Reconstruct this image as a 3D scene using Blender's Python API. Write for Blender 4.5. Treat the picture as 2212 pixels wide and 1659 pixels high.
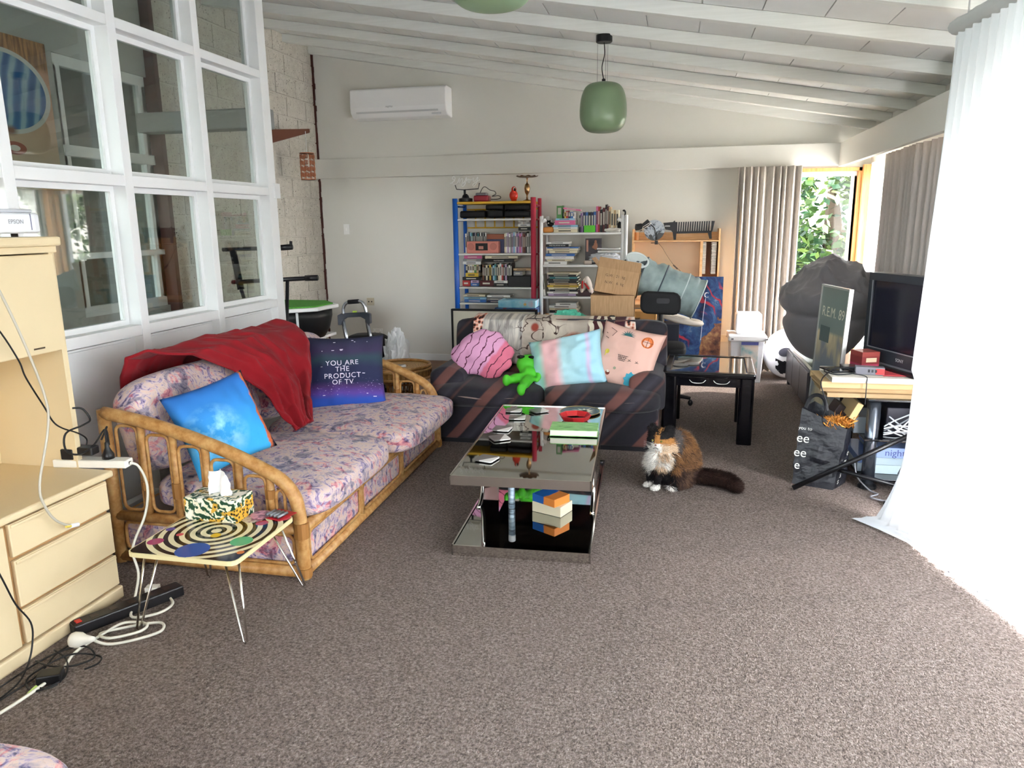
import bpy, bmesh, math, random
from mathutils import Vector, Matrix, Euler, noise as MN
R = random.Random(7)
PI = math.pi
for _o in list(bpy.data.objects): bpy.data.objects.remove(_o)
sc = bpy.context.scene
COL = sc.collection
# ---------------------------------------------------------------- camera
CAMH = 1.5
FPX, YAW, PIT, ROL = 1593.2, .215995, .2129, -.011395
def _cam_axes():
    cy, sy = math.cos(YAW), math.sin(YAW)
    r = Vector((cy, sy, 0)); f = Vector((-sy, cy, 0)); u = Vector((0, 0, 1))
    f2 = f*math.cos(PIT)-u*math.sin(PIT); u2 = u*math.cos(PIT)+f*math.sin(PIT)
    r3 = r*math.cos(ROL)+u2*math.sin(ROL); u3 = u2*math.cos(ROL)-r*math.sin(ROL)
    return r3, u3, f2
_r, _u, _f = _cam_axes()
cd = bpy.data.cameras.new('camera'); cam = bpy.data.objects.new('camera', cd); COL.objects.link(cam)
cd.sensor_width = 36; cd.sensor_fit = 'HORIZONTAL'; cd.lens = FPX/2212*36; cd.clip_start = .05; cd.clip_end = 200
cam.matrix_world = Matrix(((_r.x, _u.x, -_f.x, 0), (_r.y, _u.y, -_f.y, 0), (_r.z, _u.z, -_f.z, CAMH), (0, 0, 0, 1)))
sc.camera = cam
# ---------------------------------------------------------------- light
sc.view_settings.view_transform = 'Standard'; sc.view_settings.look = 'None'
sc.view_settings.gamma = 1; sc.view_settings.use_curve_mapping = False
sc.view_settings.exposure = 2.78
w = bpy.data.worlds.new('sky'); sc.world = w; w.use_nodes = True
_nt = w.node_tree; _bg = _nt.nodes['Background']
_sky = _nt.nodes.new('ShaderNodeTexSky'); _sky.sky_type = 'NISHITA'; _sky.sun_disc = False
_sky.sun_elevation = math.radians(50); _sky.sun_rotation = math.radians(100); _sky.air_density = 1.0; _sky.dust_density = 2.0
_hs = _nt.nodes.new('ShaderNodeHueSaturation'); _hs.inputs['Saturation'].default_value = .30
_nt.links.new(_sky.outputs[0], _hs.inputs['Color'])
_nt.links.new(_hs.outputs[0], _bg.inputs[0]); _bg.inputs[1].default_value = 1.0
sd = bpy.data.lights.new('sun', 'SUN'); sun = bpy.data.objects.new('sun', sd); COL.objects.link(sun)
sd.energy = 3.2; sd.angle = math.radians(1.0); sd.color = (1, .95, .88)
SUN_FROM = Vector((.80, .22, .80))
sun.rotation_euler = SUN_FROM.to_track_quat('Z', 'Y').to_euler(); sun.location = (6, 4, 6)
def portal(name, loc, rot, sx, sy):
    d = bpy.data.lights.new(name, 'AREA'); d.shape = 'RECTANGLE'; d.size = sx; d.size_y = sy; d.energy = 1
    d.cycles.is_portal = True
    o = bpy.data.objects.new(name, d); COL.objects.link(o); o.location = loc; o.rotation_euler = rot
portal('portal_right_window', (1.98, 3.3, 1.05), (0, PI/2, 0), 2.0, 8.8)
portal('portal_back_window', (1.24, 8.05, 1.1), (-PI/2, 0, 0), 1.0, 1.8)
portal('portal_added_rear', (-.8, -2.75, 1.52), (PI/2, 0, 0), 1.5, 1.15)
portal('portal_added_hall', (-3.45, 1.85, 1.6), (PI/2, 0, 0), 1.1, 2.3)
portal('portal_added_far', (-5.1, 1.85, 1.6), (PI/2, 0, 0), 2.0, 2.3)
try:
    sc.cycles.use_denoising = True; sc.cycles.max_bounces = 10; sc.cycles.diffuse_bounces = 6
    sc.cycles.transparent_max_bounces = 16; sc.cycles.glossy_bounces = 5; sc.cycles.sample_clamp_indirect = 6
    sc.cycles.caustics_reflective = False; sc.cycles.caustics_refractive = False
except Exception: pass
# ---------------------------------------------------------------- helpers
def H(h):
    h = h.lstrip('#'); o = []
    for i in (0, 2, 4):
        c = int(h[i:i+2], 16)/255
        o.append(c/12.92 if c <= .04045 else ((c+.055)/1.055)**2.4)
    return (*o, 1)
MATS = {}
class NT:
    """small node-tree writer"""
    def __init__(s, m):
        s.t = m.node_tree; s.n = s.t.nodes; s.bsdf = s.n['Principled BSDF']
    def put(s, sock, v):
        if v is None: return
        if isinstance(v, bpy.types.NodeSocket): s.t.links.new(v, sock)
        elif isinstance(v, str): sock.default_value = H(v)
        else: sock.default_value = v
    def co(s, kind='Object', scale=(1, 1, 1), rot=(0, 0, 0), loc=(0, 0, 0)):
        c = s.n.new('ShaderNodeTexCoord'); m = s.n.new('ShaderNodeMapping')
        s.t.links.new(c.outputs[kind], m.inputs[0])
        m.inputs['Scale'].default_value = scale; m.inputs['Rotation'].default_value = rot; m.inputs['Location'].default_value = loc
        return m.outputs[0]
    def noise(s, v, scale=5, detail=3, rough=.5, dist=0, col=False):
        n = s.n.new('ShaderNodeTexNoise'); s.put(n.inputs['Vector'], v); n.inputs['Scale'].default_value = scale
        n.inputs['Detail'].default_value = detail; n.inputs['Roughness'].default_value = rough; n.inputs['Distortion'].default_value = dist
        return n.outputs['Color' if col else 'Fac']
    def vor(s, v, scale=5, feat='F1', out='Distance', rnd=1):
        n = s.n.new('ShaderNodeTexVoronoi'); n.feature = feat; s.put(n.inputs['Vector'], v); n.inputs['Scale'].default_value = scale
        n.inputs['Randomness'].default_value = rnd
        return n.outputs[out]
    def wave(s, v, scale=5, dist=0, dscale=1, typ='BANDS', dr='X', prof='SIN', detail=2):
        n = s.n.new('ShaderNodeTexWave'); n.wave_type = typ; n.wave_profile = prof
        if typ == 'BANDS': n.bands_direction = dr
        else: n.rings_direction = dr
        s.put(n.inputs['Vector'], v); n.inputs['Scale'].default_value = scale; n.inputs['Distortion'].default_value = dist
        n.inputs['Detail Scale'].default_value = dscale; n.inputs['Detail'].default_value = detail
        return n.outputs['Fac']
    def ramp(s, f, stops, interp='LINEAR'):
        n = s.n.new('ShaderNodeValToRGB'); e = n.color_ramp.elements; n.color_ramp.interpolation = interp
        while len(e) < len(stops): e.new(.5)
        for i, (p, c) in enumerate(stops): e[i].position = p; e[i].color = H(c)
        s.put(n.inputs[0], f); return n.outputs[0]
    def mix(s, f, a, b, mode='MIX'):
        n = s.n.new('ShaderNodeMix'); n.data_type = 'RGBA'; n.blend_type = mode
        s.put(n.inputs[0], f); s.put(n.inputs[6], a); s.put(n.inputs[7], b); return n.outputs[2]
    def m(s, op, a, b=0.0, c=None):
        n = s.n.new('ShaderNodeMath'); n.operation = op; s.put(n.inputs[0], a); s.put(n.inputs[1], b)
        if c is not None: s.put(n.inputs[2], c)
        return n.outputs[0]
    def xyz(s, v):
        n = s.n.new('ShaderNodeSeparateXYZ'); s.put(n.inputs[0], v); return n.outputs
    def dist(s, v, p):
        n = s.n.new('ShaderNodeVectorMath'); n.operation = 'DISTANCE'; s.put(n.inputs[0], v); n.inputs[1].default_value = p; return n.outputs['Value']
    def bump(s, h, strength=.3, d=.01):
        n = s.n.new('ShaderNodeBump'); n.inputs['Strength'].default_value = strength; n.inputs['Distance'].default_value = d
        s.put(n.inputs['Height'], h); s.t.links.new(n.outputs[0], s.bsdf.inputs['Normal'])
    def attr(s, name):
        n = s.n.new('ShaderNodeAttribute'); n.attribute_name = name; return n.outputs['Color']
def mat(name, col='#808080', rough=.6, metal=0, spec=.4, fn=None, sheen=0, coat=0, emit=None):
    if name in MATS: return MATS[name]
    m = bpy.data.materials.new(name); m.use_nodes = True; MATS[name] = m
    b = m.node_tree.nodes['Principled BSDF']
    b.inputs['Base Color'].default_value = H(col); b.inputs['Roughness'].default_value = rough
    b.inputs['Metallic'].default_value = metal; b.inputs['Specular IOR Level'].default_value = spec
    b.inputs['Coat Weight'].default_value = coat; b.inputs['Sheen Weight'].default_value = sheen
    if emit: b.inputs['Emission Color'].default_value = H(emit[0]); b.inputs['Emission Strength'].default_value = emit[1]
    if fn:
        q = NT(m); c = fn(q)
        if c is not None: q.put(b.inputs['Base Color'], c)
    return m
def flat(h, rough=.55, metal=0): return mat('paint_'+h.strip('#')+f'_{rough}_{metal}', h, rough, metal)
def glassy(name, tint='#ffffff', gloss=.08, rough=.02, fres=1.45):
    if name in MATS: return MATS[name]
    m = bpy.data.materials.new(name); m.use_nodes = True; MATS[name] = m
    t = m.node_tree; t.nodes.clear(); out = t.nodes.new('ShaderNodeOutputMaterial')
    tr = t.nodes.new('ShaderNodeBsdfTransparent'); tr.inputs[0].default_value = H(tint)
    gl = t.nodes.new('ShaderNodeBsdfGlossy'); gl.inputs['Roughness'].default_value = rough
    fr = t.nodes.new('ShaderNodeLayerWeight'); fr.inputs[0].default_value = .5
    pw = t.nodes.new('ShaderNodeMath'); pw.operation = 'POWER'; pw.inputs[1].default_value = 4.0
    ad = t.nodes.new('ShaderNodeMath'); ad.operation = 'ADD'; ad.use_clamp = True; ad.inputs[1].default_value = gloss
    t.links.new(fr.outputs['Facing'], pw.inputs[0])
    mx = t.nodes.new('ShaderNodeMixShader')
    t.links.new(pw.outputs[0], ad.inputs[0]); t.links.new(ad.outputs[0], mx.inputs[0])
    t.links.new(tr.outputs[0], mx.inputs[1]); t.links.new(gl.outputs[0], mx.inputs[2]); t.links.new(mx.outputs[0], out.inputs[0])
    return m
def cloth_thin(name, col, transp, transl):
    if name in MATS: return MATS[name]
    m = bpy.data.materials.new(name); m.use_nodes = True; MATS[name] = m
    t = m.node_tree; t.nodes.clear(); out = t.nodes.new('ShaderNodeOutputMaterial')
    df = t.nodes.new('ShaderNodeBsdfDiffuse'); df.inputs[0].default_value = H(col)
    tl = t.nodes.new('ShaderNodeBsdfTranslucent'); tl.inputs[0].default_value = H(col)
    tr = t.nodes.new('ShaderNodeBsdfTransparent'); tr.inputs[0].default_value = (1, 1, 1, 1)
    a = t.nodes.new('ShaderNodeMixShader'); a.inputs[0].default_value = transl
    b = t.nodes.new('ShaderNodeMixShader'); b.inputs[0].default_value = transp
    t.links.new(df.outputs[0], a.inputs[1]); t.links.new(tl.outputs[0], a.inputs[2])
    t.links.new(a.outputs[0], b.inputs[1]); t.links.new(tr.outputs[0], b.inputs[2]); t.links.new(b.outputs[0], out.inputs[0])
    return m
OFF = {}
def prop(o, label=None, cat=None, group=None, kind=None):
    if label: o['label'] = label
    if cat: o['category'] = cat
    if group: o['group'] = group
    if kind: o['kind'] = kind
    return o
def thing(name, label, cat, loc=(0, 0, 0), rz=0, group=None):
    o = bpy.data.objects.new(name, None); COL.objects.link(o); o.location = loc; o.rotation_euler = (0, 0, rz)
    o.empty_display_size = .1
    OFF[o.name] = Vector((0, 0, 0)) if rz else Vector(loc)
    return prop(o, label, cat, group)
class MB:
    def __init__(s): s.v = []; s.f = []; s.mi = []; s.cur = 0
    def add(s, vs, fs):
        b = len(s.v); s.v += [Vector(p) for p in vs]
        for f in fs: s.f.append([i+b for i in f]); s.mi.append(s.cur)
        return s
    def box(s, x0, x1, y0, y1, z0, z1, M=None):
        vs = [Vector(p) for p in ((x0, y0, z0), (x1, y0, z0), (x1, y1, z0), (x0, y1, z0), (x0, y0, z1), (x1, y0, z1), (x1, y1, z1), (x0, y1, z1))]
        if M: vs = [M @ p for p in vs]
        return s.add(vs, [(0, 3, 2, 1), (4, 5, 6, 7), (0, 1, 5, 4), (1, 2, 6, 5), (2, 3, 7, 6), (3, 0, 4, 7)])
    def cbox(s, c, d, rot=(0, 0, 0)):
        M = Matrix.Translation(c) @ Euler(rot).to_matrix().to_4x4()
        return s.box(-d[0]/2, d[0]/2, -d[1]/2, d[1]/2, -d[2]/2, d[2]/2, M)
    def tube(s, pts, r=.01, n=8, closed=False, cap=True, smooth_n=0):
        P = [Vector(p) for p in pts]
        if smooth_n: P = catmull(P, smooth_n, closed)
        k = len(P); rr = r if isinstance(r, (list, tuple)) else [r]*k
        if len(rr) != k: rr = [rr[min(len(rr)-1, int(i*(len(rr)-1)/max(1, k-1)+.5))] for i in range(k)]
        up = None; b = len(s.v)
        for i, p in enumerate(P):
            a = P[i-1] if (i or closed) else P[0]; c = P[(i+1) % k] if (i < k-1 or closed) else P[-1]
            d = (c-a)
            d = d.normalized() if d.length > 1e-9 else Vector((0, 0, 1))
            if up is None: up = Vector((0, 0, 1)) if abs(d.z) < .9 else Vector((1, 0, 0))
            x = d.cross(up)
            if x.length < 1e-6: x = d.cross(Vector((0, 1, 0)))
            x.normalize(); up = x.cross(d).normalized()
            for j in range(n):
                t = 2*PI*j/n; s.v.append(p+x*(math.cos(t)*rr[i])+up*(math.sin(t)*rr[i]))
        for i in range(k if closed else k-1):
            i2 = (i+1) % k
            for j in range(n): s.f.append([b+i*n+j, b+i*n+(j+1) % n, b+i2*n+(j+1) % n, b+i2*n+j]); s.mi.append(s.cur)
        if cap and not closed:
            s.f.append([b+j for j in range(n)]); s.f.append([b+(k-1)*n+j for j in reversed(range(n))]); s.mi += [s.cur]*2
        return s
    def lathe(s, prof, n=24, c=(0, 0, 0), M=None, sq=2.0, sx=1, sy=1):
        b = len(s.v); c = Vector(c)
        for r, z in prof:
            for j in range(n):
                t = 2*PI*j/n; ct, st = math.cos(t), math.sin(t)
                if sq != 2: q = (abs(ct)**sq+abs(st)**sq)**(-1/sq)
                else: q = 1
                p = Vector((r*q*ct*sx, r*q*st*sy, z))
                s.v.append((M @ p if M else p)+c)
        for i in range(len(prof)-1):
            for j in range(n): s.f.append([b+i*n+j, b+i*n+(j+1) % n, b+(i+1)*n+(j+1) % n, b+(i+1)*n+j]); s.mi.append(s.cur)
        if prof[0][0] > 1e-6: s.f.append([b+j for j in reversed(range(n))]); s.mi.append(s.cur)
        if prof[-1][0] > 1e-6: s.f.append([b+(len(prof)-1)*n+j for j in range(n)]); s.mi.append(s.cur)
        return s
    def ell(s, c, r, n=16, m=10, rot=(0, 0, 0)):
        M = Euler(rot).to_matrix().to_4x4() @ Matrix.Diagonal((*r, 1))
        return s.lathe([(max(1e-7, math.sin(PI*i/m)), -math.cos(PI*i/m)) for i in range(m+1)], n, c, M)
    def prism(s, poly, O, X, Y, D):
        O, X, Y, D = map(Vector, (O, X, Y, D)); n = len(poly); b = len(s.v)
        s.v += [O+X*p[0]+Y*p[1] for p in poly]+[O+X*p[0]+Y*p[1]+D for p in poly]
        s.f.append([b+i for i in range(n)]); s.f.append([b+n+i for i in reversed(range(n))]); s.mi += [s.cur]*2
        for i in range(n): s.f.append([b+(i+1) % n, b+i, b+n+i, b+n+(i+1) % n]); s.mi.append(s.cur)
        return s
    def grid(s, fn, nu, nv, cu=False, cv=False):
        b = len(s.v); U = nu if cu else nu+1; V = nv if cv else nv+1
        for i in range(U):
            for j in range(V): s.v.append(Vector(fn(i/nu, j/nv)))
        for i in range(nu):
            for j in range(nv):
                i2 = (i+1) % U; j2 = (j+1) % V
                s.f.append([b+i*V+j, b+i2*V+j, b+i2*V+j2, b+i*V+j2]); s.mi.append(s.cur)
        return s
    def text(s, t, size, M, drape=None, sp=1.0):
        vs, fs = text_geo(t, size, sp)
        out = []
        for p in vs:
            q = Vector((p.x, p.y, 0))
            out.append(drape(q) if drape else M @ q)
        return s.add(out, fs)
    def build(s, name, mats, parent=None, smooth=False, bevel=0, seg=2, sub=0, solid=0, local=False, auto=None):
        me = bpy.data.meshes.new(name)
        V = s.v; o = bpy.data.objects.new(name, me)
        if parent is not None:
            off = Vector((0, 0, 0)) if local else OFF.get(parent.name, Vector((0, 0, 0)))
            OFF[o.name] = off
            V = [p-off for p in V]; o.parent = parent
        elif not local:
            lo = Vector((min(p.x for p in V), min(p.y for p in V), min(p.z for p in V))); hi = Vector((max(p.x for p in V), max(p.y for p in V), max(p.z for p in V)))
            base = Vector(((lo.x+hi.x)/2, (lo.y+hi.y)/2, lo.z)); V = [p-base for p in V]; o.location = base; OFF[o.name] = base
        me.from_pydata([tuple(p) for p in V], [], s.f)
        ms = mats if isinstance(mats, (list, tuple)) else [mats]
        for m in ms: me.materials.append(m)
        if len(ms) > 1: me.polygons.foreach_set('material_index', s.mi)
        me.update()
        bm = bmesh.new(); bm.from_mesh(me); bmesh.ops.recalc_face_normals(bm, faces=bm.faces); bm.to_mesh(me); bm.free()
        COL.objects.link(o)
        if smooth: me.polygons.foreach_set('use_smooth', [True]*len(me.polygons))
        if solid: q = o.modifiers.new('solid', 'SOLIDIFY'); q.thickness = solid; q.offset = 0
        if bevel:
            q = o.modifiers.new('bevel', 'BEVEL'); q.width = bevel; q.segments = seg; q.limit_method = 'ANGLE'; q.angle_limit = .6
        if sub: q = o.modifiers.new('sub', 'SUBSURF'); q.levels = q.render_levels = sub
        return o
def catmull(P, n, closed=False):
    out = []; k = len(P)
    for i in range(k if closed else k-1):
        if closed: a, b, c, d = P[i-1], P[i], P[(i+1) % k], P[(i+2) % k]
        else: a, b, c, d = P[max(0, i-1)], P[i], P[i+1], P[min(k-1, i+2)]
        for j in range(n):
            t = j/n
            out.append(.5*((2*b)+(c-a)*t+(2*a-5*b+4*c-d)*t*t+(3*b-a-3*c+d)*t**3))
    if not closed: out.append(P[-1])
    return out
_TX = {}
def text_geo(t, size, sp=1.0):
    k = (t, sp)
    if k not in _TX:
        cu = bpy.data.curves.new('t', 'FONT'); cu.body = t; cu.size = 1; cu.align_x = 'CENTER'; cu.align_y = 'CENTER'; cu.space_character = sp
        o = bpy.data.objects.new('t', cu); COL.objects.link(o); bpy.context.view_layer.update()
        me = bpy.data.meshes.new_from_object(o.evaluated_get(bpy.context.evaluated_depsgraph_get()))
        _TX[k] = ([v.co.copy() for v in me.vertices], [list(p.vertices) for p in me.polygons])
        bpy.data.objects.remove(o); bpy.data.curves.remove(cu); bpy.data.meshes.remove(me)
    v, f = _TX[k]
    return [p*size for p in v], f
def one(mb, name, mats, label, cat, group=None, **k): return prop(mb.build(name, mats, **k), label, cat, group)
def struct(mb, name, mats, label=None, **k): return prop(mb.build(name, mats, **k), label, None, None, 'structure')
def plate(O, X, Y):
    X = Vector(X).normalized(); Y = Vector(Y).normalized(); Z = X.cross(Y)
    return Matrix(((X.x, Y.x, Z.x, O[0]), (X.y, Y.y, Z.y, O[1]), (X.z, Y.z, Z.z, O[2]), (0, 0, 0, 1)))
def remeshed(mb, voxel, smooth_it=6):
    """fuse the overlapping shapes of mb into one continuous surface; returns verts, faces"""
    me = bpy.data.meshes.new('tmp'); me.from_pydata([tuple(p) for p in mb.v], [], mb.f); me.update()
    o = bpy.data.objects.new('tmp', me); COL.objects.link(o)
    bm = bmesh.new(); bm.from_mesh(me); bmesh.ops.recalc_face_normals(bm, faces=bm.faces); bm.to_mesh(me); bm.free()
    q = o.modifiers.new('r', 'REMESH'); q.mode = 'VOXEL'; q.voxel_size = voxel
    q = o.modifiers.new('s', 'SMOOTH'); q.factor = .5; q.iterations = smooth_it
    bpy.context.view_layer.update()
    m2 = bpy.data.meshes.new_from_object(o.evaluated_get(bpy.context.evaluated_depsgraph_get()))
    out = MB(); out.v = [v.co.copy() for v in m2.vertices]; out.f = [list(p.vertices) for p in m2.polygons]; out.mi = [0]*len(out.f)
    nrm = [v.normal.copy() for v in m2.vertices]
    bpy.data.objects.remove(o); bpy.data.meshes.remove(me); bpy.data.meshes.remove(m2)
    return out, nrm
def vcol(o, cols):
    a = o.data.color_attributes.new('Col', 'FLOAT_COLOR', 'POINT')
    a.data.foreach_set('color', [c for q in cols for c in q])
def nz(x, y=0, z=0): return MN.noise(Vector((x, y, z)))
def lerp(a, b, t): return a+(b-a)*t
# ---------------------------------------------------------------- materials
def _carpet(q):
    v = q.co('Object')
    a = q.noise(v, 95, 4, .75); b = q.vor(v, 170); c = q.noise(v, 14, 3); d = q.noise(v, 1.1, 2)
    col = q.ramp(a, [(.30, '#423a37'), (.44, '#796c65'), (.56, '#9c8e86'), (.72, '#c2b5ac')])
    col = q.mix(q.m('MULTIPLY', c, .35), col, '#796b66')
    col = q.mix(q.m('MULTIPLY', d, .18), col, '#9a8e89', 'MIX')
    h = q.m('SUBTRACT', a, q.m('MULTIPLY', b, .8))
    q.bump(h, .9, .012); return col
CARPET = mat('carpet', rough=1, spec=.05, fn=_carpet)
def _wood(cols, sc_=(1, 12, 12), ns=3):
    def f(q):
        v = q.co('Object', scale=sc_); n = q.noise(v, ns, 5, .6, .6)
        return q.ramp(n, [(.3, cols[0]), (.5, cols[1]), (.72, cols[2])])
    return f
TIMBER_FLOOR = mat('timber_floor', rough=.45, fn=_wood(('#5f3d25', '#7d5433', '#946a45'), (1, 14, 14)))
ORANGE_WOOD = mat('oiled_window_timber', rough=.45, fn=_wood(('#c98a4e', '#dba164', '#e6b57c'), (14, 14, 1)))
LIGHT_WOOD = mat('beech_board', rough=.45, fn=_wood(('#d3a06b', '#e0b27f', '#e9c294'), (2, 14, 14)))
def _wall(q):
    v = q.co('Object'); q.bump(q.noise(v, 60, 3), .06, .004)
    return q.ramp(q.noise(v, .8, 2), [(.3, '#d7d6cf'), (.7, '#dedcd6')])
WALL = mat('painted_wall', rough=.75, fn=_wall)
WHITE = mat('white_gloss_paint', '#eceded', .38)
CEILP = mat('ceiling_panel_paint', rough=.8, fn=lambda q: (q.bump(q.vor(q.co('Object'), 120), .1, .003), q.ramp(q.noise(q.co('Object'), 3), [(.3, '#e0e1de'), (.7, '#e7e8e6')]))[1])
RAFT = mat('rafter_paint', rough=.55, fn=lambda q: q.ramp(q.noise(q.co('Object', scale=(1, 20, 20)), 3, 4), [(.3, '#dedfda'), (.7, '#e6e7e3')]))
def _block(q):
    v = q.co('Object'); n = q.noise(v, 16, 4, .6)
    pit = q.ramp(q.noise(v, 70, 2, .6), [(.30, '#5c5650'), (.37, '#ffffff')])
    q.bump(q.m('ADD', q.m('MULTIPLY', n, .5), pit), .7, .01)
    return q.mix(1.0, q.ramp(n, [(.3, '#c9c3b8'), (.7, '#dcd6cc')]), pit, 'MULTIPLY')
BLOCK = mat('painted_block', rough=.85, fn=_block)
MORTAR = mat('painted_mortar', '#d9d4ca', .9)
GLASS = glassy('window_glass', '#fcfbfa', .02)
PANE = glassy('partition_glass', '#e4e9e6', .06)
REDBROWN = mat('dark_red_timber', '#4a2018', .5)
# ---------------------------------------------------------------- the room
XL, XR, YB, YF = -3.91, 1.80, 7.89, -2.6
XP = -2.76
def zc(x): return 2.72-.172*x
m = MB()
m.box(XP, XR, YF, 5.6, -.05, 0).box(-1.2, XR, 5.6, YB, -.05, 0)
floor = struct(m, 'floor', CARPET, 'grey brown twist pile carpet covering the living room')
m = MB().box(XL-.05, XP, 2.0, YB, -.05, -.001)
for k in range(16):
    y0 = 5.6+k*.143; m.box(XP, -1.2, y0, min(y0+.141, YB), -.05, -.001)
struct(m, 'floor_hall', TIMBER_FLOOR, 'brown timber floor strip behind the sofas along the back wall')
# ceiling: slab, panels between the rafters, rafters
th = math.atan(.172)
def slope_box(m, x0, x1, y0, y1, t0, t1):
    """box following the roof slope, t measured down from the panel face"""
    vs = []
    for t in (t1, t0):
        for x, y in ((x0, y0), (x1, y0), (x1, y1), (x0, y1)): vs.append((x, y, zc(x)-t))
    return m.add(vs, [(0, 3, 2, 1), (4, 5, 6, 7), (0, 1, 5, 4), (1, 2, 6, 5), (2, 3, 7, 6), (3, 0, 4, 7)])
m = MB(); slope_box(m, -6.2, XR+.5, YF-.3, YB+.3, -.08, -.012)
ceiling = struct(m, 'ceiling', CEILP, 'sloping white ceiling rising to the left')
slope_box(MB(), -6.2, XR+.02, YF, 2.0, -.012, 0).build('plain_lining', CEILP, ceiling)
RY = [5.29+.66*k for k in range(-5, 5)]
PM = None
for i, ry in enumerate(RY):
    if ry > YB: continue
    slope_box(MB(), XL, XR, ry, min(ry+.07, YB), 0, .078).build('rafter', RAFT, ceiling, bevel=.004)
    y0, y1 = ry+.07, min(ry+.66, YB)
    if y1-y0 < .1 or y0 > YB: continue
    for k in range(-10, 9):
        x0 = -.871+.326*k
        x1 = x0+.3195
        x0 = max(x0, XL); x1 = min(x1, XR)
        if x1-x0 < .02: continue
        slope_box(MB(), x0, x1, y0, y1, -.012, 0).build('ceiling_panel', CEILP, ceiling)
slope_box(MB(), XL, XR, YB-.07, YB, 0, .078).build('rafter', RAFT, ceiling)
slope_box(MB(), -6.2, XL, 2.0, YB, -.012, 0).build('plain_lining', CEILP, ceiling)
# back wall with window opening
m = MB(); T = .12
WX0, WX1, WZ0, WZ1 = .78, 1.73, .22, 2.0
m.prism([(XL, 0), (WX0, 0), (WX0, zc(WX0)), (XL, zc(XL))], (0, YB, 0), (1, 0, 0), (0, 0, 1), (0, T, 0))
m.prism([(WX0, WZ1), (WX1, WZ1), (WX1, zc(WX1)), (WX0, zc(WX0))], (0, YB, 0), (1, 0, 0), (0, 0, 1), (0, T, 0))
m.box(WX0, WX1, YB, YB+T, 0, WZ0)
m.prism([(WX1, 0), (XR+.12, 0), (XR+.12, zc(XR)), (WX1, zc(WX1))], (0, YB, 0), (1, 0, 0), (0, 0, 1), (0, T, 0))
struct(m, 'wall_back', WALL, 'plain off white back wall')
m = MB().box(XL-.03, 1.52, YB-.075, YB, 2.02, 2.225)
struct(m, 'trim_1', WALL, 'long white boxed beam across the back wall', bevel=.004)
m = MB().box(1.50, 1.545, 3.0, YB-.075, 2.005, 2.225).box(1.545, 1.8, 3.0, YB-.075, 2.20, 2.225)
struct(m, 'trim_2', WALL, 'white curtain pelmet along the window wall', bevel=.003)
m = MB().box(XL, .6, YB-.018, YB, 0, .075)
struct(m, 'baseboard_back', WHITE, 'low white skirting board on the back wall', bevel=.004)
m = MB()
for k in range(60):
    z = k*.057; w_ = .018+.012*nz(k*1.7)
    m.box(XL-.01, XL+w_, YB-.012-.006*R.random(), YB+.002, z, z+.058)
struct(m, 'trim_3', REDBROWN, 'ragged dark red timber edge where block wall meets the back wall')
def window(name, label, O, X, width, z0, z1, n, frame, fw=.05, pane_mat=GLASS, timber=None):
    """frame in a wall opening; O origin of the opening on the floor, X run, panes one by one"""
    O = Vector(O); X = Vector(X); Yd = Vector((X.y, -X.x, 0))*-.05
    W = MB()
    def bar(a, b, c, d, t=.0): W.prism([(a, c), (b, c), (b, d), (a, d)], O+Yd*(-.5+t), X, (0, 0, 1), Yd*(1-2*t))
    bar(0, width, z0, z0+fw); bar(0, width, z1-fw, z1)
    o = None
    for i in range(n+1):
        x = width*i/n
        bar(max(0, x-fw/2) if i else 0, min(width, x+fw/2) if i < n else width, z0+fw, z1-fw)
    bar(0, fw, z0+fw, z1-fw); bar(width-fw, width, z0+fw, z1-fw)
    o = struct(W, name, frame, label)
    for i in range(n):
        a, b = width*i/n+fw/2, width*(i+1)/n-fw/2
        MB().prism([(a, z0+fw*.8), (b, z0+fw*.8), (b, z1-fw*.8), (a, z1-fw*.8)], O-Yd*.06, X, (0, 0, 1), Yd*.12).build('pane', pane_mat, o)
    return o
ALU = mat('white_aluminium', '#e4e6e8', .35)
w1 = window('window_1', 'back wall window with white frame looking onto a tree', (WX0, YB+.07, 0), (1, 0, 0), WX1-WX0-.03, WZ0, WZ1-.03, 1, ALU, .045)
m = MB().box(WX1-.032, WX1+.02, YB-.03, YB+.10, WZ0, WZ1).box(WX0, WX1+.02, YB-.03, YB+.10, WZ1-.032, WZ1).box(XR-.075, XR-.002, YB-.1, YB-.03, WZ0, 2.02)
m.build('timber_jamb', ORANGE_WOOD, w1)
# right (window) wall
m = MB()
m.box(XR, XR+.12, YF, YB, 0, .06).box(XR, XR+.12, YF, YB, 2.02, 2.45).box(XR, XR+.12, YF, -1.2, .06, 2.02).box(XR, XR+.12, YB-.12, YB, .06, 2.02)
struct(m, 'wall_right', WALL, 'window wall on the right with low sill and white head')
w2 = window('window_2', 'long run of sliding glass doors in the right wall', (XR+.06, -1.2, 0), (0, 1, 0), YB-.12+1.2, .06, 2.02, 6, ALU, .06)
# rear wall behind the camera with an added window sized for frontal fill
m = MB().box(XP, XR+.12, YF-.12, YF, 0, .95).prism([(XP, 2.1), (XR, 2.1), (XR, zc(XR)), (XP, zc(XP))], (0, YF-.12, 0), (1, 0, 0), (0, 0, 1), (0, .12, 0))  .box(XP, -1.6, YF-.12, YF, .95, 2.1).box(-.1, XR+.12, YF-.12, YF, .95, 2.1)
struct(m, 'wall_rear', WALL, 'rear wall behind the viewer')
window('added_window_3', 'added rear window behind the viewer giving frontal fill', (-1.6, YF-.06, 0), (1, 0, 0), 1.5, .95, 2.1, 2, ALU, .05)
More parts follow.
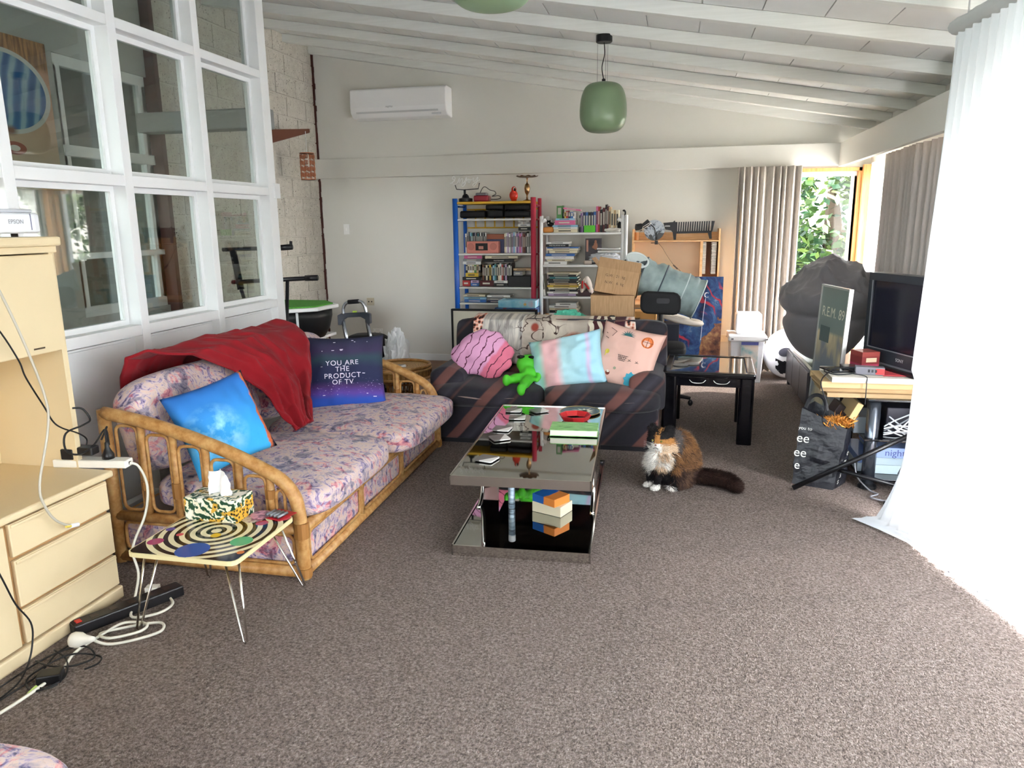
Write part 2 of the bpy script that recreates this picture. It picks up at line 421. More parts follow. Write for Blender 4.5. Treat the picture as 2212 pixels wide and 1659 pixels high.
# block wall on the left, every block its own piece
wl = struct(MB().prism([(5.28, 0), (YB, 0), (YB, zc(XL)), (5.28, zc(XL))], (XL-.012, 0, 0), (0, 1, 0), (0, 0, 1), (-.1, 0, 0)), 'wall_left', MORTAR, 'white painted concrete block wall')
BM_ = {}
row = 0
z = 0.0
while z < 3.35:
    off = 0 if row % 2 else .2
    y = 5.28-off
    while y < YB-.01:
        a, b = max(y, 5.28)+.006, min(y+.4, YB)-.006
        if b-a > .03:
            top = min(z+.2, zc(XL))-.005
            d = .006+.012*abs(nz(y*3.1, z*2.7))
            MB().box(XL-.012, XL+d-.01, a, b, z+.006, top).build('block', BLOCK, wl, bevel=.004, seg=1)
        y += .4
    z += .2; row += 1
# partition of white posts and rails with glass
part = struct(MB().box(XP-.075, XP-.055, YF, 4.82, 0, .93), 'wall_partition', WHITE, 'white post and rail partition with glazed upper bays')
PY = [(-2.6, -2.54), (-1.92, -1.86), (-1.22, -1.16), (-.53, -.47), (.0, .06), (.62, .68), (1.32, 1.38), (2.0, 2.06), (2.68, 2.74), (3.40, 3.46), (4.09, 4.15), (4.80, 4.90)]
for a, b in PY: MB().box(XP-.13, XP, a, b, 0, zc(XP)).build('post', WHITE, part, bevel=.003)
RZ = [(.0, .08), (.945, 1.0), (1.715, 1.77), (2.48, 2.53), (3.12, 3.19)]
for i in range(len(PY)-1):
    a, b = PY[i][1], PY[i+1][0]
    for j, (z0, z1) in enumerate(RZ):
        if a < 1.0 and j in (0,): continue
        MB().box(XP-.13, XP-.003, a, b, z0, z1).build('rail', WHITE, part, bevel=.002)
    for j in range(1, 4):
        z0, z1 = RZ[j][1], RZ[j+1][0]; g = .028
        bd = MB()
        for (p, q, r, s_) in ((a, b, z0, z0+g), (a, b, z1-g, z1), (a, a+g*.7, z0+g, z1-g), (b-g, b, z0+g, z1-g)): bd.box(XP-.105, XP-.075, p, q, r, s_)
        bd.build('glazing_bead', WHITE, part)
        MB().box(XP-.092, XP-.088, a+g*.5, b-g*.5, z0+g*.5, z1-g*.5).build('pane', PANE, part)
    MB().box(XP-.055, XP-.045, a+.02, b-.04, .1, .92).build('lower_panel', WHITE, part)
MB().box(XP-.06, XP+.012, 4.86, 4.93, 1.70, 1.80).build('joint_block', WHITE, part)
# the hall beyond the glass
m = MB().box(-4.06, -3.96, 2.0, 4.34, 0, 3.45).box(-4.06, -3.96, 4.34, 5.26, 2.62, 3.45).box(-4.06, -3.96, 4.34, 5.26, 0, .9)
struct(m, 'wall_hall', mat('hall_paint', '#b9bab6', .8), 'grey wall of the hall behind the glass partition')
m = MB().box(XL-.08, XL+.03, 5.23, 5.275, 0, 3.35)
struct(m, 'trim_4', REDBROWN, 'dark red timber post at the end of the block wall')
w4 = window('window_4', 'white framed hall window seen through the glass partition', (-4.0, 4.34, 0), (0, 1, 0), .88, .9, 2.62, 2, WHITE, .07, PANE)
MB().box(-4.04, -3.95, 4.34, 5.22, 1.98, 2.05).box(-4.04, -3.95, 4.34, 5.22, 1.3, 1.34).build('transom', WHITE, w4)
m = MB().box(-3.95, XP-.14, 5.05, 5.2, 2.2, 2.34)
struct(m, 'trim_5', mat('grey_beam', '#8f918e', .7), 'grey box beam crossing the hall above the glass', bevel=.012)
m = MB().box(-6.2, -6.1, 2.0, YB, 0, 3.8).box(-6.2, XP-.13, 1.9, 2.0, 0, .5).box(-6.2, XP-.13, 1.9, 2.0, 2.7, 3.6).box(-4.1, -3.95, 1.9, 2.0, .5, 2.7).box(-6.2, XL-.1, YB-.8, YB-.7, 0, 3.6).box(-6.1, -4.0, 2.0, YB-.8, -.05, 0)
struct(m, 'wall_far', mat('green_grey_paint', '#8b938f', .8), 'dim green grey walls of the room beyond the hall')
window('added_window_5', 'added window out of view letting daylight into the hall', (-3.95, 1.95, 0), (1, 0, 0), 1.05, .5, 2.7, 1, WHITE, .05)  # unseen window put in to brighten the hall
window('added_window_6', 'added window out of view brightening the room beyond the hall', (-6.1, 1.95, 0), (1, 0, 0), 2.0, .5, 2.7, 2, WHITE, .05)  # also out of view, put in to bring daylight to the far room
# outside
def _bounce_ground(q): return q.ramp(q.noise(q.co('Object'), 6, 4), [(.3, '#a8a49a'), (.7, '#bdb8ad')])
m = MB().box(-20, 30, 8.2, 40, -.6, -.5).box(2.0, 30, -20, 8.2, -.6, -.5)  # ground added outside, toned pale to throw daylight onto the ceiling
struct(m, 'ground_outside', mat('paving', rough=.9, fn=_bounce_ground), 'added pale paving outside the windows bouncing daylight up to the ceiling')
# ---------------------------------------------------------------- curtains
def curtain(name, label, A, B, z0, z1, folds, amp, m_, seed=0, nv=10, flare=.25, thick=.004, cat='curtain'):
    A = Vector(A); B = Vector(B); d = (B-A); n = Vector((-d.y, d.x)).normalized(); rr = random.Random(seed)
    ph = [rr.uniform(-.9, .9) for _ in range(folds+2)]; am = [rr.uniform(.35, 1.25) for _ in range(folds+2)]
    def fn(u, v):
        t = u*folds; i = int(t); p = t+lerp(ph[i], ph[i+1], t-i)*.25
        a = amp*lerp(am[i], am[i+1], t-i)*(1+flare*(1-v))
        s = math.sin(2*PI*p)
        w_ = s*a+.006*nz(u*9, v*4, seed)
        P = A+d*(u+.010*math.sin(2*PI*p*2)*0+.006*nz(u*6, v*2, seed+5)*(1-v))
        return (P.x+n.x*w_, P.y+n.y*w_, lerp(z0, z1, v))
    mb = MB().grid(fn, folds*12, nv)
    return one(mb, name, m_, label, cat, smooth=True, solid=thick)
GREYC = mat('grey_linen', rough=.9, sheen=.2, fn=lambda q: q.ramp(q.noise(q.co('Object', scale=(60, 60, 8)), 4, 3), [(.3, '#b0a7a3'), (.7, '#b8afab')]))
BEIGEC = mat('pale_linen', rough=.9, sheen=.2, fn=lambda q: q.ramp(q.noise(q.co('Object', scale=(60, 60, 8)), 4, 3), [(.3, '#b9b0a8'), (.7, '#cdc5be')]))
SHEER = cloth_thin('sheer_white', '#e2e7ec', .03, .22)
SHEER2 = cloth_thin('sheer_white_thin', '#f8faf8', .5, .7)
curtain('curtain', 'pale linen curtain gathered left of the back window', (.58, 7.745), (1.16, 7.745), .02, 2.02, 9, .04, BEIGEC, 3, flare=.35)
curtain('curtain', 'grey linen curtain drawn across the window wall behind the television', (1.70, 6.86), (1.70, 3.7), .02, 2.03, 29, .055, GREYC, 5)  # hidden near end lengthened to keep a sun patch off the floor
curtain('sheer_curtain', 'narrow white sheer curtain in the window corner behind the bean bag', (1.75, 7.62), (1.75, 6.85), .02, 2.02, 12, .02, SHEER2, 9, thick=0, cat='curtain')
TOPA, TOPB = Vector((1.195, 3.89, 2.325)), Vector((1.60, -1.2, 2.325))  # rod carried on out of view so the sheer cuts light from the right front
HEM = [Vector(p) for p in ((.93, 3.83, 0), (1.03, 3.70, 0), (1.12, 3.56, 0), (1.17, 3.35, 0), (1.25, 3.10, 0), (1.32, 2.85, 0), (1.40, 1.5, 0), (1.46, .2, 0), (1.52, -1.2, 0))]
_HU = [0, .025, .055, .10, .15, .205, .47, .72, 1.0001]
def hemt(u):
    for i in range(8):
        if u <= _HU[i+1]: return i+(u-_HU[i])/(_HU[i+1]-_HU[i])
    return 7.999
def _sheer(u, v):
    P = TOPA.lerp(TOPB, u)
    k = u*72
    f = math.sin(2*PI*k+1.1*math.sin(k*.9))*(.012+.02*v)*(1-.55*max(0, v-.9)/.1)+.03*v*nz(u*14, v*1.6, 2)
    h = v*1.09
    side = .055*math.sin(PI*min(1, v))*math.exp(-u*15)*(1 if v < .62 else -.3)
    if h <= 1.0:
        z = 2.325*(1-h); x = P.x+f-.02*h-side*.3; y = P.y+.02*nz(u*20, v*3, 7)-.035*max(0, .06-u)/.06*math.sin(PI*v*2)
        b = max(0, h-.80)/.20; t = hemt(u); i = min(7, int(t)); Hm = HEM[i].lerp(HEM[i+1], t-i)
        q = b*b*.55
        return (lerp(x, Hm.x, q), lerp(y, Hm.y, q), max(z, .012))
    t = hemt(u); i = min(7, int(t)); Hm = HEM[i].lerp(HEM[i+1], t-i); q = .55+.45*(h-1)/.09
    return (lerp(P.x+f-.02, Hm.x, q), lerp(P.y, Hm.y, q), .012+.03*abs(nz(u*30, h*40, 4))*(1.09-h)/.09)
sr = thing('sheer_drape', 'big white sheer sheet hung from a rod, its hem puddling on the carpet', 'curtain', (1.3, 2.4, 0))
MB().grid(_sheer, 640, 56).build('sheet', SHEER, sr, smooth=True)
def _slv(u, v):
    P = TOPA.lerp(TOPB, u); a = 2*PI*v; r = .034+.006*nz(u*60, v*3)
    return (P.x+math.cos(a)*r, P.y, P.z+.012+math.sin(a)*r)
MB().grid(_slv, 120, 12, cv=True).build('rod_sleeve', mat('sheer_doubled', '#c9cbca', .9), sr, smooth=True)
MB().tube([TOPA+Vector((-.004, .05, .012)), TOPB], .012, 10).build('rod', flat('#33343a'), sr)
for t in (.02, .5, .98):
    P = TOPA.lerp(TOPB, t); MB().tube([P+Vector((0, 0, .02)), Vector((P.x, P.y, zc(P.x)-.05))], .004, 6).build('hanger', flat('#c9cacb'), sr)
# ---------------------------------------------------------------- lamps and wall fittings
LAMPG = mat('green_lamp_glass', rough=.32, spec=.5, fn=lambda q: q.ramp(q.noise(q.co('Object'), 2, 2), [(.3, '#73886a'), (.7, '#788c6b')]))
BLACKM = mat('black_metal', '#15161a', .4)
def pendant(x, y, label, hang=.62):
    zr = zc(x)-.078; t = thing('pendant_lamp', label, 'lamp', (x, y, zr-hang), 0, 'green pendant lamps')
    b = zr-hang
    MB().lathe([(.001, zr-.045), (.05, zr-.045), (.055, zr-.04), (.055, zr)], 20, (x, y, 0)).build('canopy', BLACKM, t, smooth=False)
    pr = [(.001, 0), (.075, .002), (.118, .018), (.148, .055), (.160, .11), (.158, .18), (.148, .24), (.125, .29), (.09, .315), (.03, .325), (.001, .326)]
    pr = [(p.x, p.y) for p in catmull([Vector((r, z, 0)) for r, z in pr], 4)]
    MB().lathe(pr, 40, (x, y, b)).build('shade', LAMPG, t, smooth=True)
    MB().lathe([(.012, .324), (.012, .345), (.004, .35)], 10, (x, y, b)).build('cap', BLACKM, t)
    MB().tube([(x, y, b+.34), (x-.012, y, b+.42), (x+.004, y, b+.5), (x, y, zr-.04)], .0035, 6, smooth_n=5).build('flex', BLACKM, t)
    for k in (-.042, .026, .01):
        MB().tube([(x+k, y+(.03 if k == .01 else -.01), b+.318), (x+k, y+(.03 if k == .01 else -.01), zr-.04)], .0012, 5).build('wire', flat('#6c6c6c'), t)
pendant(-.51, 5.325, 'green glass pendant lamp hanging in full view before the back wall')
pendant(-.65, 2.70, 'green glass pendant lamp cut off by the top edge of the picture', .52)
ac = thing('air_conditioner', 'white wall mounted air conditioner high on the back wall', 'air conditioner', (-2.87, 7.78, 2.60))
prof = [(0, 0), (-.15, .012), (-.205, .06), (-.215, .11), (-.21, .285), (-.19, .30), (0, .30)]
MB().prism(prof, (-3.40, 7.885, 2.605), (0, 1, 0), (0, 0, 1), (1.06, 0, 0)).build('case', mat('ac_plastic', '#f1f1f3', .35), ac, bevel=.018, seg=3)
MB().prism([(-.208, .052), (-.214, .068), (-.219, .068), (-.213, .05)], (-3.33, 7.885, 2.605), (0, 1, 0), (0, 0, 1), (.9, 0, 0)).build('louvre', mat('ac_plastic_grey', '#c9cacd', .4), ac)
MB().box(-2.5, -2.4, 7.672, 7.68, 2.625, 2.64).build('display', mat('ac_plastic_grey', '#c9cacd', .4), ac)
m = MB(); m.text('FUJITSU', .022, plate((-2.96, 7.668, 2.715), (1, 0, 0), (0, 0, 1))); m.build('logo', flat('#6b6b70'), ac)
def wallplate(name, label, cat, x, z, w_, h, col, extra):
    t = thing(name, label, cat, (x, 7.885, z))
    MB().box(x-w_/2, x+w_/2, 7.877, 7.89, z-h/2, z+h/2).build('plate', flat(col, .4), t, bevel=.002)
    for nm, dx, dz, a, b, c in extra: MB().box(x+dx-a/2, x+dx+a/2, 7.872, 7.879, z+dz-b/2, z+dz+b/2).build(nm, flat(c, .4), t)
wallplate('light_switch', 'tall white light switch on the back wall', 'switch', -3.61, 1.468, .07, .115, '#eeeeec', [('rocker', 0, 0, .018, .03, '#f7f7f5')])
wallplate('phone_socket', 'square beige socket plate with two dark holes', 'socket', -3.37, .66, .085, .085, '#c9bfa9', [('hole', -.018, 0, .013, .013, '#181410'), ('hole', .018, 0, .013, .013, '#181410')])
wallplate('power_outlet', 'wide white double power outlet above the skirting', 'outlet', -3.30, .315, .116, .073, '#e9e8e4', [('rocker', -.035, .02, .012, .01, '#fafafa'), ('rocker', .035, .02, .012, .01, '#fafafa'), ('slot', -.03, -.008, .014, .012, '#b9b8b4'), ('slot', .03, -.008, .014, .012, '#b9b8b4')])
wallplate('power_outlet', 'cream power outlet low beside the leaning fantasy canvas', 'outlet', .51, .32, .116, .073, '#e6dfcf', [('slot', -.03, 0, .014, .012, '#b9b8b4')])
# bracket lamp on block wall
bl = thing('bracket_lamp', 'copper lattice lantern hung from a wedge shaped timber wall bracket', 'lamp', (-3.75, 7.05, 1.95))
MB().prism([(0, 0), (.42, .12), (.42, .155), (0, .13)], (-3.9, 6.86, 2.30), (.72, .62, 0), (0, 0, 1), (-.02, .03, 0)).build('bracket', mat('brown_bracket', '#6d3a22', .5), bl)
cx, cy = -3.63, 7.09
MB().tube([(cx, cy, 2.43), (cx, cy, 2.22)], .003, 6).build('flex', WHITE, bl)
COPPER = mat('copper', '#b06f4d', .3, .9)
rg = MB()
for z in (1.962, 2.215): rg.lathe([(.068, z), (.072, z), (.072, z+.008), (.068, z+.008), (.068, z)], 24, (cx, cy, 0))
rg.build('ring', COPPER, bl)
lt = MB()
for i in range(8):
    a0 = 2*PI*i/8
    for j in range(4):
        zz = 1.985+j*.058
        for (h0, h1, v0, v1) in ((.12, .66, .2, .75), (.30, .48, .35, .6)):
            for k in range(4):
                A = [(h0, v0), (h1, v0), (h1, v1), (h0, v1)][k]; B = [(h1, v0), (h1, v1), (h0, v1), (h0, v0)][k]
                pa = [(cx+.07*math.cos(a0+q[0]*PI/4), cy+.07*math.sin(a0+q[0]*PI/4), zz+q[1]*.058) for q in (A, B)]
                lt.tube(pa, .0035, 4)
        lt.tube([(cx+.07*math.cos(a0), cy+.07*math.sin(a0), zz-.02), (cx+.07*math.cos(a0), cy+.07*math.sin(a0), zz+.05)], .0035, 4)
        lt.tube([(cx+.07*math.cos(a0), cy+.07*math.sin(a0), zz+.028), (cx+.07*math.cos(a0+.1), cy+.07*math.sin(a0+.1), zz+.028)], .0035, 4)
lt.build('lattice', COPPER, bl)
MB().lathe([(.001, 2.08), (.022, 2.1), (.03, 2.14), (.02, 2.18), (.012, 2.215)], 14, (cx, cy, 0)).build('bulb', flat('#f2eee4', .3), bl, smooth=True)
# ---------------------------------------------------------------- tree beyond the back window
LEAF = mat('leaf', rough=.45, fn=lambda q: q.attr('Col'))
def tree(name, label, cx, cy, n, seed, rx, rz, z0):
    rr = random.Random(seed); t = thing(name, label, 'tree', (cx, cy, -.5))
    tr = MB(); tr.tube([(cx, cy, -.5), (cx+.1, cy, 1), (cx, cy+.1, 2.6)], [.16, .12, .07], 8, smooth_n=4)
    for k in range(9):
        a = rr.uniform(0, 2*PI); z = rr.uniform(.3, 2.4); tr.tube([(cx, cy, z), (cx+.7*math.cos(a), cy+.7*math.sin(a), z+.6)], [.05, .02], 6)
    tr.build('trunk', mat('bark', '#5a4c3e', .9), t)
    lf = MB(); cols = []
    cl = [(cx+rr.gauss(0, rx*.5), cy+rr.gauss(0, rx*.45), z0+rr.uniform(0, rz)) for _ in range(120)]
    for k in range(n):
        c = cl[rr.randrange(len(cl))]; p = Vector(c)+Vector((rr.gauss(0, .2), rr.gauss(0, .2), rr.gauss(0, .18)))
        L = rr.uniform(.09, .17); d = Vector((rr.uniform(-1, 1), rr.uniform(-1, 1), rr.uniform(-.6, .8))).normalized()
        s_ = d.cross(Vector((rr.uniform(-1, 1), rr.uniform(-1, 1), 1))).normalized()*L*.32
        lf.add([p, p+d*L*.5+s_, p+d*L, p+d*L*.5-s_], [(0, 1, 2, 3)])
        g = rr.random(); q = H('#38542a') if g < .5 else H('#6d8544') if g < .75 else H('#23402a')
        cols += [q]*4
    o = lf.build('foliage', LEAF, t); vcol(o, cols)
tree('garden_tree', 'leafy green garden tree filling the back window', 2.0, 10.9, 26000, 4, 2.2, 3.6, -.2)
tree('garden_tree', 'darker garden tree further left behind the pale curtain', -2.2, 15.5, 9000, 9, 2.4, 3.6, .0)
# ---------------------------------------------------------------- shared soft things
def _floral(q):
    v = q.co('Object'); n1 = q.noise(v, 7, 4, .6, 1.0); n2 = q.noise(v, 15, 4, .7, 2.2); n3 = q.noise(v, 6, 2, .5, .8); v2 = q.co('Object', loc=(3, 5, 1))
    c = q.ramp(n2, [(.28, '#3a3848'), (.37, '#6f6488'), (.43, '#a391b0'), (.49, '#cdb9ba'), (.58, '#d9bfae'), (.68, '#b89aa6')])
    red = q.ramp(q.noise(v2, 8, 4, .65, 1.6), [(.55, '#000000'), (.61, '#ffffff')])
    c = q.mix(q.m('MULTIPLY', red, .8), c, q.ramp(n2, [(.35, '#8f3345'), (.5, '#d07a82'), (.65, '#edb0a6')]))
    dk = q.ramp(n1, [(.38, '#ffffff'), (.46, '#000000')])
    c = q.mix(q.m('MULTIPLY', dk, .75), c, q.ramp(n2, [(.4, '#43465a'), (.6, '#7c7a96')]))
    q.bump(q.noise(v, 300, 2), .05, .002)
    return c
FLORAL = mat('floral_fabric', rough=.85, sheen=.15, fn=_floral)
def _stripe(q):
    v = q.co('Object', rot=(0, math.radians(-42), 0)); x = q.xyz(v)
    f = q.m('FRACT', q.m('MULTIPLY', q.m('ADD', x[0], q.m('MULTIPLY', q.noise(q.co('Object'), 4, 2), .03)), 3.1))
    g = q.noise(q.co('Object'), 40, 3)
    c = q.ramp(f, [(0, '#14131b'), (.30, '#1c1a25'), (.33, '#6b413a'), (.50, '#744840'), (.53, '#110f18'), (.70, '#34313c'), (.80, '#17151f'), (.86, '#4d302c'), (.9, '#14131b')])
    q.bump(g, .1, .004)
    return q.mix(q.m('MULTIPLY', g, .22), c, '#3f3a42')
STRIPE = mat('striped_velour', rough=.8, sheen=.12, fn=_stripe)
PIPING = mat('velour_piping', '#8f7c76', .8)
RATTAN = mat('rattan_cane', rough=.42, fn=lambda q: q.ramp(q.noise(q.co('Object', scale=(9, 9, 9)), 3, 4, .6), [(.3, '#9c6a32'), (.5, '#b98a52'), (.7, '#caa36b')]))
RBIND = mat('rattan_binding', '#9c6c36', .5)
def pmat(c, n, up):
    n = Vector(n).normalized(); up = Vector(up); x = up.cross(n).normalized(); y = n.cross(x)
    return Matrix(((x.x, y.x, n.x, c[0]), (x.y, y.y, n.y, c[1]), (x.z, y.z, n.z, c[2]), (0, 0, 0, 1)))
def pz(a, b, t, pw=.42): return t*(max(0, 1-abs(a)**2.2)*max(0, 1-abs(b)**2.2))**pw
def pillow(name, label, w_, h, t, M, m_, seed=0, wr=.010, cat='cushion', group=None, n=28, prints=(), lump=0):
    """cushion with a front and a back sheet meeting in a seam; prints: list of (name, material, MB in cushion plane)"""
    def xy(a, b): return (w_/2*a*(1-.07*(1-b*b)*abs(a)**3), h/2*b*(1-.07*(1-a*a)*abs(b)**3))
    def zz(a, b): return pz(a, b, t)+wr*(nz(a*2.2+seed, b*2.2, seed)+.6*nz(a*5, b*5, seed+3))*min(1, 4*max(0, 1-max(abs(a), abs(b))))
    mb = MB()
    for s in (1, -1):
        mb.grid(lambda u, v: (*xy(2*u-1, (2*v-1)), s*zz(2*u-1, 2*v-1)*(1 if s > 0 else .8)), n, n)
    o = mb.build(name, m_, None, smooth=True, local=True); o.matrix_world = M; prop(o, label, cat, group)
    bm = bmesh.new(); bm.from_mesh(o.data); bmesh.ops.remove_doubles(bm, verts=bm.verts, dist=.0008); bmesh.ops.recalc_face_normals(bm, faces=bm.faces); bm.to_mesh(o.data); bm.free()
    for nm, pm, g in prints:
        g.v = [Vector((p.x, p.y, zz(max(-1, min(1, p.x/(w_/2))), max(-1, min(1, p.y/(h/2))))+.0025+p.z)) for p in g.v]
        c = g.build(nm, pm, o, local=True); c['kind'] = 'stuff'
    return o
# ---------------------------------------------------------------- rattan sofa
rs = thing('rattan_sofa', 'bamboo framed sofa with purple and peach floral cushions', 'sofa', (-2.0, 3.7, 0))
ARM = [(-2.45, .705), (-2.25, .672), (-2.05, .622), (-1.85, .558), (-1.70, .495), (-1.61, .448), (-1.555, .385), (-1.535, .30), (-1.53, .15), (-1.53, .0)]
def armz(x):
    for (a, za), (b, zb) in zip(ARM, ARM[1:]):
        if a <= x <= b: return za+(zb-za)*(x-a)/(b-a)
    return .3
def rr_path(a, b, c, d, r, top=None):
    """rounded rectangle path a..b horizontally, c..d vertically"""
    out = []
    for (cx_, cz_, s) in ((b-r, c+r, -90), (b-r, d-r, 0), (a+r, d-r, 90), (a+r, c+r, 180)):
        for k in range(4): t = math.radians(s+30*k); out.append((cx_+r*math.cos(t), cz_+r*math.sin(t)))
    return out
for y, sx in ((2.71, 0), (4.69, -.035)):
    arm = MB().tube([(x+sx, y, z) for x, z in ARM], .029, 12, smooth_n=5); arm.build('arm_rail', RATTAN, rs, smooth=True)
    MB().tube([(-2.45+sx, y, 0), (-2.45+sx, y, .72)], .028, 12).build('back_post', RATTAN, rs, smooth=True)
    MB().tube([(-2.45+sx, y, .225), (-1.53+sx, y, .225)], .024, 10).build('end_rail', RATTAN, rs, smooth=True)
    MB().tube([(-2.45+sx, y, .028), (-1.53+sx, y, .028)], .026, 10).build('end_rail', RATTAN, rs, smooth=True)
    XS = [-2.42, -2.27, -2.115, -1.96, -1.805, -1.66, -1.55]
    for k, x in enumerate(XS[1:-1]):
        MB().tube([(x+sx, y, .23), (x+sx, y, armz(x))], .017, 8).build('spindle', RATTAN, rs, smooth=True)
        MB().tube([(x+sx, y-.004, .33 if k % 2 else .36), (x+sx, y-.004, .40)], .021, 8).build('binding', RBIND, rs)
    for a, b in zip(XS, XS[1:]):
        if b > -1.6: b = -1.575
        top = min(armz(a+.02), armz(b-.02))-.028
        MB().tube([(x+sx, y, z) for x, z in rr_path(a+.022, b-.022, .258, top, .03)], .0075, 6, closed=True).build('inner_cane', RATTAN, rs, smooth=True)
    for a, b in ((-2.42, -1.99), (-1.99, -1.56)):
        MB().tube([(x+sx, y, z) for x, z in rr_path(a+.01, b-.01, .062, .195, .03)], .008, 6, closed=True).build('inner_cane', RATTAN, rs, smooth=True)
    MB().box(-2.42+sx, -1.55+sx, y+.012 if y < 3 else y-.02, y+.02 if y < 3 else y-.012, .04, .215).build('fabric_panel', FLORAL, rs)
    MB().tube([(-1.53+sx, y, .19), (-1.53+sx, y, .26)], .034, 12).build('binding', RBIND, rs)
    MB().tube([(-1.53+sx, y, .01), (-1.53+sx, y, .05)], .034, 12).build('binding', RBIND, rs)
def fx(y): return -1.53-.035*(y-2.71)/1.98
for z, r in ((.225, .024), (.028, .026)): MB().tube([(fx(2.71), 2.71, z), (fx(4.69), 4.69, z)], r, 12).build('front_rail', RATTAN, rs, smooth=True)
MB().tube([(-2.45, 2.71, .68), (-2.485, 4.69, .68)], .024, 10).tube([(-2.45, 2.71, .2), (-2.485, 4.69, .2)], .02, 8).build('back_rail', RATTAN, rs, smooth=True)
FB = [2.74, 3.34, 3.95, 4.66]
for y in FB[1:3]: MB().tube([(fx(y), y, .03), (fx(y), y, .225)], .018, 8).build('front_post', RATTAN, rs, smooth=True)
for a, b in zip(FB, FB[1:]):
    MB().tube([(fx(y)+.006, y, z) for y, z in rr_path(a+.02, b-.02, .06, .197, .03)], .008, 6, closed=True).build('inner_cane', RATTAN, rs, smooth=True)
    MB().box(fx(a)-.02, fx(a)-.012, a, b, .04, .215).build('fabric_panel', FLORAL, rs)
MB().box(-2.43, -1.57, 2.74, 4.66, .19, .225).build('deck', flat('#8d7f76'), rs)
def softbox(x0, x1, y0, y1, z0, z1, puff=.02, M=None, n=14, e=5.0, seed=0):
    mb = MB(); c = Vector(((x0+x1)/2, (y0+y1)/2, (z0+z1)/2)); h = Vector(((x1-x0)/2, (y1-y0)/2, (z1-z0)/2))
    def fn(axis, s):
        def g(u, v):
            a, b = 2*u-1, 2*v-1; p = [0, 0, 0]; p[axis] = s; p[(axis+1) % 3] = a; p[(axis+2) % 3] = b
            P = Vector(p); L = (abs(P.x)**e+abs(P.y)**e+abs(P.z)**e)**(1/e); P = P/L
            P = Vector((math.copysign(abs(P.x)**.9, P.x), math.copysign(abs(P.y)**.9, P.y), math.copysign(abs(P.z)**.9, P.z)))
            f = puff*(1-P.x*P.x)*(1-P.y*P.y)
            Q = Vector((P.x*h.x, P.y*h.y, P.z*h.z+math.copysign(f, P.z)))
            Q += Vector((1, 1, 1))*0.006*nz(Q.x*6+seed, Q.y*6, Q.z*6)
            return (M @ Q if M else Q)+c
        return g
    for ax in range(3):
        for s in (1, -1): mb.grid(fn(ax, s), n, n)
    return mb
def soft(name, m_, parent, *a, **k):
    o = softbox(*a, **k).build(name, m_, parent, smooth=True)
    bm = bmesh.new(); bm.from_mesh(o.data); bmesh.ops.remove_doubles(bm, verts=bm.verts, dist=.0006); bmesh.ops.recalc_face_normals(bm, faces=bm.faces); bm.to_mesh(o.data); bm.free()
    return o
soft('seat_cushion', FLORAL, rs, -2.34, -1.455, 2.75, 3.70, .235, .375, puff=.028, seed=1, n=18)
soft('seat_cushion', FLORAL, rs, -2.34, -1.40, 3.70, 4.74, .235, .375, puff=.028, seed=4, n=18)
for y0, y1, s in ((2.76, 3.70, 0), (3.70, 4.64, 5)):
    soft('back_cushion', FLORAL, rs, -2.37-.11, -2.37+.11, y0, y1, .37, .83, puff=.0, M=Matrix.Rotation(math.radians(-16), 4, 'Y'), e=3.6, seed=s, n=18)
# throw pillows on the rattan sofa
def _skyp(q):
    v = q.co('Object'); x = q.xyz(v)
    g = q.ramp(q.m('ADD', q.m('MULTIPLY', x[1], -1.9), .5), [(.05, '#1f56a8'), (.4, '#2f86d0'), (.75, '#35a8e6'), (1, '#45b6ea')])
    cl = q.m('MULTIPLY', q.ramp(q.noise(v, 10, 5, .6), [(.42, '#000000'), (.62, '#ffffff')]), q.ramp(q.dist(v, (-.07, -.05, .08)), [(.06, '#ffffff'), (.16, '#000000')]))
    c = q.mix(cl, g, '#9fdcf0')
    e = q.m('ADD', x[0], q.m('MULTIPLY', q.noise(v, 9, 3, .6, 1), .07))
    c = q.mix(q.ramp(e, [(.205, '#000000'), (.21, '#ffffff')]), c, '#c9683c')
    return q.mix(q.ramp(e, [(.222, '#000000'), (.226, '#ffffff')]), c, '#1c1b30')
pillow('throw_cushion', 'blue sky print cushion leaning by the near bamboo arm', .41, .41, .08, pmat((-2.06, 2.985, .60), (.80, -.52, .40), (-.30, -.05, 1)), mat('sky_print', rough=.8, fn=_skyp), 2, .014)
def _tvp(q):
    v = q.co('Object'); x = q.xyz(v); y01 = q.m('ADD', q.m('MULTIPLY', x[1], 2.0), .5)
    c = q.ramp(q.m('ADD', y01, q.m('MULTIPLY', q.noise(v, 7, 4), .10)), [(.05, '#1f52b4'), (.20, '#2a4fae'), (.27, '#5a3f9a'), (.36, '#4a2f6a'), (.42, '#22284e'), (.60, '#262b4e'), (.72, '#2d4552'), (.82, '#3a2f52'), (.95, '#2a2c48')])
    sp = q.ramp(q.noise(q.co('Object', scale=(60, 130, 1)), 1.0, 2, .6), [(.66, '#000000'), (.70, '#ffffff')])
    band = q.ramp(y01, [(.18, '#000000'), (.26, '#ffffff'), (.36, '#ffffff'), (.42, '#000000')])
    return q.mix(q.m('MULTIPLY', sp, band), c, '#c9b8e6')
tx = []
for t_, yy, s_ in (('YOU ARE', .052, .045), ('THE', .012, .045), ('PRODUCT', -.030, .045), ('OF TV', -.070, .044)):
    tx.append(('printed_words', MB().text(t_, s_, Matrix.Translation((-.02, yy, 0)), sp=1.12)))
_fk = MB()
for k in range(18): _fk.box(*(lambda a, b, c: (a, a+c, b, b+.004))(R.uniform(-.2, .17), R.choice([.2, .14, .135, .03, -.02, -.15, -.17, .19]), R.uniform(.004, .022)), 0, .0003)
tx.append(('print_flecks', _fk))
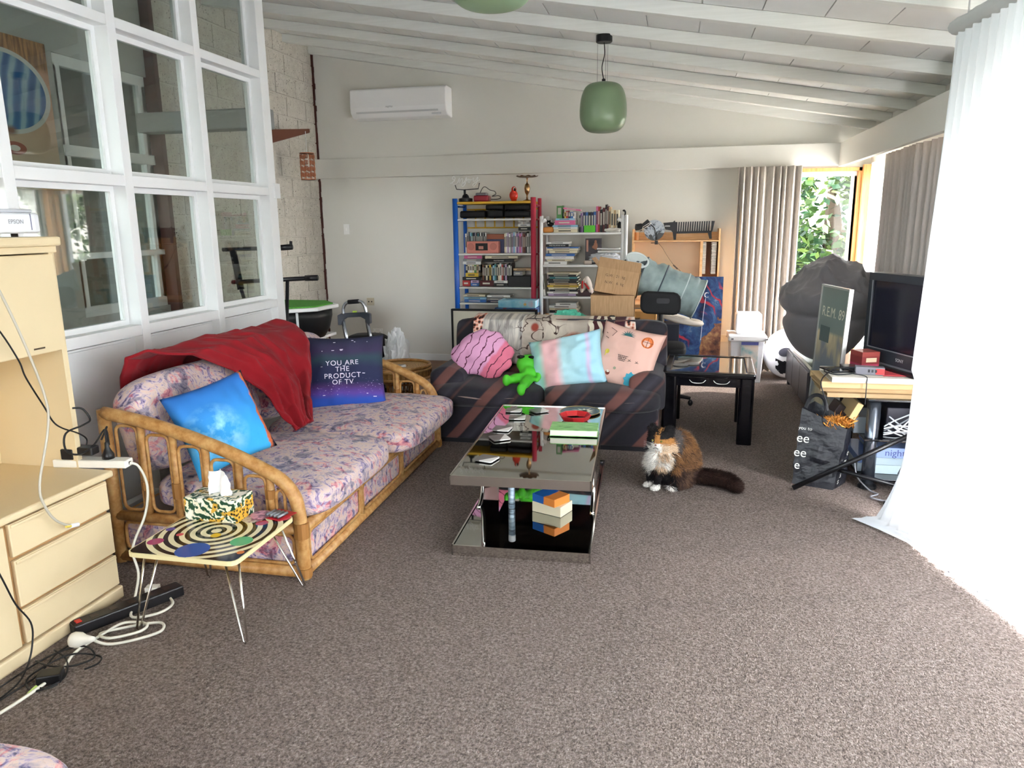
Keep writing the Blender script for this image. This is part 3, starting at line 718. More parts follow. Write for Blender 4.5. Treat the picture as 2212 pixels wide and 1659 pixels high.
pillow('throw_cushion', 'dark galaxy cushion printed YOU ARE THE PRODUCT OF TV', .50, .50, .085, pmat((-2.04, 4.32, .575), (.38, -.88, .40), (-.12, .28, 1)), mat('galaxy_print', rough=.8, fn=_tvp), 6, .012, prints=[(nm_, mat('print_white', '#e9e2f0', .8), g_) for nm_, g_ in tx])
# red blanket over the back cushions
def _pl(t, tab):
    t *= len(tab)-1; i = min(len(tab)-2, int(t)); f = t-i; f = f*f*(3-2*f)*.5+f*.5
    return lerp(tab[i], tab[i+1], f)
def _bl(u, v):
    # u: along the sofa, v: from behind the back, over the top, down to the seat
    path = [(-2.63, .60), (-2.60, .76), (-2.54, .86), (-2.44, .895), (-2.33, .86), (-2.235, .76), (-2.16, .63), (-2.08, .50), (-1.97, .415)]
    y = lerp(_pl(v, [2.97, 2.93, 2.90, 2.93, 3.12, 3.36, 3.47, 3.50, 3.47]), _pl(v, [4.0, 4.05, 4.08, 4.10, 4.13, 4.12, 4.02, 3.85, 3.62]), u)
    x, z = _pl(v, [p[0] for p in path]), _pl(v, [p[1] for p in path])
    rg = 1-abs(nz(u*4.2+v*2.1, v*3.0-u*1.2, 5))*2.2; rg2 = 1-abs(nz(u*8-v*3, v*5, 9))*2.2
    w_ = .02*math.sin(u*13+v*5+1.3*math.sin(v*3+u*4))+.04*nz(u*3.2, v*3.4, 3)+.03*max(0, rg)**2+.014*max(0, rg2)**2
    return (x+w_*.75+.035, y+.03*nz(u*4, v*5), max(z+w_*.55+.03, .405))
one(MB().grid(_bl, 110, 90), 'blanket', mat('red_fleece', rough=.95, sheen=.05, fn=lambda q: (q.bump(q.noise(q.co('Object'), 220, 2), .15, .003), q.ramp(q.noise(q.co('Object'), 7), [(.3, '#7d0612'), (.7, '#900a18')]))[1]), 'crumpled red fleece blanket thrown over the bamboo sofa back', 'blanket', smooth=True, solid=.012)
# ---------------------------------------------------------------- striped sofa
ss = thing('striped_sofa', 'dark velour two seat sofa with brown diagonal stripes', 'sofa', (-.82, 5.2, 0))
X0, X1 = -1.66, -.03
MB().box(X0+.06, X1-.04, 4.80, 5.60, .03, .30).build('base', STRIPE, ss, bevel=.02, seg=3)
MB().box(X0+.08, X1-.06, 4.82, 5.58, .0, .03).build('plinth', flat('#15141a'), ss)
soft('backrest', STRIPE, ss, X0+.06, X1-.0, 5.30, 5.58, .28, .81, puff=0, e=11, seed=2, n=20, M=Matrix.Rotation(math.radians(-6), 4, 'X'))
for a, b in ((X0, X0+.25), (X1-.24, X1)):
    pr = [(b-a, .28), (b-a, .44), (b-a-.02, .50), ((b-a)/2, .535), (.02, .50), (0, .44), (.01, .28)]
    MB().prism([(p.x, p.y) for p in catmull([Vector((*p, 0)) for p in pr], 4)], (a, 4.84, 0), (1, 0, 0), (0, 0, 1), (0, .66, 0)).build('armrest', STRIPE, ss, bevel=.035, seg=3, smooth=True)
for a, b, s in ((X0+.02, -.855, 0), (-.845, X1-.02, 3)):
    soft('seat_cushion', STRIPE, ss, a, b, 4.74, 5.36, .27, .415, puff=.03, e=5, seed=s, n=18)
    MB().tube([(lerp(a+.03, b-.03, t), 4.746+.07*abs(2*t-1)**6, .345+.008*math.sin(t*9)) for t in [i/20 for i in range(21)]], .006, 6).build('piping', PIPING, ss, smooth=True)
# printed throw over its back
def _throwm(q):
    v = q.co('Object', scale=(1, 0, 1)); x = q.xyz(v)
    base = q.ramp(q.noise(v, 3, 4, .6, 1), [(.3, '#a3968b'), (.5, '#c9beb0'), (.7, '#dcd0bc')])
    base = q.mix(q.m('LESS_THAN', x[0], -.22), base, q.ramp(q.noise(q.co('Object', scale=(7, 0, 1.2)), 4, 3, .6, .5), [(.38, '#8d8884'), (.5, '#b9b4ae'), (.62, '#d6d0c6')]))
    ink = q.m('MULTIPLY', q.ramp(q.m('ABSOLUTE', q.m('SUBTRACT', q.noise(v, 6, 2, .5, 1.2), .5)), [(.006, '#ffffff'), (.018, '#000000')]), q.ramp(q.dist(v, (-.10, 0, .22)), [(.16, '#ffffff'), (.24, '#000000')]))
    base = q.mix(ink, base, '#3a1c18')
    st = q.ramp(q.wave(q.co('Object', rot=(0, .35, 0)), 5.5, 6, 1.2), [(.47, '#4a2028'), (.53, '#e2d8c4')])
    c = q.mix(q.ramp(x[0], [(.25, '#000000'), (.27, '#ffffff')]), base, st)
    rd = q.ramp(q.noise(v, 14, 4, .6, 1.5), [(.4, '#7c2a18'), (.6, '#c9683a')])
    c = q.mix(q.ramp(q.dist(v, (.17, 0, .17)), [(.09, '#ffffff'), (.12, '#000000')]), c, rd)
    c = q.mix(q.ramp(q.dist(v, (-.13, 0, .31)), [(.022, '#ffffff'), (.035, '#000000')]), c, '#8e3a2a')
    c = q.mix(q.ramp(x[0], [(.44, '#000000'), (.45, '#ffffff')]), c, '#4a2230')
    bd = q.ramp(q.vor(v, 34, 'F1', 'Distance'), [(.28, '#2b1214'), (.42, '#d98a6e'), (.6, '#f0ddd0')])
    e = q.m('ABSOLUTE', q.m('ADD', x[0], 0.0))
    return q.mix(q.ramp(e, [(.52, '#000000'), (.53, '#ffffff')]), c, bd)
def _thr(u, v):
    x = lerp(-1.47, -.30, u); w_ = .012*nz(u*8, v*5, 1)+.012*math.sin(u*26+3*v)*v
    path = [(5.60, .60), (5.60, .76), (5.575, .81), (5.50, .825), (5.40, .82), (5.325, .80), (5.285, .73), (5.262, .62), (5.25, .52), (5.22, .44)]
    hang = 1-.10*math.sin(u*PI)-(.18 if u > .75 else 0)*((u-.75)/.25)
    t = v*hang*9; i = min(8, int(t)); f = t-i; a, b = path[i], path[i+1]
    return (x+.03*v*(u-.5)+.05*v, lerp(a[0], b[0], f)-abs(w_)-.012, lerp(a[1], b[1], f)+.012+w_*.4-.015*u)
one(MB().grid(_thr, 70, 40), 'throw', mat('printed_throw', rough=.75, fn=_throwm), 'cream printed throw with dark stripes and patterned borders over the striped sofa back', 'throw', smooth=True, solid=.004)
# cushions on the striped sofa
def _past(q):
    v = q.co('Object'); x = q.xyz(v); e = q.m('ADD', q.m('ADD', q.m('MULTIPLY', x[0], 1.9), .5), q.m('MULTIPLY', q.noise(v, 3, 2), .12))
    return q.ramp(e, [(.10, '#a9d8e0'), (.22, '#9fd4c4'), (.30, '#e3b3b4'), (.46, '#e8b8bb'), (.56, '#b4dbe2'), (.84, '#a9d8e6'), (.88, '#d3bfe0'), (.93, '#a6d6e6')])
pillow('throw_cushion', 'pastel pink and aqua cushion in the middle of the striped sofa', .53, .38, .10, pmat((-.705, 5.00, .565), (-.16, -.90, .36), (-.20, .30, 1)), mat('pastel_print', rough=.85, fn=_past), 9, .03)
ic = {}
def pd(c): return ic.setdefault(c, MB())
def disc(mb, x, y, r, n=18, sy=1): mb.add([(x+r*math.cos(2*PI*k/n), y+r*sy*math.sin(2*PI*k/n), 0) for k in range(n)], [tuple(range(n))])
disc(pd('#d9773f'), .125, .125, .040); 
for k in (-1, 0, 1): pd('#7a3a1c').tube([(.125+.04*math.cos(a)*(.0 if k == 0 else .5*k)+k*.012, .125+.036*math.sin(a), .001) for a in (-PI/2, -.6, 0, .6, PI/2)], .0012, 4)
pd('#7a3a1c').tube([(.087, .125, .001), (.163, .125, .001)], .0012, 4)
for k in range(9):
    a = math.radians(-10+k*25); pd('#2f6668').prism([(0, -.006), (.055, 0), (0, .006)], (-.015, .14, 0), (math.cos(a), math.sin(a)*.7, 0), (-math.sin(a), math.cos(a), 0), (0, 0, .0004))
for k in range(8):
    a = math.radians(60+k*38); pd('#3fa0b8').prism([(0, -.014), (.045, -.014), (.06, 0), (.045, .014), (0, .014)], (.09, -.155, 0), (math.cos(a)*.8, math.sin(a), 0), (-math.sin(a), math.cos(a), 0), (0, 0, .0004))
for k in range(5): pd('#3a3f42').tube([(-.035+k*.014, -.005, .001), (-.028+k*.010, -.04, .001)], .0012, 4)
for k in range(4): pd('#3a3f42').tube([(-.04+k*.005, -.005-k*.012, .001), (.035-k*.006, -.005-k*.012, .001)], .0012, 4)
disc(pd('#d2c04e'), -.12, .0, .016); pd('#d2c04e').tube([(-.125, .015, 0), (-.13, -.03, 0)], .003, 4)
pd('#c9c95a').tube([(-.15, -.10, 0), (-.14, -.13, 0), (-.12, -.145, 0)], .007, 6, smooth_n=3)
disc(pd('#7a3f30'), -.075, -.14, .016); disc(pd('#efe6dc'), -.075, -.13, .013, sy=.6); disc(pd('#8d9078'), -.035, -.10, .010)
pd('#3d3a3a').tube([(-.15, .17, 0), (-.10, .15, 0), (-.12, .11, 0)], .0018, 4).tube([(-.17, .13, 0), (-.16, .125, 0)], .0018, 4).tube([(-.165, .10, 0), (-.14, .09, 0)], .0018, 4)
for x_ in (.05, .10):
    for a in (0, 1.2, 2.4, 3.6): pd('#5d5a54').tube([(x_, -.03, 0), (x_+.012*math.cos(a), -.03+.012*math.sin(a), 0)], .0014, 4)
pillow('throw_cushion', 'peach cushion with small fruit and basketball prints at the sofa right end', .44, .44, .085, pmat((-.30, 5.02, .60), (-.14, -.90, .38), (.28, .32, 1)), mat('peach_cloth', '#d9b0a2', .85), 4, .012, prints=[('print', mat('print_'+c, c, .85), g) for c, g in ic.items()])
# pink lumpy cushion and green plush
bm_ = MB()
for k in range(46):
    a = R.uniform(0, 2*PI); r = math.sqrt(R.random()); x, y = .175*r*math.cos(a), .15*r*math.sin(a)
    bm_.ell((x, y, 0), (.062, .056, .085*math.sqrt(max(.12, 1-r*r))), 10, 8)
bm_.ell((0, 0, 0), (.19, .165, .06), 20, 12)
bm_.ell((-.185, -.02, -.01), (.05, .07, .035), 10, 8)
bm_, _n = remeshed(bm_, .012, 5)
BP = pmat((-1.315, 5.03, .605), (.10, -.93, .34), (.05, .30, 1))
def _brain(q):
    v = q.co('Object'); x = q.xyz(v)
    c = q.mix(q.ramp(q.m('ADD', q.m('SUBTRACT', x[0], q.m('MULTIPLY', x[1], .6)), q.m('MULTIPLY', q.noise(v, 12, 2), .08)), [(.13, '#000000'), (.15, '#ffffff')]), '#dba0c4', '#d9738c')
    w_ = q.wave(q.co('Object', rot=(0, 0, .5)), 5, 6, 1.6, detail=3)
    ln = q.m('MULTIPLY', q.ramp(w_, [(.02, '#ffffff'), (.045, '#000000')]), q.ramp(x[2], [(0, '#000000'), (.01, '#ffffff')]))
    return q.mix(ln, c, '#5d1f3c')
o = bm_.build('lumpy_cushion', mat('pink_plush', rough=.85, fn=_brain), None, smooth=True, local=True); o.matrix_world = BP
prop(o, 'pink wrinkled brain shaped cushion at the left end of the striped sofa', 'cushion')
al = thing('alien_plush', 'bright green inflatable looking alien plush sitting on the striped sofa', 'plush toy', (-.97, 4.92, .42))
g = MB()
g.ell((-.985, 5.03, .535), (.085, .075, .07)).ell((-.985, 5.0, .50), (.06, .06, .06)).ell((-.965, 4.955, .475), (.05, .05, .06))
g.tube([(-.985, 4.94, .455), (-1.035, 4.86, .465), (-1.075, 4.79, .465)], [.034, .036, .03], 10, smooth_n=4).tube([(-.955, 4.93, .455), (-.965, 4.84, .445), (-.975, 4.755, .425)], [.036, .038, .03], 10, smooth_n=4)
g.ell((-1.085, 4.775, .468), (.03, .032, .042)).ell((-.978, 4.742, .415), (.03, .03, .045))
g.tube([(-.925, 4.97, .50), (-.89, 4.94, .485), (-.895, 4.92, .455), (-.91, 4.90, .44)], [.022, .02, .018, .015], 8, smooth_n=3)
g, _n = remeshed(g, .0075, 4)
GREEN = mat('green_plush', rough=.5, fn=lambda q: (q.bump(q.noise(q.co('Object'), 30, 3), .2, .004), '#4fc22e')[1])
GREEN.node_tree.nodes['Principled BSDF'].inputs['Base Color'].default_value = H('#4fc02c')
g.build('body', GREEN, al, smooth=True)
for dx in (-.045, .035): MB().ell((-.985+dx, 5.005, .588), (.032, .03, .014), rot=(-.3, 0, 0)).build('eye', flat('#0c0f0c', .2), al, smooth=True)
# ---------------------------------------------------------------- coffee table
RZT = math.radians(2.5)
ct = thing('coffee_table', 'low smoked mirror coffee table with chrome edges and mirrored base', 'table', (-.675, 3.745, 0), RZT)
SMOKE = mat('smoked_mirror', '#b4b5b1', .025, 1)
CHROME = mat('chrome', '#d9d6d0', .12, 1)
BLKG = mat('black_gloss', '#08080c', .06, 0, .6)
hw, hl = .322, .68
MB().box(-hw+.006, hw-.006, -hl+.006, hl-.006, .382, .386).build('top_glass', SMOKE, ct, local=True)
MB().box(-hw+.004, hw-.004, -hl+.004, hl-.004, .345, .3815).build('top_slab', BLKG, ct, local=True)
for a, b, c, d in ((-hw, hw, -hl, -hl+.006), (-hw, hw, hl-.006, hl), (-hw, -hw+.006, -hl, hl), (hw-.006, hw, -hl, hl)): MB().box(a, b, c, d, .345, .39).build('top_edge', CHROME, ct, local=True)
MB().box(-hw+.01, hw-.01, -hl+.01, hl-.01, 0, .0425).build('base_slab', BLKG, ct, local=True)
MB().box(-hw+.012, hw-.012, -hl+.012, hl-.012, .0425, .046).build('base_glass', SMOKE, ct, local=True)
for a, b, c, d in ((-hw, hw, -hl, -hl+.008), (-hw, hw, hl-.008, hl), (-hw, -hw+.008, -hl, hl), (hw-.008, hw, -hl, hl)): MB().box(a, b, c, d, 0, .05).build('base_edge', CHROME, ct, local=True)
def webp(r, y): # pedestal profile, front edge from base to top
    out = []
    for k in range(9):
        t = k/8*PI/2; out.append((y-r+r*math.sin(t), .046+r-r*math.cos(t)))
    for k in range(5):
        t = k/4*PI/2; out.append((y-.06+.06*math.cos(t), .345-.06+.06*math.sin(t)))
    return out
fp = webp(.12, -.08); bp = [(-y+.22, z) for y, z in fp][::-1]
for x in (-hw+.012, hw-.036):
    MB().prism(fp+bp, (x, 0, 0), (0, 1, 0), (0, 0, 1), (.024, 0, 0)).build('side_panel', SMOKE, ct, local=True)
    for pth in (fp, bp): MB().tube([(x+.012, y, z) for y, z in pth], .0125, 6).build('panel_edge', CHROME, ct, local=True, smooth=True)
def coaster(x, y, z, rz, label):
    t = MB().prism(rr_path(-.048, .048, -.048, .048, .012), (0, 0, 0), (1, 0, 0), (0, 1, 0), (0, 0, .006))
    o = t.build('coaster', mat('two_tone_coaster', rough=.3, fn=lambda q: q.ramp(q.xyz(q.co('Object', rot=(0, 0, .6)))[0], [(.012, '#6d6a66'), (.014, '#e6e4e0')])), None, local=True)  # two tones split along a diagonal
    o.location = (x, y, z); o.rotation_euler = (0, 0, rz); prop(o, label, 'coaster', 'coasters on the mirror table')
for x, y, rz, lb in ((-.926, 4.266, .1, 'at the far left corner of the mirror table'), (-.774, 4.28, .7, 'right of the far corner coaster on the mirror table'), (-.87, 4.10, .15, 'third from the far end of the mirror table'), (-.902, 3.847, -.05, 'fourth from the far end of the mirror table'), (-.876, 3.668, .6, 'fifth from the far end of the mirror table'), (-.855, 3.31, -.25, 'nearest the front edge of the mirror table')):
    coaster(x, y, .391, rz, 'grey and white square coaster '+lb)
pl = thing('round_tray', 'flat round black tray with cream flower and gold rim on the mirror table', 'tray', (-.525, 4.30, .391))
MB().lathe([(.001, .391), (.118, .391), (.122, .396), (.118, .397), (.001, .396)], 36, (-.525, 4.30, 0)).build('dish', flat('#2b2620', .3), pl)
MB().tube([(-.525+.12*math.cos(2*PI*k/36), 4.30+.12*math.sin(2*PI*k/36), .397) for k in range(36)], .0025, 6, closed=True).build('rim', mat('gold', '#c9a860', .3, .8), pl)
fl = MB()
for k in range(11):
    a = 2*PI*k/11; fl.prism([(0, -.009), (.045, -.007), (.06+.012*(k % 3), 0), (.045, .007), (0, .009)], (-.50, 4.30, .3975), (math.cos(a), math.sin(a), 0), (-math.sin(a), math.cos(a), 0), (0, 0, .0004))
fl.build('flower_print', flat('#e6dfc4'), pl)
at_ = thing('ashtray', 'red octagonal tin tray with pictured base on the mirror table', 'ashtray', (-.53, 4.11, .391))
MB().lathe([(.001, .391), (.075, .391), (.095, .425), (.088, .425), (.07, .398), (.001, .397)], 8, (-.53, 4.11, 0)).build('dish', flat('#c8282c', .35), at_)
MB().lathe([(.001, .3985), (.066, .3985)], 8, (-.53, 4.11, 0)).build('picture', mat('tray_print', rough=.4, fn=lambda q: q.ramp(q.noise(q.co('Object'), 22, 4, .7, 1), [(.3, '#3a4a6a'), (.45, '#a9a3c4'), (.55, '#d9d4dc'), (.7, '#b04a4a')])), at_)
def book_flat(name, label, c, d, rz, cover, group=None, cat='book', title=None, tcol='#ffffff', spine=None):
    """closed book lying flat: two covers, spine, page block. c base centre, d (long spine side, depth, thickness)"""
    t = thing(name, label, cat, c, rz, group); L, W, T_ = d; k = min(.003, T_*.15)
    MB().box(-L/2+.003, L/2-.003, -W/2+.002, W/2-.004, k, T_-k).build('pages', flat('#e9e4d6', .8), t, local=True)
    cv = cover if not isinstance(cover, str) else flat(cover, .45)
    MB().box(-L/2, L/2, -W/2, W/2, 0, k).box(-L/2, L/2, -W/2, W/2, T_-k, T_).box(-L/2, L/2, W/2-k, W/2, k, T_-k).build('cover', cv, t, local=True)
    if title: MB().text(title, min(W*.2, .03), Matrix.Translation((0, 0, T_+.0006))).build('title', flat(tcol), t, local=True)
    return t
book_flat('paperback', 'thick green paperback with white pages lying on the mirror table', (-.50, 3.85, .391), (.255, .165, .035), .06, mat('green_cover', rough=.4, fn=lambda q: q.ramp(q.noise(q.co('Object', scale=(3, 12, 1)), 6, 4), [(.3, '#3c6a34'), (.42, '#7fc06a'), (.7, '#a9d98f')])))
can = thing('spray_tube', 'slim silver blue tube with white cap standing on the mirror table base', 'bottle', (-.79, 3.56, .047))
MB().lathe([(.001, .047), (.017, .047), (.018, .05), (.018, .195), (.014, .20)], 20, (-.79, 3.56, 0)).build('tube', mat('tube_print', rough=.3, metal=.4, fn=lambda q: q.ramp(q.noise(q.co('Object', scale=(1, 1, 6)), 9, 3), [(.35, '#4c5662'), (.5, '#8fa3b3'), (.65, '#c4d3dd')])), can, smooth=True)
MB().lathe([(.018, .195), (.019, .20), (.019, .228), (.014, .232), (.001, .232)], 20, (-.79, 3.56, 0)).build('cap', flat('#e8ecee', .3), can, smooth=True)
bx = thing('card_box', 'cream small card box under the blue and orange box on the table base', 'box', (-.575, 3.56, .047), -.38)
MB().box(-.085, .085, -.06, .06, 0, .055).build('carton', flat('#e3d9bb', .5), bx, local=True, bevel=.002)
bx = thing('game_box', 'small blue and orange box on top of the cream card box', 'box', (-.58, 3.55, .1025), -.55)
MB().box(-.075, .075, -.06, .06, 0, .042).build('carton', mat('box_print', rough=.4, fn=lambda q: q.ramp(q.m('ADD', q.xyz(q.co('Object'))[0], q.m('MULTIPLY', q.noise(q.co('Object'), 9), .06)), [(.038, '#1f5fae'), (.04, '#e0873c')])), bx, local=True, bevel=.002)
# ---------------------------------------------------------------- black glass topped table
bt = thing('black_side_table', 'black gloss side table with glass top beside the striped sofa', 'table', (.27, 5.44, 0), math.radians(-3))
BG = mat('black_lacquer', '#0b0b10', .12, 0, .5)
for sx in (-1, 1):
    for sy in (-1, 1):
        MB().prism(rr_path(-.05, .05, -.035, .035, .02), (sx*.255, sy*.305, 0), (1, 0, 0), (0, 1, 0), (0, 0, .46)).build('leg', BG, bt, local=True)
MB().box(-.29, .29, -.335, -.29, .40, .465).build('apron', BG, bt, local=True); MB().box(-.29, .29, .29, .335, .40, .465).build('apron', BG, bt, local=True)
MB().box(-.29, -.255, -.3, .3, .40, .465).build('apron', BG, bt, local=True); MB().box(.255, .29, -.3, .3, .40, .465).build('apron', BG, bt, local=True)
fr = MB()
for a, b, c, d in ((-.31, .31, -.36, -.30), (-.31, .31, .30, .36), (-.31, -.25, -.30, .30), (.25, .31, -.30, .30)): fr.box(a, b, c, d, .462, .50)
fr.build('rim', BG, bt, local=True, bevel=.012, seg=3)
MB().box(-.25, .25, -.30, .30, .488, .494).build('glass_top', glassy('table_glass', '#bcd3cf', .35, .03), bt, local=True)
MB().box(-.25, .25, -.30, .30, .42, .43).build('shelf_board', flat('#9fb4b2', .4), bt, local=True)
for x in (-.07, .09):
    MB().tube([(x-.055, -.337, .445), (x-.03, -.345, .425), (x+.03, -.345, .425), (x+.055, -.337, .445)], .004, 6, smooth_n=5).build('inlay_handle', CHROME, bt, local=True, smooth=True)
st = MB(); st.prism([(.011*(1 if k % 2 == 0 else .45)*math.cos(PI*k/5+PI/2), .011*(1 if k % 2 == 0 else .45)*math.sin(PI*k/5+PI/2)) for k in range(10)], (.235, -.3365, .448), (1, 0, 0), (0, 0, 1), (0, -.001, 0)); st.build('star_sticker', flat('#f2f2f2'), bt, local=True)
for k, (x, y) in enumerate(((.07, 5.36), (.15, 5.42))):
    one(MB().lathe([(.001, .496), (.05, .496), (.055, .50), (.001, .50)], 24, (x, y, 0)), 'round_coaster', flat('#9a9a98', .3), ('left' if k == 0 else 'right')+' round grey coaster on the black glass table', 'coaster')
# ---------------------------------------------------------------- hairpin table with ring print
def _rings(q):
    v = q.co('Object'); d = q.dist(v, (-.005, .02, .011)); f = q.m('FRACT', q.m('MULTIPLY', d, 26))
    c = q.ramp(f, [(.0, '#e8ddb4'), (.5, '#e8ddb4'), (.52, '#17140f'), (.98, '#17140f')], 'CONSTANT')
    c = q.mix(q.m('GREATER_THAN', d, .265), c, '#17140f')
    for (x, y, r, h) in ((-.176, -.115, .030, '#a83a6a'), (.011, -.155, .062, '#3456a0'), (.148, -.05, .042, '#4fae74'), (.018, -.02, .02, '#e0b92c'), (-.125, -.04, .014, '#d0505c'), (.2, -.14, .014, '#d97b3c'), (-.196, .0, .018, '#6a5a9a'), (.13, .125, .025, '#c0392f'), (-.14, .17, .03, '#c43a4e'), (.19, .19, .03, '#d0505c')):
        c = q.mix(q.m('LESS_THAN', q.dist(v, (x, y, .011)), r), c, h)
    return c
ht = thing('hairpin_table', 'small square table with black and cream rings and coloured dots', 'table', (-1.72, 2.385, 0))
tp = MB().prism(rr_path(-.225, .225, -.22, .22, .03), (-1.72, 2.385, .317), (1, 0, 0), (0, 1, 0), (0, 0, .017)).build('top', flat('#dccf9f', .4), ht)
o = MB().prism(rr_path(-.22, .22, -.215, .215, .028), (-1.72, 2.385, .334), (1, 0, 0), (0, 1, 0), (0, 0, .0008)).build('ring_print', mat('ring_print', rough=.12, fn=_rings), ht)
for v_ in o.data.vertices: v_.co.z -= .323
o.location.z += .323
for sx, sy in ((-1, -1), (1, -1), (1, 1), (-1, 1)):
    bx_, by_ = -1.72+sx*.225, 2.385+sy*(.2 if sy < 0 else .245); tx_, ty_ = -1.72+sx*.165, 2.385+sy*.15
    MB().tube([(tx_-.03, ty_, .317), (bx_-.008, by_, .012), (bx_, by_, .004), (bx_+.008, by_, .012), (tx_+.03, ty_, .317)], .0045, 8).build('hairpin_leg', CHROME, ht, smooth=True)
tb = thing('tissue_box', 'tissue box printed with green and yellow tropical leaves', 'tissue box', (-1.80, 2.545, .335))
def _trop(q):
    v = q.co('Object'); w_ = q.wave(q.co('Object', rot=(.6, .5, .9)), 12, 9, 2.5, detail=2); n = q.noise(v, 14, 2, .5, 1)
    c = q.ramp(w_, [(.42, '#1f4a34'), (.5, '#3f8a58'), (.56, '#e9e3cc')])
    c = q.mix(q.ramp(n, [(.56, '#000000'), (.6, '#ffffff')]), c, q.ramp(q.vor(v, 70), [(.3, '#3a3020'), (.45, '#d9a93c')]))
    return q.mix(q.ramp(n, [(.36, '#ffffff'), (.40, '#000000')]), c, '#f2efe2')
MB().box(-1.918, -1.682, 2.482, 2.608, .335, .432).build('carton', mat('tropical_print', rough=.4, fn=_trop), tb, bevel=.003)
def _tis(u, v):
    a = (u-.5)*2; z = .43+v*.105; k = .05*(1-.25*v)
    return (-1.80+a*k*1.1+.012*math.sin(a*7+v*3), 2.545+.018*math.sin(a*5+1)*(1-.2*v)+.012*nz(u*5, v*4)+.015*v, z-.022*abs(a)*v+.012*nz(u*3, v))
MB().grid(_tis, 24, 14).build('tissue', mat('tissue_paper', '#f4f4f5', .9), tb, smooth=True, solid=.001)
for x, y, z, c, lb in ((-1.645, 2.545, .335, '#c9bfae', 'round patterned coaster under another beside the tissue box'), (-1.63, 2.575, .339, '#d89aa6', 'pink round coaster on top beside the tissue box')):
    one(MB().lathe([(.001, z), (.043, z), (.045, z+.003), (.001, z+.004)], 24, (x, y, 0)), 'round_coaster', mat('coaster_'+c, rough=.4, fn=lambda q, c=c: q.mix(q.ramp(q.noise(q.co('Object'), 40, 3), [(.45, '#000000'), (.6, '#ffffff')]), c, '#8a5a6a')), lb, 'coaster')
bp_ = thing('battery_pack', 'red card blister pack holding four batteries', 'batteries', (-1.56, 2.60, .336), -.25)
MB().box(-.05, .05, -.055, .045, 0, .002).build('card', flat('#b5202c', .4), bp_, local=True)
for k in range(4): MB().tube([(-.03+k*.02, -.045, .011), (-.03+k*.02, .01, .011)], .007, 10).build('battery', mat('battery_grey', '#8c8f96', .3, .6), bp_, local=True, smooth=True)
# ---------------------------------------------------------------- cream cabinet with hutch
cb = thing('hutch_cabinet', 'cream painted chest of drawers with an open hutch above', 'cabinet', (-2.46, 1.9, 0))
CREAM = mat('cream_laminate', '#d9c6a0', .42); CREAM2 = mat('cream_laminate_inner', '#cdb07c', .5); GROOVE = flat('#b08a5c', .6)
BX, FXX, Y0c, Y1c = -2.745, -2.205, 1.20, 2.40
MB().box(BX, FXX-.02, Y0c, Y1c, .05, .525).build('carcass', CREAM, cb)
MB().box(BX, FXX+.012, Y0c, Y1c+.012, 0, .055).build('plinth', CREAM, cb, bevel=.008)
MB().box(BX, FXX+.02, Y0c, Y1c+.03, .522, .55).build('counter', CREAM, cb, bevel=.009, seg=3)
MB().box(FXX-.02, FXX-.012, Y0c, Y1c, .06, .52).build('shadow_gap', GROOVE, cb)
for z0, z1 in ((.065, .192), (.205, .378), (.392, .512)):
    d = MB().box(FXX-.012, FXX+.006, 1.945, Y1c, z0, z1).build('drawer', CREAM, cb, bevel=.003)
    MB().box(FXX+.002, FXX+.012, 1.95, Y1c-.005, z1-.014, z1-.003).build('finger_pull', CREAM, d, bevel=.003)
MB().box(FXX-.012, FXX+.006, 1.23, 1.925, .065, .512).build('door', CREAM, cb, bevel=.003)
HX = -2.34
MB().box(BX, HX, Y1c+.02, Y1c+.045, .55, 1.44).build('hutch_side', CREAM, cb); MB().box(BX, HX, Y0c, Y0c+.02, .55, 1.44).build('hutch_side', CREAM, cb)
MB().box(BX, BX+.012, Y0c, Y1c+.02, .55, 1.44).build('hutch_back', CREAM2, cb); MB().box(BX+.012, HX-.02, Y0c+.02, Y1c+.02, 1.035, 1.05).build('hutch_shelf', CREAM, cb)
MB().box(BX+.012, BX+.03, Y0c+.02, Y1c+.02, .55, .615).build('back_upstand', CREAM, cb)
MB().box(BX, HX+.03, Y0c-.02, Y1c+.06, 1.44, 1.475).build('hutch_top', CREAM, cb, bevel=.008)
MB().box(BX, HX+.012, Y0c-.01, Y1c+.05, 1.415, 1.44).build('cornice', CREAM, cb, bevel=.003)
dr = MB().box(HX-.018, HX+.002, 1.75, Y1c+.04, 1.04, 1.41).build('hutch_door', CREAM, cb, bevel=.003)
MB().box(HX+.0, HX+.004, 2.29, 2.34, 1.058, 1.064).build('lock_slot', flat('#4a3a28'), dr)
MB().box(HX-.018, HX+.002, 1.22, 1.74, 1.04, 1.41).build('hutch_door', CREAM, cb, bevel=.003)
# projector
pj = thing('projector', 'white desktop projector with silver front on top of the cream cabinet', 'projector', (-2.52, 2.22, 1.476))
PW = mat('projector_white', '#e6e7ec', .35)
MB().prism(rr_path(-.17, .17, -.125, .125, .05), (-2.49, 2.285, 1.488), (0, 1, 0), (-1, 0, 0), (0, 0, .075)).build('case', PW, pj, bevel=.012, seg=3)
MB().prism(rr_path(-.16, .16, -.115, .115, .05), (-2.495, 2.285, 1.563), (0, 1, 0), (-1, 0, 0), (0, 0, .014)).build('lid', flat('#c3c5ca', .35), pj, bevel=.006)
for y in (2.12, 2.36): MB().tube([(-2.42, y, 1.476), (-2.42, y, 1.49)], .012, 10).build('foot', flat('#2a2622'), pj)
m = MB(); m.text('EPSON', .022, plate((-2.3635, 2.32, 1.53), (0, 1, 0), (0, 0, 1))); m.build('logo', flat('#8a8c92'), pj)
MB().box(-2.366, -2.3632, 2.385, 2.388, 1.50, 1.56).build('panel_line', flat('#7d7f9a'), pj)
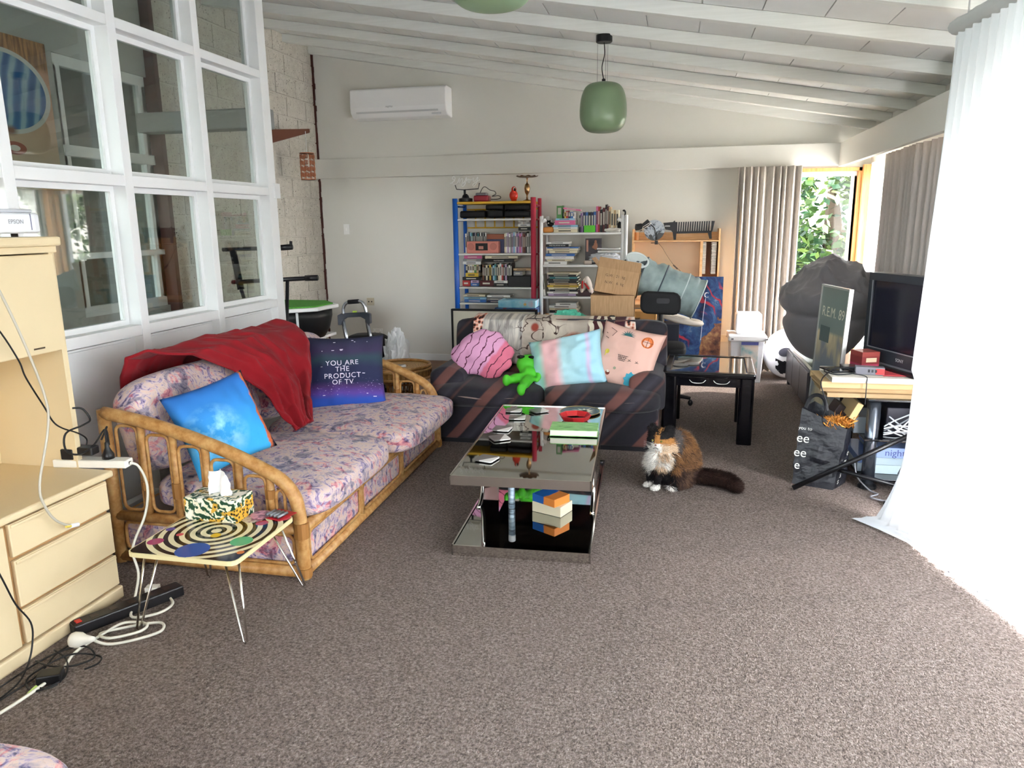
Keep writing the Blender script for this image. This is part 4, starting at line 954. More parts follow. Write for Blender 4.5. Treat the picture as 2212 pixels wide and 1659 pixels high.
# cables
def cable(label, pts, r, col, parts=(), sm=6, name='cable', cat='cable', group=None):
    t = thing(name, label, cat, pts[0] if pts[0][2] < .1 else pts[-1], 0, group)
    MB().tube([Vector(p) for p in pts], r, 6, smooth_n=sm).build('lead', flat(col, .5), t, smooth=True)
    for nm, g, c in parts: g.build(nm, flat(c, .4), t)
    return t
cable('pale video cable dangling from the projector in front of the drawers', [(-2.36, 1.98, 1.48), (-2.30, 2.02, 1.46), (-2.24, 2.045, 1.40), (-2.18, 2.08, 1.18), (-2.17, 2.14, .93), (-2.165, 2.13, .81), (-2.165, 2.06, .62), (-2.165, 2.07, .53), (-2.165, 2.108, .464), (-2.165, 2.165, .42)], .0045, '#b9b3a4',
      [('connector', MB().tube([(-2.165, 2.165, .42), (-2.165, 2.20, .412)], .008, 8), '#e9e9ee'), ('collar', MB().tube([(-2.165, 2.145, .427), (-2.165, 2.165, .42)], .0055, 8), '#d9c45a')])
cable('thin black lead kinking from the hutch door down to the power adapter', [(-2.31, 2.05, 1.25), (-2.31, 2.126, 1.164), (-2.31, 2.19, 1.04), (-2.31, 2.21, .97), (-2.31, 2.27, .845), (-2.31, 2.30, .78), (-2.31, 2.339, .743), (-2.32, 2.42, .70), (-2.33, 2.47, .66), (-2.33, 2.46, .625)], .003, '#17171a')
cable('black looping flex of the adapter above the white power board', [(-2.28, 2.53, .62), (-2.28, 2.52, .69), (-2.29, 2.46, .64), (-2.29, 2.38, .625), (-2.29, 2.32, .66), (-2.29, 2.33, .725), (-2.29, 2.42, .735), (-2.30, 2.47, .745), (-2.32, 2.46, .79), (-2.34, 2.43, .80)], .004, '#17171a')
pb = thing('power_board', 'white power board balanced on the cabinet corner', 'power strip', (-2.30, 2.455, .551), math.radians(8))
MB().box(-.155, .155, -.028, .028, 0, .032).build('case', flat('#e7e4da', .4), pb, local=True, bevel=.004)
MB().box(.156, .158, -.006, .006, .01, .022).build('reset_button', flat('#1a1a1a'), pb, local=True)
ad = thing('plug_adapter', 'black power adapter brick plugged in the white power board', 'adapter', (-2.38, 2.445, .584), .1)
MB().box(-.035, .02, -.03, .03, 0, .045).box(.02, .1, -.025, .025, .018, .052).build('brick', flat('#17181d', .35), ad, local=True, bevel=.005)
pg = thing('plug', 'black moulded plug in the white power board', 'plug', (-2.235, 2.468, .584))
MB().lathe([(.001, .584), (.024, .584), (.024, .60), (.017, .612), (.009, .63), (.008, .65), (.004, .655)], 14, (-2.235, 2.468, 0)).build('body', flat('#141417', .35), pg, smooth=True)
MB().tube([(-2.235, 2.468, .65), (-2.235, 2.47, .70), (-2.24, 2.485, .71), (-2.26, 2.47, .66)], .004, 6, smooth_n=4).build('flex', flat('#141417'), pg)
WC = '#d9d6c8'
cable('white flex running from the power board down and coiling on the carpet', [(-2.145, 2.475, .567), (-2.125, 2.50, .545), (-2.12, 2.53, .45), (-2.13, 2.51, .33), (-2.15, 2.44, .21), (-2.13, 2.43, .10), (-2.08, 2.33, .03), (-2.03, 2.255, .012), (-1.95, 2.30, .012), (-1.94, 2.375, .012), (-2.0, 2.43, .012), (-2.05, 2.44, .025)], .0055, WC,
      [('plug', MB().cbox((-2.075, 2.435, .03), (.05, .035, .035), (0, 0, .3)), '#e6e3d8')])
cable('white extension flex looped in rings by the cabinet foot', [(-2.04, 2.06, .03), (-1.98, 2.07, .012), (-1.90, 2.12, .012), (-1.85, 2.19, .012), (-1.90, 2.24, .012), (-2.02, 2.17, .012), (-2.06, 2.12, .014), (-2.0, 2.10, .016), (-1.92, 2.16, .018), (-1.93, 2.21, .02), (-2.02, 2.20, .02), (-2.05, 2.12, .014), (-2.06, 2.0, .012), (-2.02, 1.88, .012), (-2.03, 1.66, .012), (-2.1, 1.45, .012)], .0055, WC)
sk = thing('extension_socket', 'white round extension socket lying on the carpet', 'socket', (-2.08, 2.05, 0))
MB().lathe([(.028, 0), (.03, .008), (.028, .03), (.018, .05), (.012, .075), (.008, .09)], 16, (-2.10, 2.04, .032), Matrix.Rotation(math.radians(80), 4, 'Y')).build('body', flat('#e6e2d6', .4), sk, smooth=True)
bs = thing('surge_strip', 'long black power strip with a red switch lying along the cabinet', 'power strip', (-2.08, 2.30, 0), math.radians(62))
MB().box(-.21, .21, -.033, .033, .0, .045).build('case', flat('#1b1a1c', .35), bs, local=True, bevel=.006)
MB().box(-.195, -.175, -.012, .012, .044, .049).build('switch', flat('#c22a22', .3), bs, local=True)
for k in range(5): MB().box(-.14+k*.07, -.115+k*.07, -.014, .014, .0435, .0465).build('socket', flat('#3a2c26', .4), bs, local=True)
for k, (pts, lb) in enumerate(([[(-2.15, 2.0, .01), (-2.05, 1.95, .015), (-1.98, 1.86, .01), (-2.02, 1.78, .01), (-2.1, 1.84, .012), (-2.06, 1.97, .02), (-1.96, 2.0, .01), (-1.93, 1.96, .01), (-1.95, 1.92, .01)], 'thin black lead looping widest in the tangle of cables'], [[(-2.16, 1.93, .01), (-2.07, 1.90, .02), (-2.0, 1.93, .012), (-1.97, 1.99, .012), (-2.05, 2.03, .02), (-2.13, 1.97, .012), (-2.15, 1.8, .01), (-2.14, 1.6, .01)], 'thin black lead nearest the plinth in the tangle of cables'], [[(-2.17, 1.84, .44), (-2.16, 1.86, .35), (-2.16, 1.89, .25), (-2.155, 1.93, .16), (-2.15, 1.92, .09), (-2.14, 1.88, .03), (-2.10, 1.78, .012), (-2.1, 1.6, .012)], 'black lead hanging down the front of the cabinet door'], [[(-2.10, 2.08, .02), (-2.12, 1.98, .012), (-2.08, 1.86, .012), (-2.09, 1.72, .01), (-2.13, 1.55, .01)], 'black mains lead of the long power strip'])):
    cable(lb, pts, .0032, '#141416')
one(MB().cbox((-2.02, 1.85, .02), (.075, .055, .034), (0, 0, .5)), 'adapter_brick', flat('#151517', .35), 'square black adapter brick among the floor cables', 'adapter', bevel=.005)
cable('short lead with a lime green jack plug on the carpet', [(-2.03, 1.80, .012), (-1.99, 1.80, .01), (-1.975, 1.83, .008)], .0028, '#2a2a2a', [('jack', MB().tube([(-2.03, 1.80, .012), (-2.022, 1.76, .012)], .006, 8), '#a9c46a')])
# floral pouf at the lower left corner of the view
pf = softbox(-1.90, -1.255, .70, 1.25, .0, .358, puff=.0, e=4, n=14).build('floral_pouf', FLORAL, None, smooth=True)
prop(pf, 'edge of a rounded floral pouf in the bottom left corner', 'pouf')
# ---------------------------------------------------------------- hall things behind the glass
pic = thing('portrait_canvas', 'large canvas portrait of a face with blue mirrored goggles in the hall', 'painting', (-3.93, 3.85, 1.75))
def _face(q):
    v = q.co('Object'); x = q.xyz(v); n = q.noise(v, 5, 4)
    c = q.mix(q.ramp(x[2], [(.0, '#000000'), (.62, '#ffffff')]), '#cdbfa6', '#d9a183')
    c = q.mix(q.ramp(x[2], [(.70, '#000000'), (.74, '#ffffff')]), c, q.ramp(q.noise(q.co('Object', scale=(1, 14, 2)), 3, 4), [(.4, '#8a5a34'), (.6, '#c98f52')]))
    e = q.dist(q.co('Object', scale=(1, 1, 1.35)), (0, .06, .76))
    c = q.mix(q.m('LESS_THAN', e, .33), c, '#d6d2cc')
    c = q.mix(q.m('LESS_THAN', e, .295), c, q.ramp(q.wave(q.co('Object', rot=(.25, 0, 0)), 3.5, 3, 1, dr='Y'), [(.1, '#2f5f9a'), (.5, '#557fae'), (.9, '#9fbccb')]))
    mo = q.dist(q.co('Object', scale=(1, 1, 2.2)), (0, .07, .52))
    c = q.mix(q.m('LESS_THAN', mo, .085), c, '#a85548'); c = q.mix(q.m('LESS_THAN', mo, .04), c, '#f0e6de')
    return q.mix(q.ramp(q.dist(q.co('Object', scale=(1, 1, 1.6)), (0, .06, .54)), [(.02, '#ffffff'), (.06, '#000000')]), c, '#8a5648')
MB().box(-3.955, -3.92, 3.45, 4.25, 1.75, 2.64).build('canvas', mat('face_paint', rough=.6, fn=_face), pic)
ex = thing('tube_stand', 'black tubular instrument stand behind the end of the glass partition', 'stand', (-3.2, 5.55, 0))
BK = mat('black_tube', '#101014', .35)
MB().tube([(-3.62, 5.5, 1.325), (-3.03, 5.5, 1.34)], .017, 10).tube([(-3.14, 5.5, 1.335), (-3.0, 5.5, 1.345)], .024, 10).tube([(-3.01, 5.5, 1.345), (-3.005, 5.5, 1.39)], .012, 8).build('upper_arm', BK, ex, smooth=True)
MB().tube([(-3.53, 5.5, 1.32), (-3.50, 5.52, 1.0)], .028, 10).build('column', BK, ex, smooth=True)
MB().tube([(-3.56, 5.5, 1.06), (-2.80, 5.5, 1.10)], .018, 10).tube([(-2.90, 5.5, 1.096), (-2.795, 5.5, 1.10)], .024, 10).build('lower_arm', BK, ex, smooth=True)
for a, b in (((-3.50, 5.5, 1.06), (-3.30, 5.6, 0)), ((-3.15, 5.5, 1.08), (-3.36, 5.6, 0)), ((-3.06, 5.5, 1.09), (-3.14, 5.45, 0))): MB().tube([a, b], .015, 8).build('leg', BK, ex, smooth=True)
gt = thing('turf_table', 'white edged table with a green turf top over a black bin', 'table', (-3.5, 6.3, 0))
gp = [(-3.88, 6.10), (-3.46, 6.10), (-3.22, 6.30), (-3.18, 6.66), (-3.4, 6.9), (-3.88, 6.9)]
MB().prism(gp, (0, 0, .73), (1, 0, 0), (0, 1, 0), (0, 0, .035)).build('top', WHITE, gt, bevel=.01)
MB().prism([(-3.88, 6.14), (-3.48, 6.14), (-3.26, 6.32), (-3.23, 6.64), (-3.42, 6.86), (-3.88, 6.86)], (0, 0, .766), (1, 0, 0), (0, 1, 0), (0, 0, .012)).build('turf', mat('green_turf', rough=.9, fn=lambda q: (q.bump(q.noise(q.co('Object'), 200), .6, .01), q.ramp(q.noise(q.co('Object'), 150), [(.3, '#3f8a2a'), (.7, '#63b546')]))[1]), gt)
MB().lathe([(.24, .46), (.29, .54), (.32, .66), (.32, .73)], 28, (-3.53, 6.50, 0), sx=1.0, sy=1.0).build('black_tub', flat('#08080b', .5), gt, smooth=True)
MB().tube([(-3.36, 6.16, .73), (-3.35, 6.15, .42)], .012, 8).build('strut', flat('#d5d7da'), gt)
for x, y in ((-3.8, 6.25), (-3.4, 6.3), (-3.8, 6.82), (-3.4, 6.75)): MB().tube([(x, y, 0), (x, y, .5)], .018, 8).build('leg', WHITE, gt)
MB().box(-3.85, -3.3, 6.2, 6.82, .44, .465).build('lower_shelf', WHITE, gt)
def _bur(u, v):
    a = 2*PI*u; r = [.30, .33, .32, .27, .17, .05, 0.0][min(6, int(v*6))]*(1+.06*math.sin(3*a)); i = int(v*6); f = v*6-i
    rs_ = [.30, .33, .32, .27, .17, .06, .001]; r = lerp(rs_[i], rs_[min(6, i+1)], f)*(1+.07*math.sin(3*a+1)+.05*nz(u*5, v*5))
    zs = [0, .12, .30, .44, .52, .57, .60]; z = lerp(zs[i], zs[min(6, i+1)], f)
    return (-2.87+r*.85*math.cos(a), 5.56+r*.7*math.sin(a), z+.02*nz(u*7, v*6))
one(MB().grid(_bur, 36, 18, cu=True), 'burlap_sack', mat('burlap', rough=.95, fn=lambda q: (q.bump(q.wave(q.co('Object'), 140), .3, .004), q.ramp(q.noise(q.co('Object'), 30, 3), [(.3, '#8f7a60'), (.7, '#b39d80')]))[1]), 'tan burlap sack slumped behind the bamboo sofa', 'sack', smooth=True)
tr = thing('luggage_trolley', 'black luggage bag with raised chrome trolley handle', 'trolley bag', (-2.55, 5.85, 0))
SIL = mat('silver_tube', '#b9bcc4', .25, .9)
for x in (-2.74, -2.52): MB().tube([(x+.03, 5.86, .35), (x-.005, 5.82, .72)], .014, 10).build('pole', SIL, tr, smooth=True); MB().tube([(x+.016, 5.875, .35), (x-.02, 5.835, .72)], .013, 8).build('pole_guide', flat('#1b1c22'), tr, smooth=True)
MB().prism([(-.15, -.05), (-.115, -.05), (-.10, -.01), (-.06, .012), (.06, .012), (.10, -.01), (.115, -.05), (.15, -.05), (.15, .035), (.11, .05), (-.11, .05), (-.15, .035)], (-2.64, 5.80, .735), (1, 0, .06), (0, 0, 1), (0, .035, 0)).build('bracket', flat('#3c414b', .4), tr, bevel=.006)
MB().tube([(-2.735, 5.81, .77), (-2.73, 5.81, .83), (-2.69, 5.81, .872), (-2.58, 5.81, .88), (-2.54, 5.81, .845), (-2.528, 5.81, .785)], .014, 10, smooth_n=5).build('handle', SIL, tr, smooth=True)
MB().tube([(-2.685, 5.81, .874), (-2.59, 5.81, .882)], .019, 10).build('grip', flat('#17181d'), tr, smooth=True)
MB().box(-2.645, -2.615, 5.795, 5.82, .788, .80).build('button', flat('#b9d94e'), tr)
sb = softbox(-2.82, -2.42, 5.84, 6.15, 0, .58, puff=0, e=4, n=12, seed=3); sb.build('bag', mat('black_nylon', '#121216', .6), tr, smooth=True)
def _crump(c, r, seed, sx=1, sy=1, sz=1, amp=.28, fr=3.2):
    def fn(u, v):
        a = 2*PI*u; b = PI*(v-.5); d = Vector((math.cos(b)*math.cos(a), math.cos(b)*math.sin(a), math.sin(b)))
        k = 1+amp*(abs(nz(d.x*fr+seed, d.y*fr, d.z*fr))*1.6+.5*abs(nz(d.x*fr*2.3, d.y*fr*2.3+seed, d.z*fr*2.3))-.3)
        return (c[0]+d.x*r*k*sx, c[1]+d.y*r*k*sy, max(c[2]+d.z*r*k*sz, 0.0))
    return fn
one(MB().grid(_crump((-2.33, 5.95, .31), .17, 3, .6, .8, 1.8), 40, 30, cu=True), 'plastic_bag', mat('white_plastic_film', '#e9ebee', .35), 'crumpled white plastic bag beside the luggage trolley', 'bag')
wt = thing('wicker_table', 'round woven wicker side table in the corner between the sofas', 'table', (-2.08, 5.42, 0))
wx, wy = -2.08, 5.42
MB().lathe([(.001, .405), (.215, .405), (.215, .415), (.001, .415)], 40, (wx, wy, 0)).build('top', mat('woven_cane', rough=.55, fn=lambda q: q.ramp(q.wave(q.co('Object'), 26, 4, 2, 'RINGS', 'Z'), [(.2, '#6a4522'), (.4, '#b98545'), (.7, '#d9ae6c')])), wt)
for z, r in ((.425, .222), (.335, .226), (.40, .226)): MB().tube([(wx+r*math.cos(2*PI*k/40), wy+r*math.sin(2*PI*k/40), z) for k in range(40)], .012, 8, closed=True).build('rim', RATTAN, wt, smooth=True)
sl = MB().lathe([(.222, .335), (.222, .425)], 40, (wx, wy, 0)); sl.f = sl.f[:40]; sl.mi = sl.mi[:40]; sl.build('skirt', RATTAN, wt, smooth=True)
for k in range(40):
    a = 2*PI*k/40; MB().tube([(wx+.228*math.cos(a), wy+.228*math.sin(a), .35), (wx+.228*math.cos(a), wy+.228*math.sin(a), .39)], .005, 5).build('skirt_cane', RBIND, wt)
for k in range(28):
    a = 2*PI*k/28; MB().tube([(wx+.15*math.cos(a), wy+.15*math.sin(a), .34), (wx+.12*math.cos(a+.12), wy+.12*math.sin(a+.12), .18), (wx+.17*math.cos(a+.25), wy+.17*math.sin(a+.25), 0)], .006, 5, smooth_n=3).build('stake', RATTAN, wt, smooth=True)
for z, r in ((.29, .145), (.18, .122), (.09, .145), (.01, .17)): MB().tube([(wx+r*math.cos(2*PI*k/30), wy+r*math.sin(2*PI*k/30), z) for k in range(30)], .009, 6, closed=True).build('band', RATTAN, wt, smooth=True)
coaster(wx-.01, wy-.02, .416, .4, 'grey coaster lying on the round wicker table')
# ---------------------------------------------------------------- pixel -> point on a plane y = Y (used to read off sizes)
def AT(x, y, Y):
    d = _r*((x-1106)/FPX)-_u*((y-829.5)/FPX)+_f
    return Vector((0, 0, CAMH))+d*(Y/d.y)
CN = {'black': '#1a1a1e', 'white': '#e8e8e6', 'cream': '#e2d8bd', 'pink': '#d96a9c', 'red': '#b03030', 'blue': '#3a6ab0', 'pale blue': '#8fc0dc', 'navy': '#262c52', 'green': '#4f8a4a', 'teal': '#3a7f86', 'purple': '#7f5a98', 'yellow': '#d9b83c', 'orange': '#d2803c', 'brown': '#7a5038', 'grey': '#8f8f92', 'maroon': '#5a2026', 'lilac': '#b9a0c4', 'tan': '#c4a57c'}
def ubook(x0, x1, z0, h, yf, dep, cn, label, group, name='book', band=None, cat='book', lean=0):
    """upright book, spine to the viewer"""
    m = MB(); m.box(x0, x1, yf, yf+dep, z0, z0+h-.004); m.cur = 1; m.box(x0+.0015, x1-.0015, yf+.004, yf+dep, z0+h-.004, z0+h-.001)
    m.cur = 0; m.box(x0, x0+.0015, yf, yf+dep, z0+h-.004, z0+h).box(x1-.0015, x1, yf, yf+dep, z0+h-.004, z0+h)
    m.cur = 2; m.box(x0+(x1-x0)*.2, x1-(x1-x0)*.2, yf-.0006, yf, z0+h*.30, z0+h*.82)
    b = band or ('white' if cn in ('black', 'navy', 'maroon', 'red', 'blue', 'purple', 'brown', 'green', 'teal') else 'black')
    bc = {'white': '#b9b5aa', 'black': '#55524e'}.get(b, CN.get(b, '#888888'))
    return one(m, name, [flat(CN[cn], .45), flat('#e6e0d0', .8), flat(bc, .5)], label, cat, group)
def sbook(x0, x1, z0, z1, yf, dep, cn, label, group, name='book', title=None, cat='book', tcol='#e9e9e9'):
    """book lying flat, spine to the viewer"""
    t = z1-z0; k = min(.003, t*.2)
    m = MB(); m.box(x0, x1, yf, yf+dep, z0, z0+k).box(x0, x1, yf, yf+dep, z1-k, z1).box(x0, x1, yf, yf+.004, z0+k, z1-k)
    m.cur = 1; m.box(x0+.003, x1-.003, yf+.004, yf+dep-.003, z0+k, z1-k)
    o = one(m, name, [flat(CN[cn], .45), flat('#e6e0d0', .8)], label, cat, group)
    if title: MB().text(title, t*.62, plate(((x0+x1)/2, yf-.0008, (z0+z1)/2), (1, 0, 0), (0, 0, 1))).build('spine_title', flat(tcol), o)
    else: MB().box(lerp(x0, x1, .2), lerp(x0, x1, .72), yf-.0006, yf, z0+t*.35, z0+t*.65).build('spine_print', flat('#4a4844' if cn in ('white', 'cream', 'pale blue', 'yellow', 'lilac', 'tan') else '#cfcabd'), o)
    return o
ORD = ['leftmost', 'second', 'third', 'fourth', 'fifth', 'sixth', 'seventh', 'eighth', 'ninth', 'tenth', 'eleventh', 'twelfth', 'thirteenth', 'fourteenth', 'fifteenth', 'sixteenth', 'seventeenth', 'eighteenth']
def oname(i, what): return f'{ORD[i]} {what}' if i == 0 else f'{ORD[i]} from left {what}'
# ---------------------------------------------------------------- blue, red and yellow bookcase
b1 = thing('colour_bookcase', 'tall bookcase with blue and red posts, yellow top and white shelves', 'bookcase', (-1.80, 7.65, 0))
BLUE = mat('blue_lacquer', '#1f5fc0', .3); RED = mat('red_lacquer', '#c03a50', .35); YEL = mat('yellow_lacquer', '#dcae2c', .4); SHW = mat('shelf_white', '#e3e3e0', .45)
F1, K1 = 7.47, 7.83
for x, m_ in ((-2.215, BLUE), (-1.40, RED)):
    for y in (F1, K1): MB().tube([(x, y, 0), (x, y, 1.765)], .027 if y < 7.6 else .02, 14).build('post', m_, b1, smooth=True)
    for z in (1.70, 1.56, 1.21, .866, .70, .30): MB().tube([(x, F1+.02, z-.012), (x, K1-.02, z-.012)], .01, 8).build('side_rail', m_, b1, smooth=True)
MB().box(-2.19, -1.42, F1-.015, K1+.01, 1.708, 1.732).build('top_shelf', YEL, b1, bevel=.004)
for z in (1.56, 1.212, .868, .704, .32): MB().box(-2.19, -1.42, F1-.012, K1+.01, z-.018, z).build('shelf', SHW, b1, bevel=.003)
for z in (1.47, 1.555, 1.66): MB().tube([(-2.19, K1+.015, z), (-1.42, K1+.015, z)], .008, 6).build('ladder_rail', YEL, b1)
for k in range(7): MB().tube([(-2.1+k*.105, K1+.015, 1.47), (-2.1+k*.105, K1+.015, 1.66)], .008, 6).build('ladder_rung', YEL, b1)
X1c = lambda c: -2.329+c*.000985
Z1c = lambda c: 2.094-.000967*c
# on top
en = thing('neon_sign', 'white script Enjoy neon sign on a black stand', 'sign', (-2.10, 7.6, 1.733))
pts = [(45, 185), (75, 165), (100, 130), (85, 108), (68, 130), (95, 150), (70, 172), (85, 195), (120, 180), (140, 140), (150, 128), (140, 185), (165, 140), (182, 135), (178, 180), (200, 165), (222, 120), (215, 170), (185, 215), (170, 195), (215, 165), (240, 140), (262, 150), (255, 180), (238, 170), (248, 142), (285, 150), (298, 128), (300, 165), (325, 150), (345, 120), (330, 175), (300, 215), (290, 195), (330, 168), (368, 150)]
MB().tube([(X1c(a), 7.55, Z1c(b)) for a, b in pts], .0045, 6, smooth_n=4).build('script', mat('neon_tube', '#f0f0ee', .3), en, smooth=True)
MB().tube([(X1c(95), 7.56, Z1c(195)), (X1c(110), 7.56, Z1c(240)), (X1c(190), 7.56, Z1c(248)), (X1c(345), 7.56, Z1c(240)), (X1c(358), 7.56, Z1c(180))], .0045, 6).build('frame', BLACKM, en)
MB().tube([(X1c(195), 7.57, Z1c(248)), (X1c(195), 7.57, 1.75)], .012, 8).build('stem', BLACKM, en)
MB().lathe([(.07, 1.733), (.072, 1.74), (.072, 1.768), (.04, 1.775), (.03, 1.80), (.015, 1.815)], 20, (X1c(200), 7.58, 0)).build('base', BLACKM, en)
rd = thing('red_appliance', 'small red and grey appliance with a trailing black lead', 'appliance', (X1c(380), 7.6, 1.733))
MB().box(X1c(300), X1c(460), 7.52, 7.64, 1.733, 1.795).build('body', flat('#9c2a38', .3), rd, bevel=.015, seg=3)
MB().box(X1c(320), X1c(435), 7.53, 7.63, 1.793, 1.822).build('lid', flat('#77747a', .35), rd, bevel=.012, seg=3)
MB().tube([(X1c(a), 7.56, Z1c(b)) for a, b in ((365, 280), (390, 235), (420, 222), (470, 255), (520, 270), (530, 300), (490, 320), (560, 315), (585, 335), (550, 350), (480, 352))], .0035, 6, smooth_n=4).build('lead', BLACKM, rd)
pa = thing('parrot_figurine', 'red parrot figurine with white cheek on the yellow shelf', 'figurine', (X1c(712), 7.6, 1.733))
g = MB().ell((X1c(712), 7.6, 1.79), (.045, .045, .055)).ell((X1c(718), 7.585, 1.85), (.027, .03, .03)).ell((X1c(712), 7.61, 1.745), (.03, .035, .018))
g, _n = remeshed(g, .006, 3); g.build('body', flat('#cf3322', .3), pa, smooth=True)
MB().ell((X1c(728), 7.562, 1.853), (.014, .01, .017)).build('cheek', flat('#e9ddd0'), pa, smooth=True); MB().ell((X1c(734), 7.553, 1.846), (.009, .012, .016)).build('beak', flat('#1a1614'), pa, smooth=True)
cs = thing('pedestal_dish', 'tall bronze pedestal dish with scalloped plate on the yellow shelf', 'dish', (X1c(855), 7.6, 1.733))
BRZ = mat('bronze', '#6b5340', .3, .8)
MB().lathe([(.05, 1.733), (.045, 1.738), (.012, 1.75), (.008, 1.79), (.024, 1.82), (.03, 1.86), (.022, 1.895), (.007, 1.91), (.007, 1.955), (.02, 1.965)], 18, (X1c(855), 7.6, 0)).build('stem', mat('brass_bronze', '#a5815a', .25, .9), cs, smooth=True)
MB().grid(lambda u, v: (X1c(855)+.108*v*(1+.05*math.cos(u*2*PI*10)*v)*math.cos(u*2*PI), 7.6+.108*v*(1+.05*math.cos(u*2*PI*10)*v)*math.sin(u*2*PI), 1.965+.012*v**3+.004*v*math.cos(u*2*PI*10)), 60, 6, cu=True).build('plate', BRZ, cs, smooth=True, solid=.004)
# black cases on the upper shelf
for a, b, c, d, lb in ((145, 435, 465, 540, 'flat black carry case at the left of the upper shelf'), (440, 620, 462, 540, 'flat black carry case in the middle of the upper shelf'), (625, 905, 470, 540, 'flat black carry case at the right of the upper shelf'), (425, 625, 406, 460, 'soft black case on top of the middle carry case'), (630, 905, 406, 468, 'soft black case on top of the right carry case')):
    one(softbox(X1c(a)+.002, X1c(b)-.002, 7.50, 7.78, Z1c(d)+.001, Z1c(c), puff=0, e=8, n=6), 'carry_case', mat('black_nylon', '#121216', .6), lb, 'case', 'black cases on the upper shelf', smooth=True)
# disc shelf
G = 'discs on the second shelf'
rr_ = random.Random(5)
seq = ['pale blue', 'teal', 'black', 'navy', 'grey', 'black', 'teal', 'black', 'white', 'black', 'grey', 'black', 'white']
for i, cn in enumerate(seq): ubook(X1c(232+i*13.8)+.0005, X1c(232+(i+1)*13.8), 1.213, .205+.008*rr_.random(), 7.60, .13, cn, f'thin {cn} disc case, {oname(i, "behind the pink radio")}', G, 'disc_case', cat='disc case')
for i, (a, b, h, cn) in enumerate(((190, 207, .20, 'white'), (208, 229, .215, 'grey'))): ubook(X1c(a), X1c(b), 1.213, h, 7.56, .13, cn, f'{cn} disc case standing just right of the blue post, {("outer" if i == 0 else "inner")} of the pair', G, 'disc_case', cat='disc case')
for z0, z1, cn, lb in ((1.213, 1.352, 'navy', 'dark blue keepsake box behind the pink radio'), (1.353, 1.405, 'brown', 'reddish wooden keepsake box on the dark blue one')):
    one(MB().box(X1c(418), X1c(605), 7.60, 7.76, z0, z1), 'keepsake_box', flat('#3f4468' if cn == 'navy' else '#9c5a40', .4), lb, 'box', bevel=.003)
seq = ['cream', 'white', 'lilac', 'white', 'grey', 'lilac', 'pale blue', 'white', 'purple', 'lilac', 'pink', 'lilac', 'brown', 'maroon', 'black', 'white', 'grey', 'white']
for i, cn in enumerate(seq):
    a = 610+i*16.2; ubook(X1c(a)+.0005, X1c(a+16), 1.213, .195+.02*rr_.random(), 7.58, .14, cn, f'{cn} film case, {oname(i, "right of the wooden box")}', G, 'film_case', cat='disc case')
for i, (a, b, c, d, cn) in enumerate(((775, 905, 640, 678, 'black'), (770, 900, 610, 638, 'white'), (780, 905, 590, 608, 'grey'), (775, 890, 572, 588, 'white'))):
    sbook(X1c(a), X1c(b), Z1c(d)+.0005, Z1c(c)-.0005, 7.52, .18, cn, f'{cn} flat film box, {["lowest", "second", "third", "top"][i]} of the pile above the film cases', 'film boxes above the cases', 'film_box', cat='box')
rp = thing('cassette_radio', 'pink cassette radio with a black tape deck', 'radio', (X1c(398), 7.53, 1.213))
MB().box(X1c(225), X1c(570), 7.48, 7.575, 1.213, Z1c(785)).build('case', flat('#d9897c', .4), rp, bevel=.010, seg=3)
MB().box(X1c(325), X1c(455), 7.476, 7.482, Z1c(880), Z1c(805)).build('tape_door', flat('#1b1a1c', .3), rp)
MB().box(X1c(358), X1c(410), 7.4735, 7.477, Z1c(868), Z1c(835)).build('tape_window', flat('#c98a80', .2), rp)
for c in (272, 515): MB().lathe([(.001, 0), (.036, 0), (.034, .003), (.001, .002)], 20, (X1c(c), 7.481, Z1c(840)), Matrix.Rotation(PI/2, 4, 'X')).build('speaker', flat('#c47a6e', .6), rp)
# book shelf
G = 'books on the third shelf'
def stackrow(items, XF, ZF, yf, dep, G, where, name='book', cat='book', y_jit=.012):
    for i, it in enumerate(items):
        a, b, c, d, cn = it[:5]; ti = it[5] if len(it) > 5 else None
        sbook(XF(a), XF(b), ZF(d)+.0004, ZF(c)-.0004, yf+y_jit*rr_.random(), dep, cn, f'{cn} {where}, {ORD[i].replace("leftmost", "first")} from the top', G, name, ti, cat, it[6] if len(it) > 6 else '#e9e9e9')
stackrow([(182, 378, 936, 969, 'pink'), (172, 372, 971, 998, 'grey'), (166, 364, 1000, 1030, 'white')], X1c, Z1c, 7.52, .2, G, 'book laid flat over the small left books')
for i, cn in enumerate(['black', 'cream', 'white', 'cream', 'green', 'tan', 'black']): ubook(X1c(192+i*24), X1c(215+i*24), Z1c(1120), .083, 7.54, .14, cn, f'{cn} short book, {oname(i, "under the pink book")}', G)
stackrow([(200, 340, 1122, 1162, 'yellow'), (165, 372, 1164, 1198, 'black'), (166, 250, 1200, 1262, 'red')], X1c, Z1c, 7.50, .2, G, 'flat box at the left of the third shelf', 'film_box', 'box')
stackrow([(256, 345, 1200, 1228, 'lilac'), (256, 345, 1230, 1262, 'blue')], X1c, Z1c, 7.50, .18, G, 'small box beside the red box', 'film_box', 'box')
stackrow([(356, 505, 1203, 1262, 'maroon')], X1c, Z1c, 7.50, .2, G, 'wide box under the tall books', 'film_box', 'box')
stackrow([(510, 655, 1203, 1228, 'white'), (510, 655, 1230, 1262, 'black')], X1c, Z1c, 7.50, .2, G, 'flat book under the tall book row', 'book')
seq = ['brown', 'black', 'cream', 'black', 'yellow', 'black', 'pale blue', 'teal', 'black', 'cream', 'white', 'red', 'black', 'lilac', 'black', 'white', 'black']
